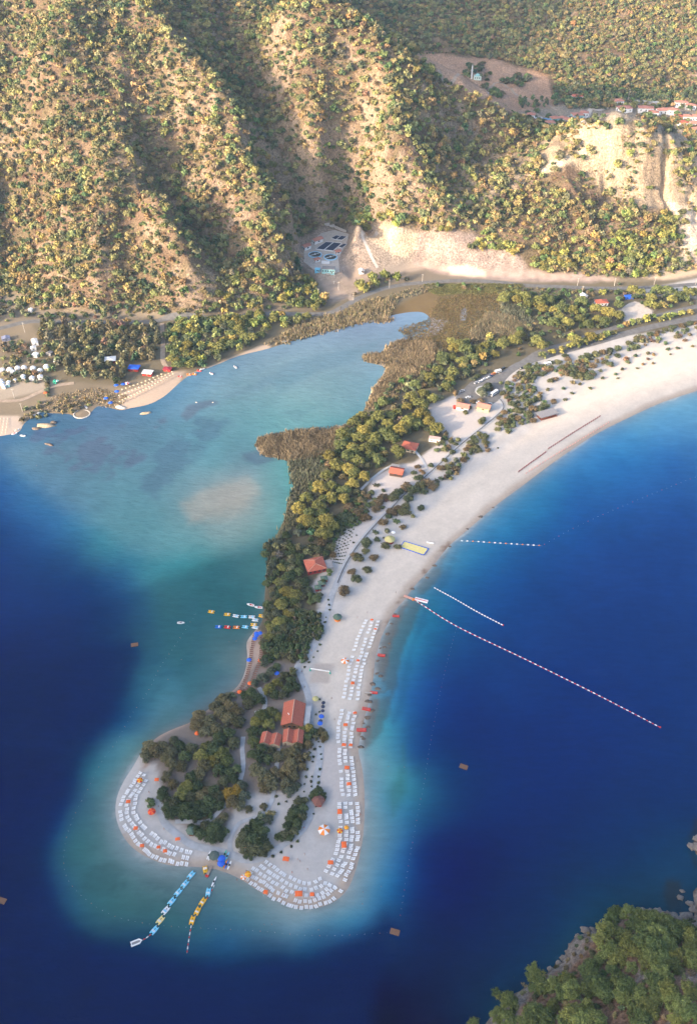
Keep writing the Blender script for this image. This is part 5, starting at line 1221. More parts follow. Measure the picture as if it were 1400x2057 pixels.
# ------------------------------------------------------------------ sun loungers
ONES = "zeroth first second third fourth fifth sixth seventh eighth ninth tenth eleventh twelfth thirteenth fourteenth fifteenth sixteenth seventeenth eighteenth nineteenth".split()
def nth(n):
    if n < 20: return ONES[n]
    tn = {2: 'twent', 3: 'thirt', 4: 'fort', 5: 'fift', 6: 'sixt', 7: 'sevent', 8: 'eight', 9: 'ninet'}[n // 10]
    return tn + 'ieth' if n % 10 == 0 else tn + 'y-' + ONES[n % 10]
def lounger_mesh():
    mb = MB(); mb.mi = 0
    mb.box(0, -.25, .28, .62, 1.35, .10); mb.add([(-.31, .42, .28), (.31, .42, .28), (.31, 1.02, .62), (-.31, 1.02, .62), (-.31, .42, .38), (.31, .42, .38), (.31, 1.0, .72), (-.31, 1.0, .72)], [(3, 2, 1, 0), (4, 5, 6, 7), (0, 1, 5, 4), (1, 2, 6, 5), (2, 3, 7, 6), (3, 0, 4, 7)])
    for a in (-.25, .25):
        for b_ in (-.8, .35): mb.box(a, b_, 0, .06, .06, .28)
    return mb
o = lounger_mesh().build("sun_lounger", WHITE); LM = o.data; bpy.data.objects.remove(o)
o = lounger_mesh().build("sun_lounger_brown", WOOD); LMB = o.data; bpy.data.objects.remove(o)
BLOCKS = [
 ("R1", "upper white block", "jetty", [([(734,1244),(716,1291),(700,1346),(691,1399)], 23), ([(746,1249),(732,1290),(712,1352),(703,1402)], 23), ([(760,1246),(744,1290),(726,1347),(718,1402)], 24)], "inland", 1),
 ("R2", "middle white block", "restaurant", [([(688,1426),(681,1452),(679,1475),(680.5,1510),(684,1541),(686,1572),(688,1594)], 24), ([(701,1429),(694,1460),(692,1480),(692.5,1512),(697.5,1547),(701,1594)], 24), ([(713,1430),(707.5,1456),(704,1482),(705,1515),(709,1547),(714,1594)], 24)], "inland", 1),
 ("R3", "short red kiosk block", "restaurant", [([(681,1613),(684,1648)], 6), ([(693,1612),(695.5,1649)], 6), ([(704.5,1612),(707.5,1649)], 6), ([(718,1612),(719.5,1650)], 6)], "inland", 1),
 ("R4", "striped parasol block", "red kiosk", [([(683,1661),(682.5,1677),(679,1696),(674,1712)], 8), ([(696,1660),(694,1685),(689.5,1707),(686,1717)], 8), ([(708,1661),(705.5,1695),(699,1719)], 8), ([(719,1662),(718,1695),(711,1722)], 9)], "inland", 1),
 ("R5", "slanted block", "striped parasol", [([(668,1724.5),(659.5,1740),(655.5,1748)], 4), ([(681,1727),(676.5,1736),(671,1744),(666.5,1752.5)], 4), ([(693,1730),(686,1745),(678,1758)], 5), ([(707,1733),(700,1748),(692.5,1764)], 5)], "inland", 1),
 ("FL", "straight fan block", "kayak rack", [([(535,1731),(553,1743),(572,1756)], 6), ([(523.5,1738),(544,1752),(564,1766)], 7), ([(507,1742),(521,1752),(557,1775)], 7), ([(504,1754),(549,1784)], 8), ([(497,1765),(540.5,1795)], 7)], "inland", -1),
 ("FR", "curved fan block", "kayak rack", [([(583,1761),(600.5,1769.5),(621,1773),(641,1765.5)], 7), ([(574,1772),(602,1782.5),(621,1786),(641,1779.5),(651,1772.5),(662,1776),(672.5,1781)], 11), ([(567.5,1781),(587.5,1792),(615,1796),(639,1794),(655,1783),(662,1775.5)], 11), ([(559,1791),(584,1803),(600,1807.5),(619,1808),(637.5,1803),(655.5,1796),(672.5,1781)], 14), ([(550.5,1802.5),(582,1816),(601,1820),(622,1820),(641,1815),(661,1807.5),(677.5,1795),(684,1788)], 16)], "inland", -1),
 ("L", "crescent beach", "kayak rack", [([(382,1710.5),(361,1705),(344,1698),(320,1685.5),(299,1669),(286,1657.5),(281,1651),(274,1640),(269,1626),(271,1611),(276,1594.5),(291,1571),(302.5,1552.5)], 28), ([(377,1722.5),(357.5,1717.5),(332.5,1707),(309,1696),(289,1680),(272.5,1661),(262.5,1650),(256,1635),(255,1617),(260,1601),(274,1580),(289,1555)], 30), ([(373,1734),(352.5,1730),(332,1726),(312.5,1720),(297.5,1710),(278,1692.5),(266,1676),(252,1659),(244,1645),(241,1630),(242,1615),(254,1591),(269,1570),(281,1551)], 35)], "inland", -1)]
ROWW = {3: ["inland", "middle", "waterside"], 4: ["innermost", "second", "third", "waterside"], 5: ["innermost", "second", "middle", "fourth", "waterside"]}
LO_ = []
for bn, bname, end, rows, _, sg in BLOCKS:
    for ri, (pts, n) in enumerate(rows):
        line = np.array(smooth_line([P(px, py, 1.9) for px, py in pts], 8)); seg = np.r_[0, np.cumsum(np.hypot(*np.diff(line, axis=0).T))]
        s = np.linspace(0, seg[-1], n); x = np.interp(s, seg, line[:, 0]); y = np.interp(s, seg, line[:, 1])
        e = .5; tx = np.interp(s + e, seg, line[:, 0]) - np.interp(s - e, seg, line[:, 0]); ty = np.interp(s + e, seg, line[:, 1]) - np.interp(s - e, seg, line[:, 1])
        for i in range(n):
            a = math.atan2(ty[i], tx[i]); jx, jy, ja = R_.gauss(0, .2), R_.gauss(0, .2), R_.gauss(0, .09)
            if R_.random() < .05: continue
            for q, s_ in enumerate((-.42, .42)):
                X = x[i] + math.cos(a) * s_ + jx; Y = y[i] + math.sin(a) * s_ + jy
                LO_.append((X, Y, float(gz(X, Y)), a + ja + (math.pi if sg < 0 else 0) , f"white lounger, {nth(2 * i + q + 1)} from {end} in {ROWW[len(rows)][ri]} row of {bname}", bn))
LO_.sort(key=lambda p: p[0] ** 2 + p[1] ** 2)
print("loungers", len(LO_))
for X, Y, Z, a, lab, bn in LO_[:300]:
    o = bpy.data.objects.new("sun_lounger", LM); COL.objects.link(o); o.location = (X, Y, Z + .02); o.rotation_euler = (0, 0, a)
    tag(o, lab, "sun lounger", "white sun loungers in rows along the beach")
def mass(name, mesh_mb, spots, mt, label):
    V0 = np.array(mesh_mb.v); mb = MB()
    for (X, Y, Z, a) in spots:
        c, s = math.cos(a), math.sin(a); mb.add([(v[0] * c - v[1] * s + X, v[0] * s + v[1] * c + Y, v[2] + Z) for v in V0], mesh_mb.f)
    o = mb.build(name, mt); o['kind'] = 'stuff'; o['label'] = label
mass("sun_loungers", lounger_mesh(), [(X, Y, Z + .02, a) for X, Y, Z, a, _, _ in LO_[300:]], WHITE, "farther rows of white sun loungers along the beach")
# brown loungers on the lagoon side, red ones on the long beach, pale ones at the far left
sp = []
for pts, n in (([(512,1272),(505,1310),(500,1345),(485,1380),(462,1400)], 34), ([(527,1280),(523,1320),(515,1345),(500,1378),(488,1385)], 30)):
    line = np.array(smooth_line([P(px, py, 1.5) for px, py in pts], 8)); seg = np.r_[0, np.cumsum(np.hypot(*np.diff(line, axis=0).T))]; s = np.linspace(0, seg[-1], n)
    for X, Y in zip(np.interp(s, seg, line[:, 0]), np.interp(s, seg, line[:, 1])): sp.append((X + R_.gauss(0, .1), Y, max(.3, float(gz(X, Y))), 1.5 + R_.gauss(0, .1)))
mass("brown_loungers", lounger_mesh(), sp, mat("brown_cloth", (.24, .12, .09, 1), .9, .15, 1), "two rows of brown loungers on the narrow lagoon side beach")
for pts, n, mt, lab in (([(1042,945),(1068,926),(1095,907)], 16, mat("maroon_cloth", (.28, .07, .06, 1), .9, .1, 1), "row of maroon loungers on the long beach"), ([(1102,899),(1150,868),(1204,835)], 25, _mats["maroon_cloth"], "longer row of maroon loungers on the long beach"), ([(1057,948),(1100,920),(1150,890),(1222,846)], 32, mat("salmon_cloth", (.75, .42, .34, 1), .9, .1, 1), "row of salmon pink loungers nearest the sea")):
    line = np.array(smooth_line([P(px, py, 1.9) for px, py in pts], 8)); seg = np.r_[0, np.cumsum(np.hypot(*np.diff(line, axis=0).T))]; s = np.linspace(0, seg[-1], n)
    mass("beach_loungers", lounger_mesh(), [(X, Y, float(gz(X, Y)), -.55) for X, Y in zip(np.interp(s, seg, line[:, 0]), np.interp(s, seg, line[:, 1]))], mt, lab)
mass("camp_loungers", lounger_mesh(), [(*P(2 + i * 7 - j * .8, 842 + j * 5.6, 1.2), 1.2, .3) for i in range(3) for j in range(6)] + [(*P(-12 + i * 7 - j * .8, 842 + j * 5.6, 1.2), 1.2, .3) for i in range(2) for j in range(6)], mat("cream_cloth", (.72, .55, .42, 1), .9, .1, 1), "cream loungers on the small far beach at the frame edge")

# ------------------------------------------------------------------ parasols and shade cloths
def parasol(px, py, r, m1, label, name="parasol", cat="parasol", group=None, h=2.1, stripes=None, z=None):
    x, y = P(px, py, 1.6 + h); zz = float(gz(x, y)) if z is None else z
    t = tag(empty(name, (x, y, zz), R_.uniform(0, 1)), label, cat, group)
    mb = MB(); n = 8; vs = [(0, 0, h + .35 * r)]; ms = []
    for k in range(2, 0, -1): pass
    for k in range(n): a = 2 * math.pi * k / n; vs.append((r * .55 * math.cos(a), r * .55 * math.sin(a), h + .22 * r))
    for k in range(n): a = 2 * math.pi * k / n; vs.append((r * math.cos(a), r * math.sin(a), h - .02))
    fs = [(0, 1 + k, 1 + (k + 1) % n) for k in range(n)] + [(1 + k, 1 + n + k, 1 + n + (k + 1) % n, 1 + (k + 1) % n) for k in range(n)]
    mb.add(vs, fs); mb.m = [k % 2 for k in range(n)] * 2 if stripes else [0] * (2 * n)
    mb.build("canopy", [m1, stripes] if stripes else m1, t); mb = MB(); mb.tube((0, 0, -.2), (0, 0, h + .35 * r), .03, n=5); mb.build("pole", WHITE, t)
    return t
def shade(px, py, w, d, rz, m1, label, h=2.0):
    x, y = P(px, py, 1.6 + h); zz = float(gz(x, y)); t = tag(empty("shade_canopy", (x, y, zz), rz), label, "canopy", "orange shade cloths above the loungers")
    mb = MB(); nx_ = 6; vs = []; 
    for j in range(2):
        for i in range(nx_ + 1): u = i / nx_ - .5; vs.append((u * w, (j - .5) * d, h + .22 - .9 * u * u * .8 + .04 * (i % 2)))
    vs += [(a, b_, c + .05) for a, b_, c in vs]; o_ = 2 * (nx_ + 1)
    fs = [(i, i + nx_ + 1, i + nx_ + 2, i + 1) for i in range(nx_)] + [(o_ + i, o_ + i + 1, o_ + i + nx_ + 2, o_ + i + nx_ + 1) for i in range(nx_)]
    mb.add(vs, fs); mb.build("cloth", m1, t)
    for a in (-1, 1):
        for b_ in (-1, 1): mb = MB(); mb.tube((a * w * .46, b_ * d * .46, -.1), (a * w * .46, b_ * d * .46, h), .035, n=5); mb.build("pole", WHITE, t)
SH = """682.5,1629,2.3,2.6,orange shade cloth over the short block beside the red kiosk
691,1695,2.4,3.2,tall orange shade cloth in the block by the striped parasol
664,1731,2.6,2.0,orange shade cloth at the slanted block above the sandy gap
574.5,1724.5,3.0,2.2,orange shade cloth alone on the open sand behind the fan
600,1793,3.4,2.6,large orange shade cloth in the middle of the curved fan
627,1794.5,2.0,1.8,smaller orange shade cloth right of the large one in the curved fan
533.5,1789,2.0,1.9,orange shade cloth on the waterside row of the straight fan
257.5,1608,2.2,1.8,orange shade cloth in the upper part of the crescent
272.5,1661.5,2.1,1.9,orange shade cloth halfway along the crescent
285,1696,2.0,1.7,orange shade cloth near the water of the crescent
331.5,1707,1.9,1.7,orange shade cloth beside the chequered one on the crescent
318.5,1699.5,1.8,1.5,red shade cloth left of the chequered one on the crescent
357,1684,2.3,1.6,orange shade cloth alone inland of the crescent rows
315,1565,2.2,1.8,orange shade cloth behind the top end of the crescent
694,1454,2.3,1.8,orange shade cloth high in the middle white block
713,1429.5,2.0,1.4,orange shade cloth at the seaward top corner of the middle block
691,1494,2.3,1.8,orange shade cloth halfway down the middle white block
704.5,1494,1.9,1.6,orange and white shade cloth on the seaward row of the middle block
697,1540,2.5,2.0,orange shade cloth in the lower half of the middle block
701,1572.5,2.3,1.8,orange shade cloth at the foot of the middle white block
719,1325,1.8,1.5,orange shade cloth in the upper white block near its top
708.5,1370.5,2.0,1.9,orange shade cloth in the upper white block near its bottom
747,1243,1.7,1.3,orange shade cloth at the top edge of the upper white block
754,1261,1.6,1.2,pale orange shade cloth at the seaward side of the upper block
545,1385,1.3,1.3,orange shade cloth among the bushes of the lagoon side"""
for ln in SH.split('\n'):
    a, b_, w, d_, lab = ln.split(',', 4); shade(float(a), float(b_), float(w), float(d_), R_.uniform(-.15, .15), ORA, lab)
parasol(651, 1666, 3.0, ORP, "large red white and yellow striped parasol alone on the island sand", stripes=WHITE); landmark("large striped parasol", *P(651, 1668, 2))
parasol(491, 1696, 1.7, WHITE, "orange and white parasol standing against the big round tree", stripes=ORP)
parasol(693, 1326, 2.4, WHITE, "white and orange parasol inland of the upper white block", stripes=ORP)
parasol(683, 1667, 1.5, YELP, "yellow and red parasol beside sitting people in the block", stripes=REDC); parasol(696, 1660, 1.2, YELP, "small yellow and orange parasol at the top of the block", stripes=ORP)
parasol(305, 1629, 2.0, ORA, "orange parasol inland of the crescent beach", stripes=REDC); parasol(498, 1753, 1.6, ORP, "orange and yellow parasol at the kayak end of the fan", stripes=YELP); parasol(489, 1758.5, 1.4, ORP, "orange and white parasol nearest the kayaks at the fan", stripes=WHITE)
parasol(281, 1565, 1.6, YELP, "yellow and red parasol in the top of the crescent rows", stripes=REDC)
for px, py, lab in ((515, 1269, "blue parasol left one of two beside the pedal boats"), (522, 1269, "blue parasol right one of two beside the pedal boats"), (512, 1280, "blue parasol on the lagoon side beach below the pair"), (500, 1322, "blue parasol alone halfway along the lagoon side beach"), (645.5, 1438, "bright blue parasol in the line beside the restaurant"), (643, 1452, "dark blue parasol at the foot of the line beside the restaurant"), (515, 1274, "dark blue parasol just under the pair of blue ones"), (556, 1351, "blue and orange parasol between two round bushes")):
    parasol(px, py, 1.5, BLU, lab, group="blue parasols")
for px, py, lab in ((523, 1324, "orange parasol at the thicket edge of the lagoon beach"), (502, 1370, "orange parasol low on the lagoon side beach"), (481, 1387, "bright orange parasol at the end of the lagoon side beach"), (396, 1471, "orange parasol under the trees on the lagoon shore"), (790, 1069, "white parasol just above the thatched kiosk")):
    parasol(px, py, 1.4, WHITE if px > 700 else ORA, lab)
for k, (px, py) in enumerate([(649.5,1411),(649,1419),(648.5,1427),(644,1447)]): parasol(px, py, 1.1, DARKB, f"closed dark parasol, {nth(k + 1)} down the line beside the restaurant", group="dark parasols beside the restaurant")
parasol(634, 1403, 1.9, THATCH, "brown thatched parasol at the top corner of the restaurant", "straw_parasol")
k = 0
for row, (a, b_, n, lab) in enumerate([((241,806), (348,751), 19, "waterside"), ((240,795), (346,747), 17, "middle"), ((246,783), (325,752), 11, "inland")]):
    for i in range(n):
        f = i / (n - 1); px = a[0] + (b_[0] - a[0]) * f; py = a[1] + (b_[1] - a[1]) * f + 2 * math.sin(3.1 * f) - 2
        parasol(px, py, .95, STRAW, f"cream straw parasol, {nth(i + 1)} from the rocky point in the {lab} row", "straw_parasol", "parasol", "straw parasols on the small lagoon beach", 2.2)
for px, py, lab in ((235, 785, "blue parasol farther inland on the rocky point"), (234, 773, "blue parasol under the grove edge"), (213, 797.5, "blue parasol on the rocky point, upper of two"), (222, 806, "blue parasol on the rocky point, lower of two"), (248, 771, "light blue parasol beside a white van")): parasol(px, py, 2.0, BLU, lab, group="blue parasols of the camp")

# ------------------------------------------------------------------ kayak hut, piers, rafts
x, y = P(430, 1717, 3.5); parasol(430, 1716, 2.6, mat("olive_cloth", (.10, .13, .11, 1), .8, .1, 1), "dark green canopy over the boat hire counter", "hire_canopy", "canopy"); landmark("kayak hire canopy", x, y)
for px, py, lab in ((445, 1722, "upper blue canopy beside the boat hire counter"), (444, 1731, "lower blue canopy beside the boat hire counter")): parasol(px, py, 1.9, BLU, lab, "hire_canopy", "canopy")
def hull(L, W_, H, mt, name="hull", parent=None, deck=None, flat=.25):
    mb = MB(); n = 9; prof = []
    for i in range(n):
        u = i / (n - 1); w = W_ / 2 * (math.sin(math.pi * min(1, .12 + u * .88)) ** .6 if u < .999 else .02); w = max(w, .03)
        yy = -L / 2 + L * u; lift = .35 * H * max(0, u - .6) ** 2 * 6
        prof += [(-w, yy, H + lift), (-w * .7, yy, lift * .6 - .05), (w * .7, yy, lift * .6 - .05), (w, yy, H + lift)]
    fs = []
    for i in range(n - 1):
        for k in range(3): fs.append((i * 4 + k, i * 4 + k + 1, (i + 1) * 4 + k + 1, (i + 1) * 4 + k))
        fs.append(((i + 1) * 4, (i + 1) * 4 + 3, i * 4 + 3, i * 4))
    fs += [(3, 2, 1, 0), ((n - 1) * 4, (n - 1) * 4 + 1, (n - 1) * 4 + 2, (n - 1) * 4 + 3)]
    mb.add(prof, fs); return mb.build(name, mt, parent)
def at_sea(name, px, py, dx, dy, label, cat, group=None, z=0.0):
    """dx, dy: picture direction of the bow"""
    A = Vector(P(px, py, z)); B = Vector(P(px + dx, py + dy, z)); d = B - A
    return tag(empty(name, (A.x, A.y, z), math.atan2(d.y, d.x) - math.pi / 2), label, cat, group)
def pedal_boat(px, py, dx, dy, m1, label, group=None, s=1.0, z=0.0, seat=None):
    t = at_sea("pedal_boat", px, py, dx, dy, label, "pedal boat", group, z); t.scale = (s, s, s)
    for k in (-1, 1): h = hull(3.4, .6, .42, m1, "hull", t); h.location = (k * .62, 0, 0)
    mb = MB(); mb.box(0, -.2, .34, 1.5, 2.1, .14); mb.box(0, 1.0, .36, 1.1, .35, .3, top=.7); mb.build("deck", m1, t)
    for k in (-1, 1): mb = MB(); mb.box(k * .36, -.35, .48, .55, .5, .12); mb.box(k * .36, -.66, .48, .55, .12, .5); mb.build("seat", seat or (WHITE if m1 is not WHITE else LBLU), t)
    mb = MB(); mb.box(0, .45, .48, .12, .7, .18); mb.build("pedal_box", BLACK, t)
    return t
PB = "pedal boats moored in a line off the tip"
for k, (px, py, mt, c) in enumerate([(385,1758,LBLU,"light blue"),(372.5,1776,LBLU,"light blue"),(359,1793,LBLU,"light blue"),(346,1811,LBLU,"light blue"),(334,1829,WHITE,"white"),(323,1849,mat("pale_yellow_plastic",(.85,.70,.30,1),.4,.05,1),"pale yellow"),(311,1869,LBLU,"light blue")]):
    pedal_boat(px, py, 9, -10, mt, f"{c} pedal boat, {nth(k + 1)} from the beach in the left mooring line", PB, 1.22)
for k, (px, py, mt, c, dx) in enumerate([(419,1792.5,LBLU,"light blue",2),(408,1812,YELP,"yellow",7),(397.5,1830.5,YELP,"yellow with white seats",5),(387,1849,YELP,"yellow",3)]):
    pedal_boat(px, py, dx, -10, mt, f"{c} pedal boat, {nth(k + 1)} from the beach in the right mooring line", PB, 1.2)
pedal_boat(413, 1748, 1, 10, YELP, "yellow pedal boat pulled up beside the small pier", None, 1.2)
def kayak(px, py, dx, dy, mt, label, L=4.2, z=0.0, group=None):
    t = at_sea("kayak", px, py, dx, dy, label, "kayak", group, z); hull(L, .85, .32, mt, "hull", t); mb = MB(); mb.lathe([(.34, .28), (.38, .42), (.30, .43), (.26, .33)], 10, 0, -.1, 1, 1.6); mb.build("cockpit", BLACK, t)
kayak(430.5, 1771, 5, -10, WHITE, "white kayak with pointed ends at the beach end of the mooring line", 5.0)
for px, py, mt, lab in ((450,1735,GREENP,"green kayak in the rack beside the blue canopies"),(453,1736,ORP,"orange kayak in the rack beside the blue canopies"),(456,1737,BLUP,"blue kayak in the rack beside the blue canopies"),(461.5,1738,WHITE,"white kayak at the end of the rack"),(457,1720,LBLU,"light blue kayak above the rack"),(420,1718,WHITE,"white kayak leaning left of the green canopy"),(423,1720,WHITE,"white kayak nearest the green canopy"),(452,1716,GREENP,"lime green kayak behind the blue canopies")):
    kayak(px, py, 4, -9, mt, lab, 4.4, 1.6, "kayaks at the hire rack")
def pier(px0, py0, px1, py1, w, mt, label, endm=None, name="pier"):
    A = Vector(P(px0, py0, .8)); B = Vector(P(px1, py1, .8)); d = B - A; L = d.length; c = (A + B) / 2
    t = tag(empty(name, (c.x, c.y, 0), math.atan2(d.y, d.x) - math.pi / 2), label, "pier")
    mb = MB(); n = max(2, int(L / .4))
    for i in range(n): mb.box(0, -L / 2 + L * (i + .5) / n, .62, w, L / n * .88, .1)
    mb.build("deck", mt, t)
    for s in (-1, 1):
        for f in (-.42, 0, .42): mb = MB(); mb.tube((s * w * .42, f * L, -1), (s * w * .42, f * L, .62), .09, n=6); mb.build("post", DWOOD, t)
    if endm: mb = MB(); mb.box(0, L / 2 + .5, .3, w * 1.15, 1.0, .45); mb.build("end_float", endm, t)
    return t
pier(426, 1738, 417, 1757, 1.3, BEACHW, "narrow grey plank pier with a red end beside the yellow pedal boat", REDP); landmark("small plank pier", *P(420, 1750, 0))
pier(811, 1196, 829, 1203, 1.8, mat("salmon_planks", (.72, .38, .28, 1), .8, .1, 1), "salmon coloured jetty on the sea side beach", ORP, "jetty"); landmark("salmon coloured jetty", *P(820, 1200, 0))
t = at_sea("floating_platform", 846, 1206, 10, 2.6, "white floating platform with a red stripe at the jetty end", "platform"); mb = MB(); mb.box(0, 0, -.1, 2.6, 8.2, .5); mb.build("deck", WHITE, t); mb = MB(); mb.box(0, 0, .42, .5, 7.4, .06); mb.build("stripe", REDP, t)
for k, (px, py, dx, dy, w, L, lab) in enumerate([(795,1238,8,.5,1.5,4,"red pontoon below the salmon jetty"),(766,1317,8,1,1.6,4.2,"red pontoon on the rocky shore beside the upper white block"),(751,1392,10,1,1.4,4,"red ended pontoon joined to the sand by planks"),(736,1425,10,2,1.8,4.6,"red pontoon just below the gap between lounger blocks"),(726,1467,10,0,1.9,5,"long red pontoon on the brown beach rock")]):
    t = at_sea("pontoon", px, py, dx, dy, lab, "pontoon", "red pontoons along the sea side"); mb = MB(); mb.box(0, 0, .05, w, L, .55); mb.build("float", REDP, t); mb = MB(); mb.box(0, 0, .603, w * .8, L * .85, .06); mb.build("deck", mat("faded_red", (.55, .10, .08, 1), .8, .15, 1), t)
pier(733, 1391, 747, 1391.5, .8, PALE, "pale plank walkway leading to a red ended pontoon", None, "walkway")
for px, py, r, lab in ((271,1295,.2,"brown timber raft anchored in the lagoon mouth"),(931,1540,-.4,"brown timber raft anchored alone in the deep blue sea"),(793,1872,-.3,"dark timber raft below the tip of the spit"),(4,1809,-.3,"timber raft at the edge of the deep water far from the crescent")):
    x, y = P(px, py, .3); t = tag(empty("raft", (x, y, 0), r), lab, "raft"); mb = MB()
    for i in range(7): mb.box(-1.8 + i * .6, 0, .25, .52, 2.6, .15)
    mb.build("deck", WOOD, t)
    for s in (-1, 1): mb = MB(); mb.tube((-2.0, s * 1.0, .05), (2.0, s * 1.0, .05), .3, n=8); mb.build("float", DWOOD, t)
    if px > 100: mb = MB(); mb.tube((1.6, 1.0, .3), (1.6, 1.0, 1.3), .05, n=5); mb.tube((.9, 1.0, .3), (.9, 1.0, 1.3), .05, n=5); mb.tube((.9, 1, 1.3), (1.6, 1, 1.3), .05, n=5); mb.build("ladder", BLACK, t)
def motor_boat(px, py, dx, dy, label, L=5.5, m1=None, group=None, inner=None):
    t = at_sea("motor_boat", px, py, dx, dy, label, "boat", group); hull(L, L * .36, .7, m1 or WHITE, "hull", t)
    mb = MB(); mb.box(0, -L * .12, .705, L * .22, L * .42, .03); mb.build("cockpit_floor", inner or GREYR, t); mb = MB(); mb.box(0, L * .13, .7, L * .22, .12, .4, top=.8); mb.build("windshield", GLASS, t)
    mb = MB(); mb.box(0, -L * .52, .2, .35, .4, .9, top=.7); mb.build("outboard_motor", BLACK, t); mb = MB(); mb.box(0, -L * .2, .74, L * .18, .4, .3); mb.build("seat", WHITE, t)
t = at_sea("inflatable_boat", 273.5, 1894, 10, -4, "pale inflatable boat at the outer end of the left mooring line", "boat"); mb = MB()
for s in (-1, 1): mb.tube((s * .9, -2.2, .3), (s * .9, 1.6, .3), .36, n=8); mb.tube((s * .9, 1.6, .3), (0, 2.6, .5), .36, .26, n=8)
mb.tube((-.9, -1.9, .3), (.9, -1.9, .3), .3, n=8); mb.build("tube", WHITE, t); mb = MB(); mb.box(0, -.2, .15, 1.5, 3.6, .15); mb.build("floor", GREYR, t); mb = MB(); mb.box(0, -2.3, .2, .4, .4, .9); mb.build("outboard_motor", BLACK, t)
for a in [(504,1216,-9,-2,"white motor boat with red seat, left of two above the pedal boats"),(520,1221,-9,-1,"white motor boat with a red cover beside the reeds"),(364,1252,10,0,"small white boat drifting alone in the lagoon mouth"),(544,1171,-9,3,"white boats drawn into the reeds of the lagoon shore"),
          (425,751,-9,-4,"white motor boat moored off the small lagoon beach"),(473,738,-8,-5,"small cream boat off the pine shore"),(47,876,10,1,"white boat nearest the cream loungers"),(81,829,-8,4,"white boat at the bushy point"),(74,834,-9,4,"pale yellow and white boat at the bushy point"),(66,837,-8,4,"dark blue boat at the bushy point"),
          (174,819,-6,-6,"small white boat behind the round stone pen"),(30,872,10,-2,"white boat with red cover at the cream lounger beach"),(35,865,10,-4,"white boat with yellow cover at the cream lounger beach"),(407,742,-8,2,"small white boat pulled onto the far lagoon shore"),(571,687,-10,2,"white boat pulled up at the tan reeds")]:
    motor_boat(*a, L=4.4 if a[0] < 500 else 5.0, m1=BLUP if 'dark blue' in a[4] else None, inner=REDC if 'red' in a[4] else (YELP if 'yellow' in a[4] else None))
LB = "pedal boats of the lagoon moorings"
for px, py, mt, c in [(425,1229.5,YELP,"yellow pedal boat at the far end of the upper lagoon mooring"),(457,1235,YELP,"yellow pedal boat second from the far end of the upper lagoon mooring"),(474,1238,WHITE,"white and blue pedal boat in the middle of the upper lagoon mooring"),(490,1239.5,LBLU,"light blue pedal boat in the upper lagoon mooring"),(506,1240,WHITE,"white pedal boat close to the shore in the upper lagoon mooring"),(513,1246,WHITE,"white pedal boat tucked under the overhanging tree"),(526,1238,YELP,"yellow pedal boat under the shore tree"),
    (439,1260,BLUP,"blue pedal boat at the far end of the lower lagoon mooring"),(457,1260.5,REDP,"red pedal boat in the lower lagoon mooring"),(475,1261,ORP,"orange pedal boat in the lower lagoon mooring"),(493,1260,LBLU,"pale blue pedal boat in the lower lagoon mooring"),(510,1255.5,YELP,"yellow pedal boat next to the blue parasols"),(513,1261,WHITE,"white pedal boat next to the blue parasols"),
    (380,753,ORP,"orange pedal boat, left one at the small lagoon beach"),(391,752,ORP,"orange and white pedal boat, right one at the small lagoon beach"),(362,757,REDP,"red pedal boat on the sand of the small lagoon beach"),(401,745,REDP,"small red pedal boat behind the orange ones")]:
    pedal_boat(px, py, -10, -1 + R_.uniform(-1, 1), mt, c, LB, 1.15)

# ------------------------------------------------------------------ buoy lines
def rope(name, pts, n, r, L, mats, label, closed_end=None, sink=0.0):
    line = np.array(smooth_line([P(px, py, .1) for px, py in pts], 6)); seg = np.r_[0, np.cumsum(np.hypot(*np.diff(line, axis=0).T))]
    o0 = line[0]; t = tag(empty(name, (o0[0], o0[1], 0)), label, "buoy line")
    s = np.linspace(0, seg[-1], n + 1); x = np.interp(s, seg, line[:, 0]) - o0[0]; y = np.interp(s, seg, line[:, 1]) - o0[1]
    mb = MB(); rz0 = .02 if r > .2 else -.4
    for i in range(n): mb.tube((x[i], y[i], rz0), (x[i + 1], y[i + 1], rz0), .04, n=4, caps=False)
    mb.build("rope", WHITE, t); protos = []
    for i in range(n):
        mt, rr, ll = mats[i % len(mats)] if not isinstance(mats[0], int) else mats
        a = math.atan2(y[i + 1] - y[i], x[i + 1] - x[i]); key = (mt.name, rr, ll)
        f = ROPE_ME.get(key)
        if f is None:
            mb = MB()
            if ll < rr * 2.2: mb.lathe([(.05, -rr * .8), (rr * .8, -rr * .5), (rr, 0), (rr * .8, rr * .5), (.05, rr * .8)], 8)
            else: mb.tube((-ll / 2, 0, 0), (ll / 2, 0, 0), rr, n=7)
            o = mb.build("float", mt, smooth=True); f = ROPE_ME[key] = o.data; bpy.data.objects.remove(o)
        o = bpy.data.objects.new("float", f); COL.objects.link(o); o.parent = t
        o.location = ((x[i] + x[i + 1]) / 2, (y[i] + y[i + 1]) / 2, .1); o.rotation_euler = (0, 0, a)
    if closed_end: mb = MB(); mb.lathe([(.05, -.3), (.45, 0), (.5, .35), (.1, .8)], 8, x[-1], y[-1]); mb.build("end_buoy", closed_end, t)
    return t
ROPE_ME = {}
rope("buoy_line", [(828,1203),(842,1211),(917,1258),(1050,1322),(1190,1391),(1325,1461)], 98, .25, 1.2, [(WHITE, .30, 1.3), (REDP, .24, .9)], "long red and white float line from the salmon jetty far into the deep sea", REDP); landmark("long red and white float line", *P(1050, 1322, 0))
rope("buoy_line", [(871,1180),(915,1204),(960,1230),(1010,1256)], 26, .3, 1, [(WHITE, .34, 1.2)], "short straight line of white floats off the jetty", REDP)
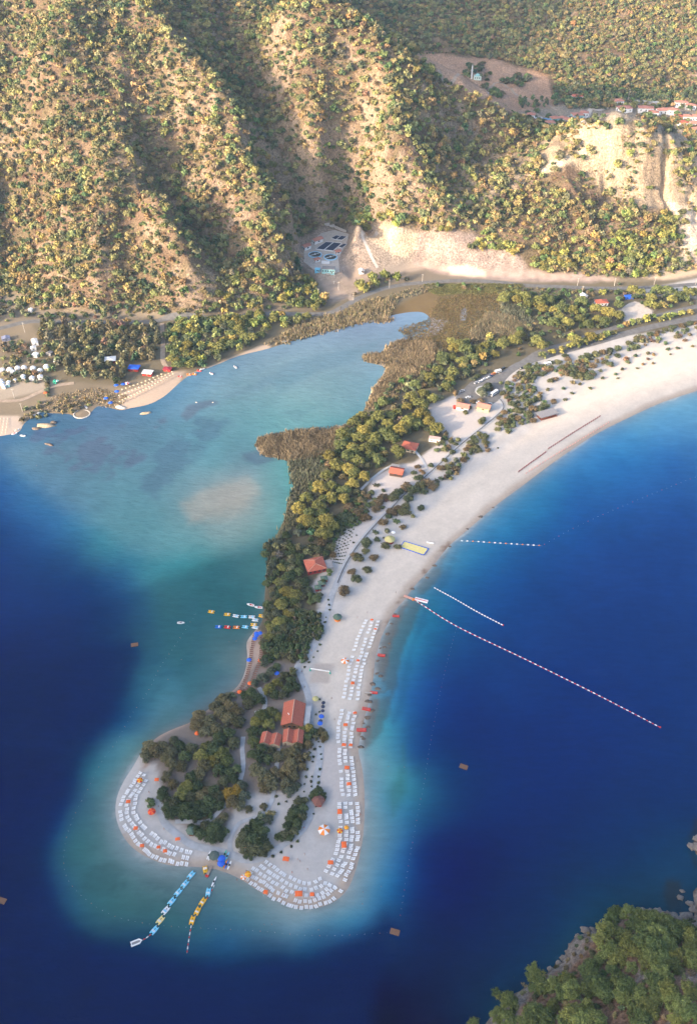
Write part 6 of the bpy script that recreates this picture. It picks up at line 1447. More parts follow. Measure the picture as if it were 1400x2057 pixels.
rope("buoy_line", [(922,1086),(960,1088),(1020,1092),(1088,1096)], 15, .3, 1, [(WHITE, .42, 1.2), (WHITE, .42, 1.2), (ORP, .38, 1.0)], "line of widely spaced white floats at the bathing beach")
rope("buoy_line", [(1088,1096),(1120,1078),(1145,1064),(1200,1038),(1290,1000),(1375,966),(1420,950)], 34, .1, 1, [(REDP, .24, .4), (WHITE, .12, .2), (WHITE, .12, .2)], "curving line of small red and white buoys leading out to the right")
rope("buoy_line", [(917,1260),(898,1330),(880,1410),(863,1500),(852,1570),(838,1640),(820,1740),(803,1845)], 60, .1, 1, [(WHITE, .10, .2), (WHITE, .08, .15), (WHITE, .08, .15), (REDP, .14, .2)], "faint line of tiny buoys along the drop off east of the spit")
rope("buoy_line", [(395,1230),(350,1300),(322,1340),(300,1385),(262,1440),(235,1490),(205,1530),(175,1590),(145,1650),(130,1705),(132,1755),(160,1795),(220,1836),(300,1856),(400,1864),(520,1870),(640,1880),(785,1873)], 100, .1, 1, [(WHITE, .10, .2), (WHITE, .08, .15), (ORP, .12, .2), (WHITE, .07, .15)], "long loop of tiny buoys around the lagoon side and the tip")
rope("buoy_line", [(385,1858),(381,1880),(378,1900),(376,1915)], 8, .3, 1, [(WHITE, .24, 1.1), (REDP, .2, .8)], "short red and white float tail below the right mooring line")
rope("buoy_line", [(305,1876),(290,1887),(281,1890)], 4, .3, 1, [(REDP, .22, .8), (WHITE, .24, 1.0)], "short float tail between the left mooring line and the inflatable boat")
rope("mooring_line", [(389,1750),(372,1776),(346,1811),(323,1849),(309,1872)], 14, .3, 1, [(BLACK, .2, .8)], "dark mooring rope holding the left line of pedal boats")
rope("mooring_line", [(432,1776),(420,1800),(398,1832),(386,1856)], 10, .3, 1, [(WHITE, .22, .8), (REDP, .2, .8)], "mooring rope holding the right line of pedal boats")

# ------------------------------------------------------------------ rocks and stone pen
def rock(px, py, r, label, sx=1.0, sy=1.0, mt=None, z=0.0, name="rock"):
    v, t_ = ICO1; v = v.copy(); n = np.random.default_rng(int(px * 7 + py)).uniform(-1, 1, len(v)); v = v * (1 + .28 * n[:, None]) * (r * sx, r * sy, r * .55)
    x, y = P(px, py, z + .2); me = tri_mesh(name, v, t_); me.materials.append(mt or ROCKM); o = bpy.data.objects.new(name, me); COL.objects.link(o); o.location = (x, y, z)
    o.rotation_euler = (0, 0, R_.uniform(-.4, .4)); tag(o, label, "rock")
rock(93, 855, 3.6, "long sandy coloured rock islet off the bushy point", 2.0, .8); rock(108, 849, 2.6, "dark end of the long rock islet", 1, .8, mat("dark_rock", (.17, .13, .10, 1), .95, .3, .8)); rock(74, 861, 2.2, "low brown rock west of the long islet", 1.6, .7, _mats["dark_rock"])
rock(293, 830, 2.0, "small brown rock off the rocky point", 2.2, .7); rock(100, 893, 1.6, "barely awash brown reef in the shallow lagoon", 2.2, .8, _mats["dark_rock"]); rock(243, 818, 2.6, "white rock at the corner of the small lagoon beach", 1.6, .9, mat("white_rock", (.62, .56, .48, 1), .9, .15, .8))
rock(395, 808, .8, "small rock tip in the ring of weed, left one", 1, 1, _mats["white_rock"]); rock(428, 808, .7, "small rock tip in the ring of weed, right one", 1, 1, _mats["white_rock"])
for a in [(1398,1684,1.8,"grey boulder at the frame edge above the cliff",1,1),(1399,1702,2.4,"pale boulder mass against the right frame edge",1,1.3),(1388,1700,2.0,"brown rock beside the pale boulder mass",1,1),(1366,1803,1.6,"pale rock breaking the water above the cliff",1,.8),(1370,1790,1.2,"small pale rock standing off the cliff",1,.8),(1385,1815,1.8,"grey rock between the cliff and the frame edge",1.3,.8),(1395,1825,2.4,"pale ledge at the cliff foot by the frame edge",1.4,.8),(1378,1840,2.6,"white rock ledge at the cliff foot",1.5,.8)]:
    rock(*a, mt=mat('grey_rock', (.20, .175, .155, 1), .95, .3, .8))
CLR = mat('cliff_rock', (.19, .165, .145, 1), .95, .3, .8)
for k, (px, py) in enumerate([(1132,1925),(1140,1912),(1145,1897),(1160,1880),(1175,1868),(1190,1866),(1122,1935),(1105,1946),(1290,1830),(1305,1830),(1320,1830),(1340,1832),(1355,1838)]):
    rock(px, py, R_.uniform(.8, 1.9), f"pale limestone boulder, {nth(k + 1)} along the cliff foot from the left" if k > 7 else f"pale limestone boulder, {nth(k + 1)} up the left edge of the cliff", R_.uniform(.8, 1.3), .9, CLR, .3)
x, y = P(165, 832, .2); t = tag(empty("stone_pen", (x, y, 0)), "ring of low pale stones standing in the lagoon shallows", "pen"); mb = MB()
for k in range(20):
    a = k / 20 * 2 * math.pi; mb.box(6.2 * math.cos(a), 5.5 * math.sin(a), -.2, 2.0, .8, .75, a + math.pi / 2, .85)
mb.build("wall", _mats["white_rock"], t)
r_ = random.Random(8); n = 0
for (a, b_) in [(795,1230),(785,1255),(775,1275),(772,1300),(766,1300),(760,1330),(758,1350),(750,1375),(745,1395),(742,1410),(738,1440),(730,1455),(724,1480),(722,1500),(728,1485),(735,1410),(875,1135),(855,1158),(830,1185),(965,1040),(990,1018),(940,1065),(905,1098),(780,1290),(765,1360),(755,1385),(748,1430),(740,1462)]:
    n += 1; rock(a + r_.uniform(-3, 3), b_ + r_.uniform(-3, 3), r_.uniform(.5, 1.2), f"low brown beach rock, {nth(n)} on the sea side shore", 1.5, 1, _mats["dark_rock"], 0, "beach_rock")

# ------------------------------------------------------------------ vehicles
def car(px, py, rz, mt, label, z=None):
    x, y = P(px, py, 2.4); zz = float(gz(x, y)) + .2
    t = tag(empty("parked_car", (x, y, zz), rz), label, "car", "cars parked around the car park")
    mb = MB(); mb.box(0, 0, .3, 1.75, 4.2, .55); mb.build("body", mt, t); mb = MB(); mb.box(0, -.2, .85, 1.6, 2.3, .55, top=.8); mb.build("cabin", GLASS, t); mb = MB(); mb.box(0, -.2, 1.4, 1.2, 1.7, .04); mb.build("roof", mt, t)
    for a in (-1, 1):
        for b_ in (-1.3, 1.3): mb = MB(); mb.tube((a * .7, b_, .32), (a * .9, b_, .32), .32, n=8); mb.build("wheel", BLACK, t)
GREYC = mat("silver_paint", (.45, .46, .48, 1), .35, .03, 1); BLKC = mat("black_paint", (.03, .03, .035, 1), .3, .03, 1); CARW = mat("white_car_paint", (.78, .78, .77, 1), .3, .03, 1); NAVY = mat("navy_paint", (.05, .08, .20, 1), .3, .03, 1)
for px, py, rz, mt, lab in [(928,785,-1.2,GREYC,"silver car at the western corner of the car park"),(956,769,-.9,GREYC,"silver car, lowest in the line along the trees"),(963,767,-.9,CARW,"white car behind the planted island, lower one"),(971,762,-.9,CARW,"white car behind the planted island, upper one"),(981,758,-.9,CARW,"white car just below the navy car"),(985,755,-.9,NAVY,"navy car in the line along the trees"),(991,751,-.9,ORP,"orange red car beside the white van"),(1010,740,-.9,BLKC,"black car at the top of the line along the trees"),(1046,740,-.7,BLKC,"black car at the shrubs opposite the car line"),
    (1035,761,.3,GREYC,"silver car beside dune shrubs east of the car park"),(1024,777,-1.3,CARW,"white car parked just right of the bus"),(983,811,-1.2,GREYC,"silver car behind the yellow walled house"),(961,808,-1.2,CARW,"white car between the two terracotta roofs"),(940,798,-1.3,CARW,"white car in front of the terracotta house"),(1058,758,0.2,CARW,"white car between two dune shrubs"),(1052,779,.2,GREYC,"silver car between two yellow green shrubs")]: car(px, py, rz, mt, lab)
def van(px, py, rz, L, h, label, name="minibus", win=5):
    x, y = P(px, py, 3); t = tag(empty(name, (x, y, float(gz(x, y)) + .2), rz), label, "bus")
    mb = MB(); mb.box(0, 0, .4, 2.3, L, h - .9); mb.box(0, 0, h - .5, 2.25, L * .98, .5, top=.93); mb.build("body", CARW, t)
    for s in (-1, 1):
        for k in range(win): mb = MB(); mb.box(s * 1.16, -L * .4 + (k + .5) * L * .8 / win, h * .5, .04, L * .8 / win * .8, h * .28); mb.build("window", GLASS, t)
        mb = MB(); mb.box(0, s * (L / 2 + .01), h * .45, 1.9, .05, h * .33); mb.build("windscreen", GLASS, t)
        for b_ in (-.3, .32): mb = MB(); mb.tube((s * .95, b_ * L, .45), (s * 1.2, b_ * L, .45), .45, n=10); mb.build("wheel", BLACK, t)
van(992, 790, -.75, 8.5, 3.0, "white bus beside the planted island of the car park"); van(1000, 746, -1.15, 5.6, 2.5, "white van in the line of cars along the trees", "van", 3); van(1099, 731, -1.2, 6.4, 2.5, "white van driving on the resort road", "van", 3); landmark("white bus", *P(992, 790, 2))

# ------------------------------------------------------------------ camp on the left shore
def tent(px, py, label, r=2.6):
    x, y = P(px, py, 3); t = tag(empty("dome_tent", (x, y, float(gz(x, y)) - .05)), label, "tent", "white dome tents of the camp")
    mb = MB(); mb.lathe([(r, 0), (r * .97, r * .3), (r * .8, r * .65), (r * .5, r * .88), (.05, r)], 12); mb.build("shell", WHITE, t, True); mb = MB(); mb.box(0, -r * .93, 0, r * .5, .3, r * .55, top=.7); mb.build("door", GREYR, t)
for k, (px, py) in enumerate([(5,742),(20,741),(36,738),(49,737),(67,738),(81,743),(27,746)]): tent(px, py, f"white dome tent, {nth(k + 1)} from the frame edge in the camp row")
for px, py, w, mt, lab in [(3,766,3,AQUA,"pale blue hut at the frame edge of the camp"),(6,771,3,WHITE,"white hut beside the pale blue one"),(9,777,2.6,WHITE,"small white hut at the edge of the camp field"),(18,769,3,CREAM,"cream hut facing the camp field"),(31,765,2.4,CREAM,"small cream hut facing the camp field"),(47,757,3.2,AQUA,"pale blue hut in the middle of the camp"),(48,762,2.8,CREAM,"cream hut in front of the pale blue one"),(65,760,3.4,WHITE,"white hut facing the camp field"),(82,758,4,WHITE,"wide white hut near the hedge"),(94,737,4,AQUA,"pale blue hut behind the hedge"),(95,741,3,CREAM,"cream hut below the pale blue one behind the hedge"),(17,774,2.6,AQUA,"grey blue hut at the camp field edge"),(111,767,2.4,GREENP,"green hut right of the hedge"),
    (72,713,5,WHITE,"white shed among the far camp trees"),(70,685,5,WHITE,"white caravan at the top of the camp"),(72,690,5,WHITE,"second white caravan below the top one"),(115,727,4.4,CREAM,"cream shed between hedge and grove"),(68,700,4.6,WHITE,"white caravan in the middle of the camp line"),(13,680,7,mat("slate_roof",(.2,.22,.32,1),.8,.1,1),"slate blue shed beside the coast road"),(100,710,5,GREYR,"grey shed at the edge of the grove"),(63,625,3.5,WHITE,"white hut on the slope above the coast road")]:
    x, y = P(px, py, 3); building("camp_hut", lab, "hut", x, y, R_.uniform(-.4, .4), w, w * .8, 2.2, 'gable', .7, mt, WHITE if mt in (WHITE, CREAM, AQUA) else mt, 1, "huts and caravans of the camp", ov=.15, door=False)
x, y = P(222, 723, 3.5); building("open_pavilion", "pavilion with a white pyramid roof inside the grove", "pavilion", x, y, .2, 8.5, 7, 2.6, 'hip', 1.5, REDW, WHITE, 0); landmark("white roofed pavilion in the grove", x, y)
x, y = P(270, 739, 3.5); building("beach_bar", "beach bar with a bright blue roof and red front", "bar", x, y, -.1, 8.5, 6, 2.6, 'hip', 1.0, REDW, BLU, 0); landmark("blue roofed beach bar", x, y)
x, y = P(297, 748, 3.5); building("snack_bar", "red walled snack bar with pale flat roof beside the blue roofed bar", "bar", x, y, -.15, 7.5, 5, 2.4, 'flat', 0, REDC, WHITE, 0); x, y = P(337, 740, 3); building("red_tent", "low dark red tent at the foot of the grove track", "tent", x, y, -.2, 6, 4, 1.8, 'hip', .8, REDC, mat("maroon_roof", (.30, .03, .05, 1), .8, .1, 1), 0)
parasol(256, 769, 2.2, REDC, "red and white parasol at the edge of the grove", stripes=WHITE); parasol(115, 765, 1.8, GREENP, "green and white parasol by the hedge", stripes=WHITE); parasol(92, 788, 1.6, ORA, "orange parasol at the foot of the hedge")
for i, (px, py) in enumerate([(92,763),(93,769),(94,775),(95,781),(96,787)]):
    pass
landmark("dome tents of the camp", *P(45, 740, 2)); landmark("straw parasol rows", *P(295, 778, 2)); landmark("rocky point", *P(235, 812, 1)); landmark("round stone pen", *P(165, 832, 0)); landmark("grove track", *P(328, 700, 2)); landmark("tip of the reed spit", *P(520, 893, 0))
landmark("head of the lagoon", *P(850, 650, 0)); landmark("gravel yard", *P(1275, 625, 2)); landmark("planted car park island", *P(971, 786, 2)); landmark("bend of the promenade above the net", *P(598, 1338, 2)); landmark("lagoon side beach end", *P(470, 1400, 1)); landmark("top end of the crescent loungers", *P(285, 1550, 1)); landmark("cliff foot", *P(1135, 1925, 0)); landmark("pale boulders at the frame edge", *P(1395, 1700, 0)); landmark("fork of the garden paths", *P(470, 1598, 2))
landmark("white motor boats by the reeds", *P(520, 1221, 0)); landmark("pine shore bend of the lagoon", *P(480, 715, 1)); landmark("junction of the two resort roads", *P(1085, 715, 2)); landmark("bottom corner of the cliff", *P(1000, 2040, 30)); landmark("cliff top at the frame edge", *P(1390, 1950, 60))

# ------------------------------------------------------------------ treatment plant
def at_plant(px, py): x, y, z = h1(px, py); return x, y, z
PZ = 7.7
def pp(px, py, z=0): return P(px, py, PZ + z)
c = [pp(*q) for q in [(603,500),(640,468),(672,462),(702,470),(700,488),(690,500),(680,520),(682,545),(660,550),(635,545),(606,522)]]; mb = MB(); mb.prism(c, PZ - 1.2, PZ); o = mb.build("plant_pavement", PALE); o['kind'] = 'structure'; o['label'] = 'pale concrete yard of the treatment plant'
for px, py, L, lab in ((637, 481, 11, "longer white plant building with salmon roof and blue windows"), (615, 494, 8, "shorter white plant building with salmon roof at the yard edge")):
    x, y = pp(px, py, 3); building("plant_building", lab, "building", x, y, math.radians(-48), 6, L, 3.6, 'gable', 1.2, WHITE, TILEP, 4, "salmon roofed plant buildings", PZ)
for px, py, lab in ((636, 519, "small salmon roofed pump house between the round tanks"), (678, 503, "small salmon roofed pump house beside the basins")):
    x, y = pp(px, py, 3); building("pump_house", lab, "building", x, y, math.radians(-60), 4.6, 5.5, 2.6, 'gable', .8, WHITE, TILEP, 2, "salmon roofed plant buildings", PZ)
x, y = pp(660, 540, 3); building("plant_office", "pale aqua plant office with grey flat roof at the yard front", "building", x, y, -.1, 12.5, 7, 4, 'flat', 0, AQUA, GREYR, 5, None, PZ, ov=.1); x, y = pp(638, 541, 2); building("plant_shed", "small bright blue shed beside the aqua office", "shed", x, y, -.1, 5, 4, 2.6, 'flat', 0, LBLU, LBLU, 1, None, PZ, ov=.1)
x, y = pp(726, 540, 2); building("white_cabin", "small white cabin on the dirt right of the plant", "cabin", x, y, .3, 4, 4, 2.4, 'gable', 1, WHITE, WHITE, 1, None, h1(726, 540)[2]); landmark("treatment plant", *pp(660, 510))
def basin(corners, label):
    q = [Vector(pp(*c)) for c in corners]; m_ = sum(q, Vector((0, 0))) / 4; t = tag(empty("settling_basin", (m_.x, m_.y, PZ)), label, "basin", "rectangular basins of the plant"); loc = [p - m_ for p in q]
    mb = MB(); mb.prism([tuple(p) for p in loc], .002, .5); mb.build("rim", WHITE, t); mb = MB(); mb.prism([tuple(p * .9) for p in loc], .45, .53); mb.build("dark_water", DARKB, t)
basin([(634,501),(655,486),(670,487),(650,503)], "dark rectangular basin, left of the two long ones"); basin([(651,503),(671,487),(687,489),(669,505)], "dark rectangular basin, right of the two long ones"); basin([(665,479),(676,473),(684,475),(674,482)], "small dark basin, left of the upper pair"); basin([(676,482),(686,474),(697,476),(687,483)], "small dark basin, right of the upper pair"); basin([(679,497),(691,490),(697,491),(687,499)], "narrow dark basin at the yard edge")
for px, py, lab in ((633, 511, "round blue rimmed clarifier tank, left one"), (664, 516, "round blue rimmed clarifier tank, right one")):
    x, y = pp(px, py, .8); t = tag(empty("clarifier_tank", (x, y, PZ), .6), lab, "tank", "round clarifier tanks"); mb = MB(); mb.lathe([(6.9, 0), (6.9, 1.0), (5.9, 1.0), (5.9, .6)], 28); mb.build("rim", mat("tank_blue", (.35, .62, .80, 1), .6, .05, 1), t); mb = MB(); mb.lathe([(5.88, .3), (5.88, .7), (.1, .72)], 28); mb.build("dark_water", mat("sludge", (.05, .055, .05, 1), .4, .2, .5), t)
    mb = MB(); mb.box(0, 0, 1.0, 12.6, .7, .15); mb.lathe([(.8, .7), (.8, 1.5)], 10); mb.build("bridge", WHITE, t)
x, y = pp(654, 527, 1); building("store_shed", "long narrow white shed between tank and office", "shed", x, y, -.1, 8, 2.6, 1.8, 'flat', 0, WHITE, WHITE, 0, None, PZ, ov=.05, door=False)
def wall_line(pts, h, th, mt, label, name="boundary_wall"):
    q = [h1(*p) for p in pts]; t = tag(empty(name, q[0]), label, "wall"); mb = MB()
    for a, b_ in zip(q, q[1:]):
        d = Vector(b_) - Vector(a); L = math.hypot(d.x, d.y); n = max(1, int(L / 5))
        for i in range(n):
            f = (i + .5) / n; mb.box(a[0] - q[0][0] + d.x * f, a[1] - q[0][1] + d.y * f, a[2] - q[0][2] + d.z * f - .8, L / n * 1.003, th, h + .8, math.atan2(d.y, d.x))
    mb.build("wall", mt, t)
wall_line([(652,451),(672,457),(695,467)], 2.4, .5, PALE, "pale concrete boundary wall above the treatment plant")
# ------------------------------------------------------------------ mosque and village
x, y, z = h1(953, 158); t = tag(empty("mosque", (x, y, z), -.15), "small white mosque with one slender minaret in the dry fields", "mosque"); landmark("mosque", x, y)
mb = MB(); mb.box(4, 0, -1, 11, 9, 5.2); mb.build("prayer_hall", mat("pale_green_wall", (.62, .74, .66, 1), .8, .05, 1), t); mb = MB(); mb.lathe([(3.4, 4.2), (3.2, 5.4), (2.2, 6.7), (.1, 7.3)], 14, 4, 0); mb.build("dome", AQUA, t, True)
mb = MB(); mb.lathe([(1.25, -1), (1.1, 11), (1.6, 11.3), (1.6, 12), (.95, 12.1), (.9, 16), (.05, 20)], 12, -4.5, -1); mb.build("minaret", WHITE, t)
for k in range(3): mb = MB(); mb.box(1 + k * 3, -4.51, 1.2, 1.1, .1, 2); mb.build("window", GLASS, t)
VH = """1064,247,7,6,w,low white house half behind the ridge trees
1078,250,8,5,g,grey roofed house at the left end of the village
1103,252,8,6,w,low salmon roofed house in front of the aqua one
1140,246,8,6,w,salmon roofed house between the two aqua houses
1147,238,6,5,g,pale flat roofed house behind the two storey aqua one
1200,236,9,6,w,salmon roofed house beside the pale village road
1213,240,8,6,r,red roofed house right of the village road
1310,231,9,7,w,salmon roofed house squeezed between two long ones
1350,226,9,7,w,white walled house above the rock crest trees
1362,236,8,6,r,small red roofed house behind the crest trees
1093,244,9,6,b,low blue roofed hall at the near end of the village
1113,243,8,7,a,aqua walled house with salmon roof near the blue hall
1128,243,7,6,w,white house with salmon roof right of the aqua one
1158,236,10,8,a,aqua walled two storey house with red roof
1172,232,7,6,w,white house with pale red roof touching the aqua house
1180,239,9,7,w,white house with dark red roof below the village road
1166,244,7,5,w,low house with salmon roof behind the ridge trees
1229,226,9,9,w,square white house with salmon hip roof
1252,222,13,9,w,large white house with long salmon roof
1250,230,12,5,w,low salmon roofed annex in front of the large white house
1240,208,9,7,w,white house with salmon roof behind the large one
1295,222,14,8,w,long cream house with salmon roof and wide front
1331,226,13,8,w,long house with salmon roof above the rock crest
1158,195,10,7,r,house with red roof in dark trees on the valley floor
1366,211,12,6,w,pale long house behind dark trees
1385,217,9,6,w,white house with grey roof behind dark trees
1380,240,9,7,w,white house with red roof beyond the rock crest
1372,248,10,7,r,red roofed house, lower one beyond the rock crest
1394,253,9,7,w,white house with red roof near the frame edge
1397,240,8,7,w,house with salmon roof at the frame edge
1398,265,9,6,w,lowest white house at the frame edge beyond the crest
974,192,6,4,g,grey roofed farm shed below the mosque
1000,191,7,4,g,pale farm shed right of the dark trees
1300,207,26,4,g,long grey retaining structure behind the village houses"""
for ln in VH.split('\n'):
    px, py, w, d_, c, lab = ln.split(',', 5); px, py, w, d_ = float(px), float(py), float(w), float(d_)
    x, y, z = h1(px, py + 3)
    if y < 1100: x, y = P(px, py, 24); z = float(gz(x, y))
    wl, rf, rt = {'b': (AQUA, mat("blue_roof", (.16, .30, .52, 1), .7, .1, 1), 'hip'), 'a': (AQUA, TILEP, 'hip'), 'w': (WHITE, TILEP, 'hip'), 'r': (WHITE, TILE, 'hip'), 'g': (GREYR, CONC, 'flat')}[c]
    building("village_house", lab, "house", x, y, R_.uniform(-.3, .3), w * 1.45, d_ * 1.35, 6.2 if c in 'aw' else 4, rt, 2.0, wl, rf, 3 if w < 20 else 0, "houses of the valley village", z, door=False)

# ------------------------------------------------------------------ poles, people, hedge
def pole(px, py, h, label, top=True):
    x, y, z = h1(px, py); t = tag(empty("utility_pole", (x, y, z)), label, "pole", "utility poles along the coast road"); mb = MB(); mb.tube((0, 0, -.5), (0, 0, h), .22, .14, 6); mb.build("shaft", POLE, t)
    if top: mb = MB(); mb.box(0, 0, h - .8, 2.2, .16, .16); mb.build("crossarm", POLE, t)
for px, py, h, lab in [(51,668,10,"pale utility pole beside the coast road at the camp"),(30,800,9,"pale pole standing in the camp field"),(46,827,8,"pale pole at the bushes behind the cream loungers"),(410,640,8,"pole beside the coast road above the pine forest"),(640,599,10,"double pole at the pine edge below the plant"),(671,570,3,"white marker post below the plant"),(680,583,9,"pole on the dirt right of the pines"),(710,603,8,"pole near the road bend below the plant"),(782,577,8,"pole beside the road above the marsh"),(848,566,8,"pole beside the coast road left of the scree"),(1159,574,8,"pole at the foot of the rock hill"),(1168,592,9,"pole with a head above the white shed"),(1233,574,8,"pole below the wooded slope"),(1313,572,8,"pole beside the coast road at the right"),(1396,572,7,"pole at the frame edge beside the coast road"),(1261,200,14,"tall mast behind the village"),(672,558,7,"pole in front of the aqua plant office")]: pole(px, py, h, lab)
def person_proto():
    me = bpy.data.meshes.new("person")
    vs = [(0,0,.92),(0,0,1.15),(0,0,1.42),(0,0,1.52),(0,.01,1.66),(.10,0,.88),(.12,.02,.48),(.12,-.02,.06),(.12,.12,.03),(-.10,0,.88),(-.13,.06,.48),(-.13,-.05,.06),(-.13,.09,.03),(.18,0,1.40),(.27,0,1.12),(.28,.08,.88),(-.18,0,1.40),(-.28,0,1.12),(-.27,.1,.90),(.28,.10,.80),(-.27,.13,.82)]
    es = [(0,1),(1,2),(2,3),(3,4),(0,5),(5,6),(6,7),(7,8),(0,9),(9,10),(10,11),(11,12),(2,13),(13,14),(14,15),(15,19),(2,16),(16,17),(17,18),(18,20)]
    rad = [.14,.12,.13,.055,.11,.09,.065,.045,.04,.09,.065,.045,.04,.06,.045,.035,.06,.045,.035,.035,.035]
    me.from_pydata(vs, es, []); o = bpy.data.objects.new("person", me); COL.objects.link(o)
    o.modifiers.new("s", 'SKIN')
    for i, r in enumerate(rad): me.skin_vertices[0].data[i].radius = (r, r * (.75 if i in (1, 2) else 1)); 
    me.skin_vertices[0].data[0].use_root = True
    o.modifiers.new("u", 'SUBSURF').levels = 1
    dg = bpy.context.evaluated_depsgraph_get(); m2 = bpy.data.meshes.new_from_object(o.evaluated_get(dg)); bpy.data.objects.remove(o)
    m2.materials.clear(); m2.materials.append(SKIN); return m2
PM = person_proto(); HAIR = mat("dark_hair", (.04, .025, .02, 1), .8, .1, 1)
def person(px, py, label, mt, z=None, sink=0.0):
    x, y = P(px, py, 1.9 if z is None else z); zz = float(gz(x, y)) if z is None else z
    o = bpy.data.objects.new("person", PM); COL.objects.link(o); o.location = (x, y, zz - sink); o.rotation_euler = (0, 0, R_.uniform(0, 6.2)); tag(o, label, "person")
    mb = MB(); mb.lathe([(.155, .74), (.17, .92), (.15, 1.0)], 10, 0, 0, 1, .85); mb.build("shorts" , mt, o); mb = MB(); mb.lathe([(.10, 1.63), (.125, 1.70), (.09, 1.79), (.02, 1.81)], 8, 0, 0); mb.build("hair", HAIR, o)
for px, py, lab, mt in [(666,1403,"person in dark clothes walking on the sand beside the restaurant",BLACK),(332,1587,"person in a light shirt inland of the crescent",WHITE),(300,1591,"person in white standing beside the orange shade at the crescent",WHITE),(330,1665,"person standing on the sand inland of the crescent rows",WHITE),(319,1620,"person in dark clothes beside the orange parasol",BLACK),(603,1730,"person in black among bright towels behind the fan",BLACK),(598,1726,"person in red sitting group behind the fan",REDC),(612,1716,"person alone in the middle of the island sand",WHITE),(618,1746,"person in white near the fan's inner row",WHITE),(611,1663,"person in red on the island promenade",REDC),(724,1634,"person at the water's edge beside the short block",REDC),(730,1604,"person in dark clothes at the water's edge",BLACK),(717,1527,"person walking along the wet sand beside the middle block",BLACK),(677,1668,"person in black beside the yellow parasol",BLACK),(587,1752,"person in pink at the inner row of the fan",PINK),(700,1752,"person on the loungers at the sandy gap",PINK),(672,1445,"person walking inland of the middle block",BLACK),(757,1258,"person at the top of the upper white block",WHITE),(795,1189,"person on the sand beside the salmon jetty",BLACK),(476,1765,"person wading off the kayak rack",PINK),(598,1347,"person on the promenade above the net",BLACK),(606,1350,"second person on the promenade near the net",BLACK),(612,1381,"person on the promenade below the net",BLACK),(626,1308,"person on the promenade beside the thicket",WHITE),(738,1230,"person near the top of the upper block",BLUP),(718,1240,"person beside a small red board on the sand",REDC),(545,1740,"person in white at the straight fan block",WHITE),(430,1725,"person at the boat hire counter",REDC),(436,1728,"second person at the boat hire counter",BLACK),(571,1797,"person in pink on the curved fan loungers",PINK),(495,1748,"person in purple at the kayak end of the fan",BLUP),(275,1573,"person in purple in the top crescent rows",BLUP)]:
    person(px, py, lab, mt)
for px, py, lab in [(365,1325,"swimmer in the lagoon beside the narrow beach"),(461,1289,"swimmer in the shallow off the brown loungers"),(475,1288,"second swimmer in the shallow off the brown loungers"),(338,1365,"swimmer in the middle of the lagoon mouth"),(766,1781,"swimmer east of the tip"),(728,1816,"swimmer southeast of the tip"),(729,1792,"swimmer close to the fan on the sea side"),(446,1819,"swimmer beside the right mooring line"),(540,1834,"swimmer just off the curved fan"),(546,1857,"swimmer farther off the curved fan"),(531,1857,"swimmer left of another one below the fan"),(780,1540,"swimmer off the middle white block, nearer one"),(812,1541,"swimmer off the middle white block, farther one"),(719,805,"swimmer in the upper lagoon"),(520,824,"swimmer far across the upper lagoon"),(347,820,"swimmer off the small lagoon beach"),(74,935,"swimmer in the blue western lagoon"),(640,1868,"swimmer below the tip at the buoy loop")]:
    person(px, py, lab, REDC, 0.0, 1.25)

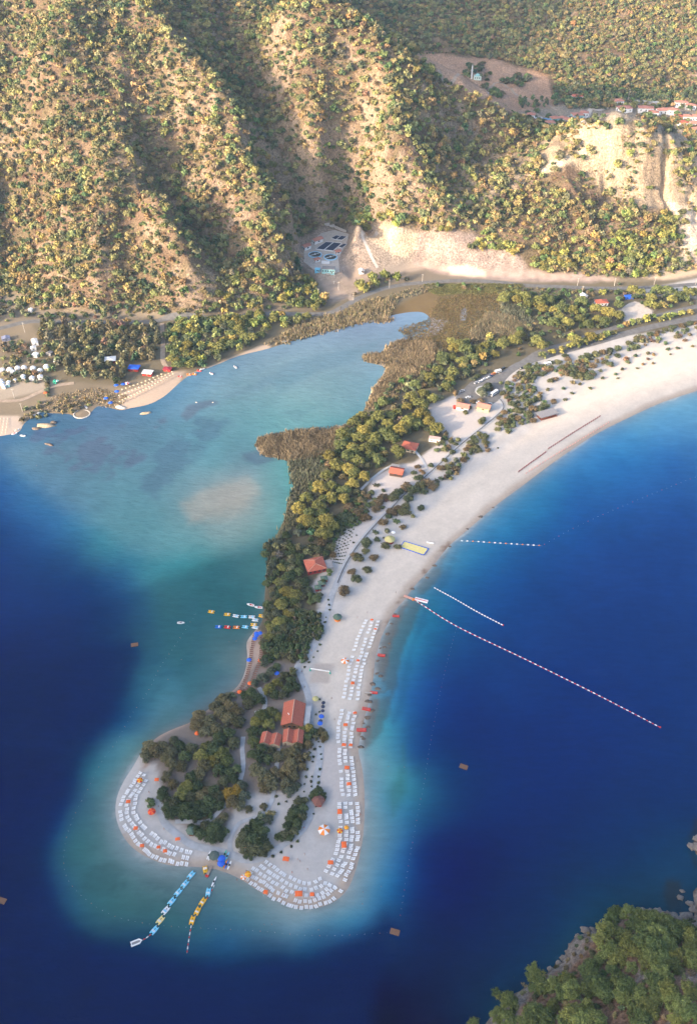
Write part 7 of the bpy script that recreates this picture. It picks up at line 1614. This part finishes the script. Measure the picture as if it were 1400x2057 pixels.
# ------------------------------------------------------------------ labels for the plants
for (nm, px, py, z) in (("half hidden lagoon reeds", 560, 1120, 1),): landmark("reeds opposite the red hip roofed cafe", *P(px, py, z))
LA = np.array([(x, y) for _, x, y in LANDMARKS]); groups = {}
for ob, kind, tint, x, y, r in PLANTOBJ:
    k = int(np.argmin((LA[:, 0] - x) ** 2 + (LA[:, 1] - y) ** 2)); groups.setdefault((kind, k), []).append((float((LA[k, 0] - x) ** 2 + (LA[k, 1] - y) ** 2), ob, tint, r))
CW = {'pine': 'yellow green', 'cliff': 'bright green', 'dark': 'dark green', 'olive': 'olive brown', 'grey': 'grey green', 'gold': 'golden', 'dune': 'dusty olive'}
KW = {'pine_tree': 'pine', 'broadleaf_tree': 'leafy tree', 'shrub': 'low shrub', 'sapling': 'young plant'}
KG = {'pine_tree': 'pines of the spit and its shores', 'broadleaf_tree': 'leafy trees of the spit and its shores', 'shrub': 'shrubs on the sand', 'sapling': 'young plants beside the promenade'}
for (kind, k), lst in groups.items():
    lst.sort(key=lambda q: q[0])
    for i, (_, ob, tint, r) in enumerate(lst):
        num = nth(i + 1) + ' nearest' if i else 'nearest'
        if i >= 99: num = 'far'
        tag(ob, f"{CW[tint]} {KW[kind]}, {num} to the {LANDMARKS[k][0]}", {'pine_tree': 'pine', 'broadleaf_tree': 'tree', 'shrub': 'shrub', 'sapling': 'plant'}[kind], KG[kind])
# ------------------------------------------------------------------ haze
def haze_box():
    me = bpy.data.meshes.new("haze")
    x0, x1, y0, y1, z0, z1 = -4600, 5100, -3100, 5600, -6, 760
    v = [(x0,y0,z0),(x1,y0,z0),(x1,y1,z0),(x0,y1,z0),(x0,y0,z1),(x1,y0,z1),(x1,y1,z1),(x0,y1,z1)]
    f = [(3,2,1,0),(4,5,6,7),(0,1,5,4),(1,2,6,5),(2,3,7,6),(3,0,4,7)]
    me.from_pydata(v, [], f); me.update()
    o = bpy.data.objects.new("haze", me); COL.objects.link(o); o['kind'] = 'stuff'; o['label'] = 'pale warm haze over the far hills'
    m = bpy.data.materials.new("haze"); m.use_nodes = True; nt = m.node_tree; nt.nodes.clear()
    out = nt.nodes.new('ShaderNodeOutputMaterial'); pv = nt.nodes.new('ShaderNodeVolumePrincipled')
    pv.inputs['Color'].default_value = (0.48, 0.75, 1.0, 1); pv.inputs['Density'].default_value = HAZE
    pv.inputs['Anisotropy'].default_value = 0.2
    nt.links.new(pv.outputs[0], out.inputs['Volume'])
    me.materials.append(m)
HAZE = 0.000055
haze_box()
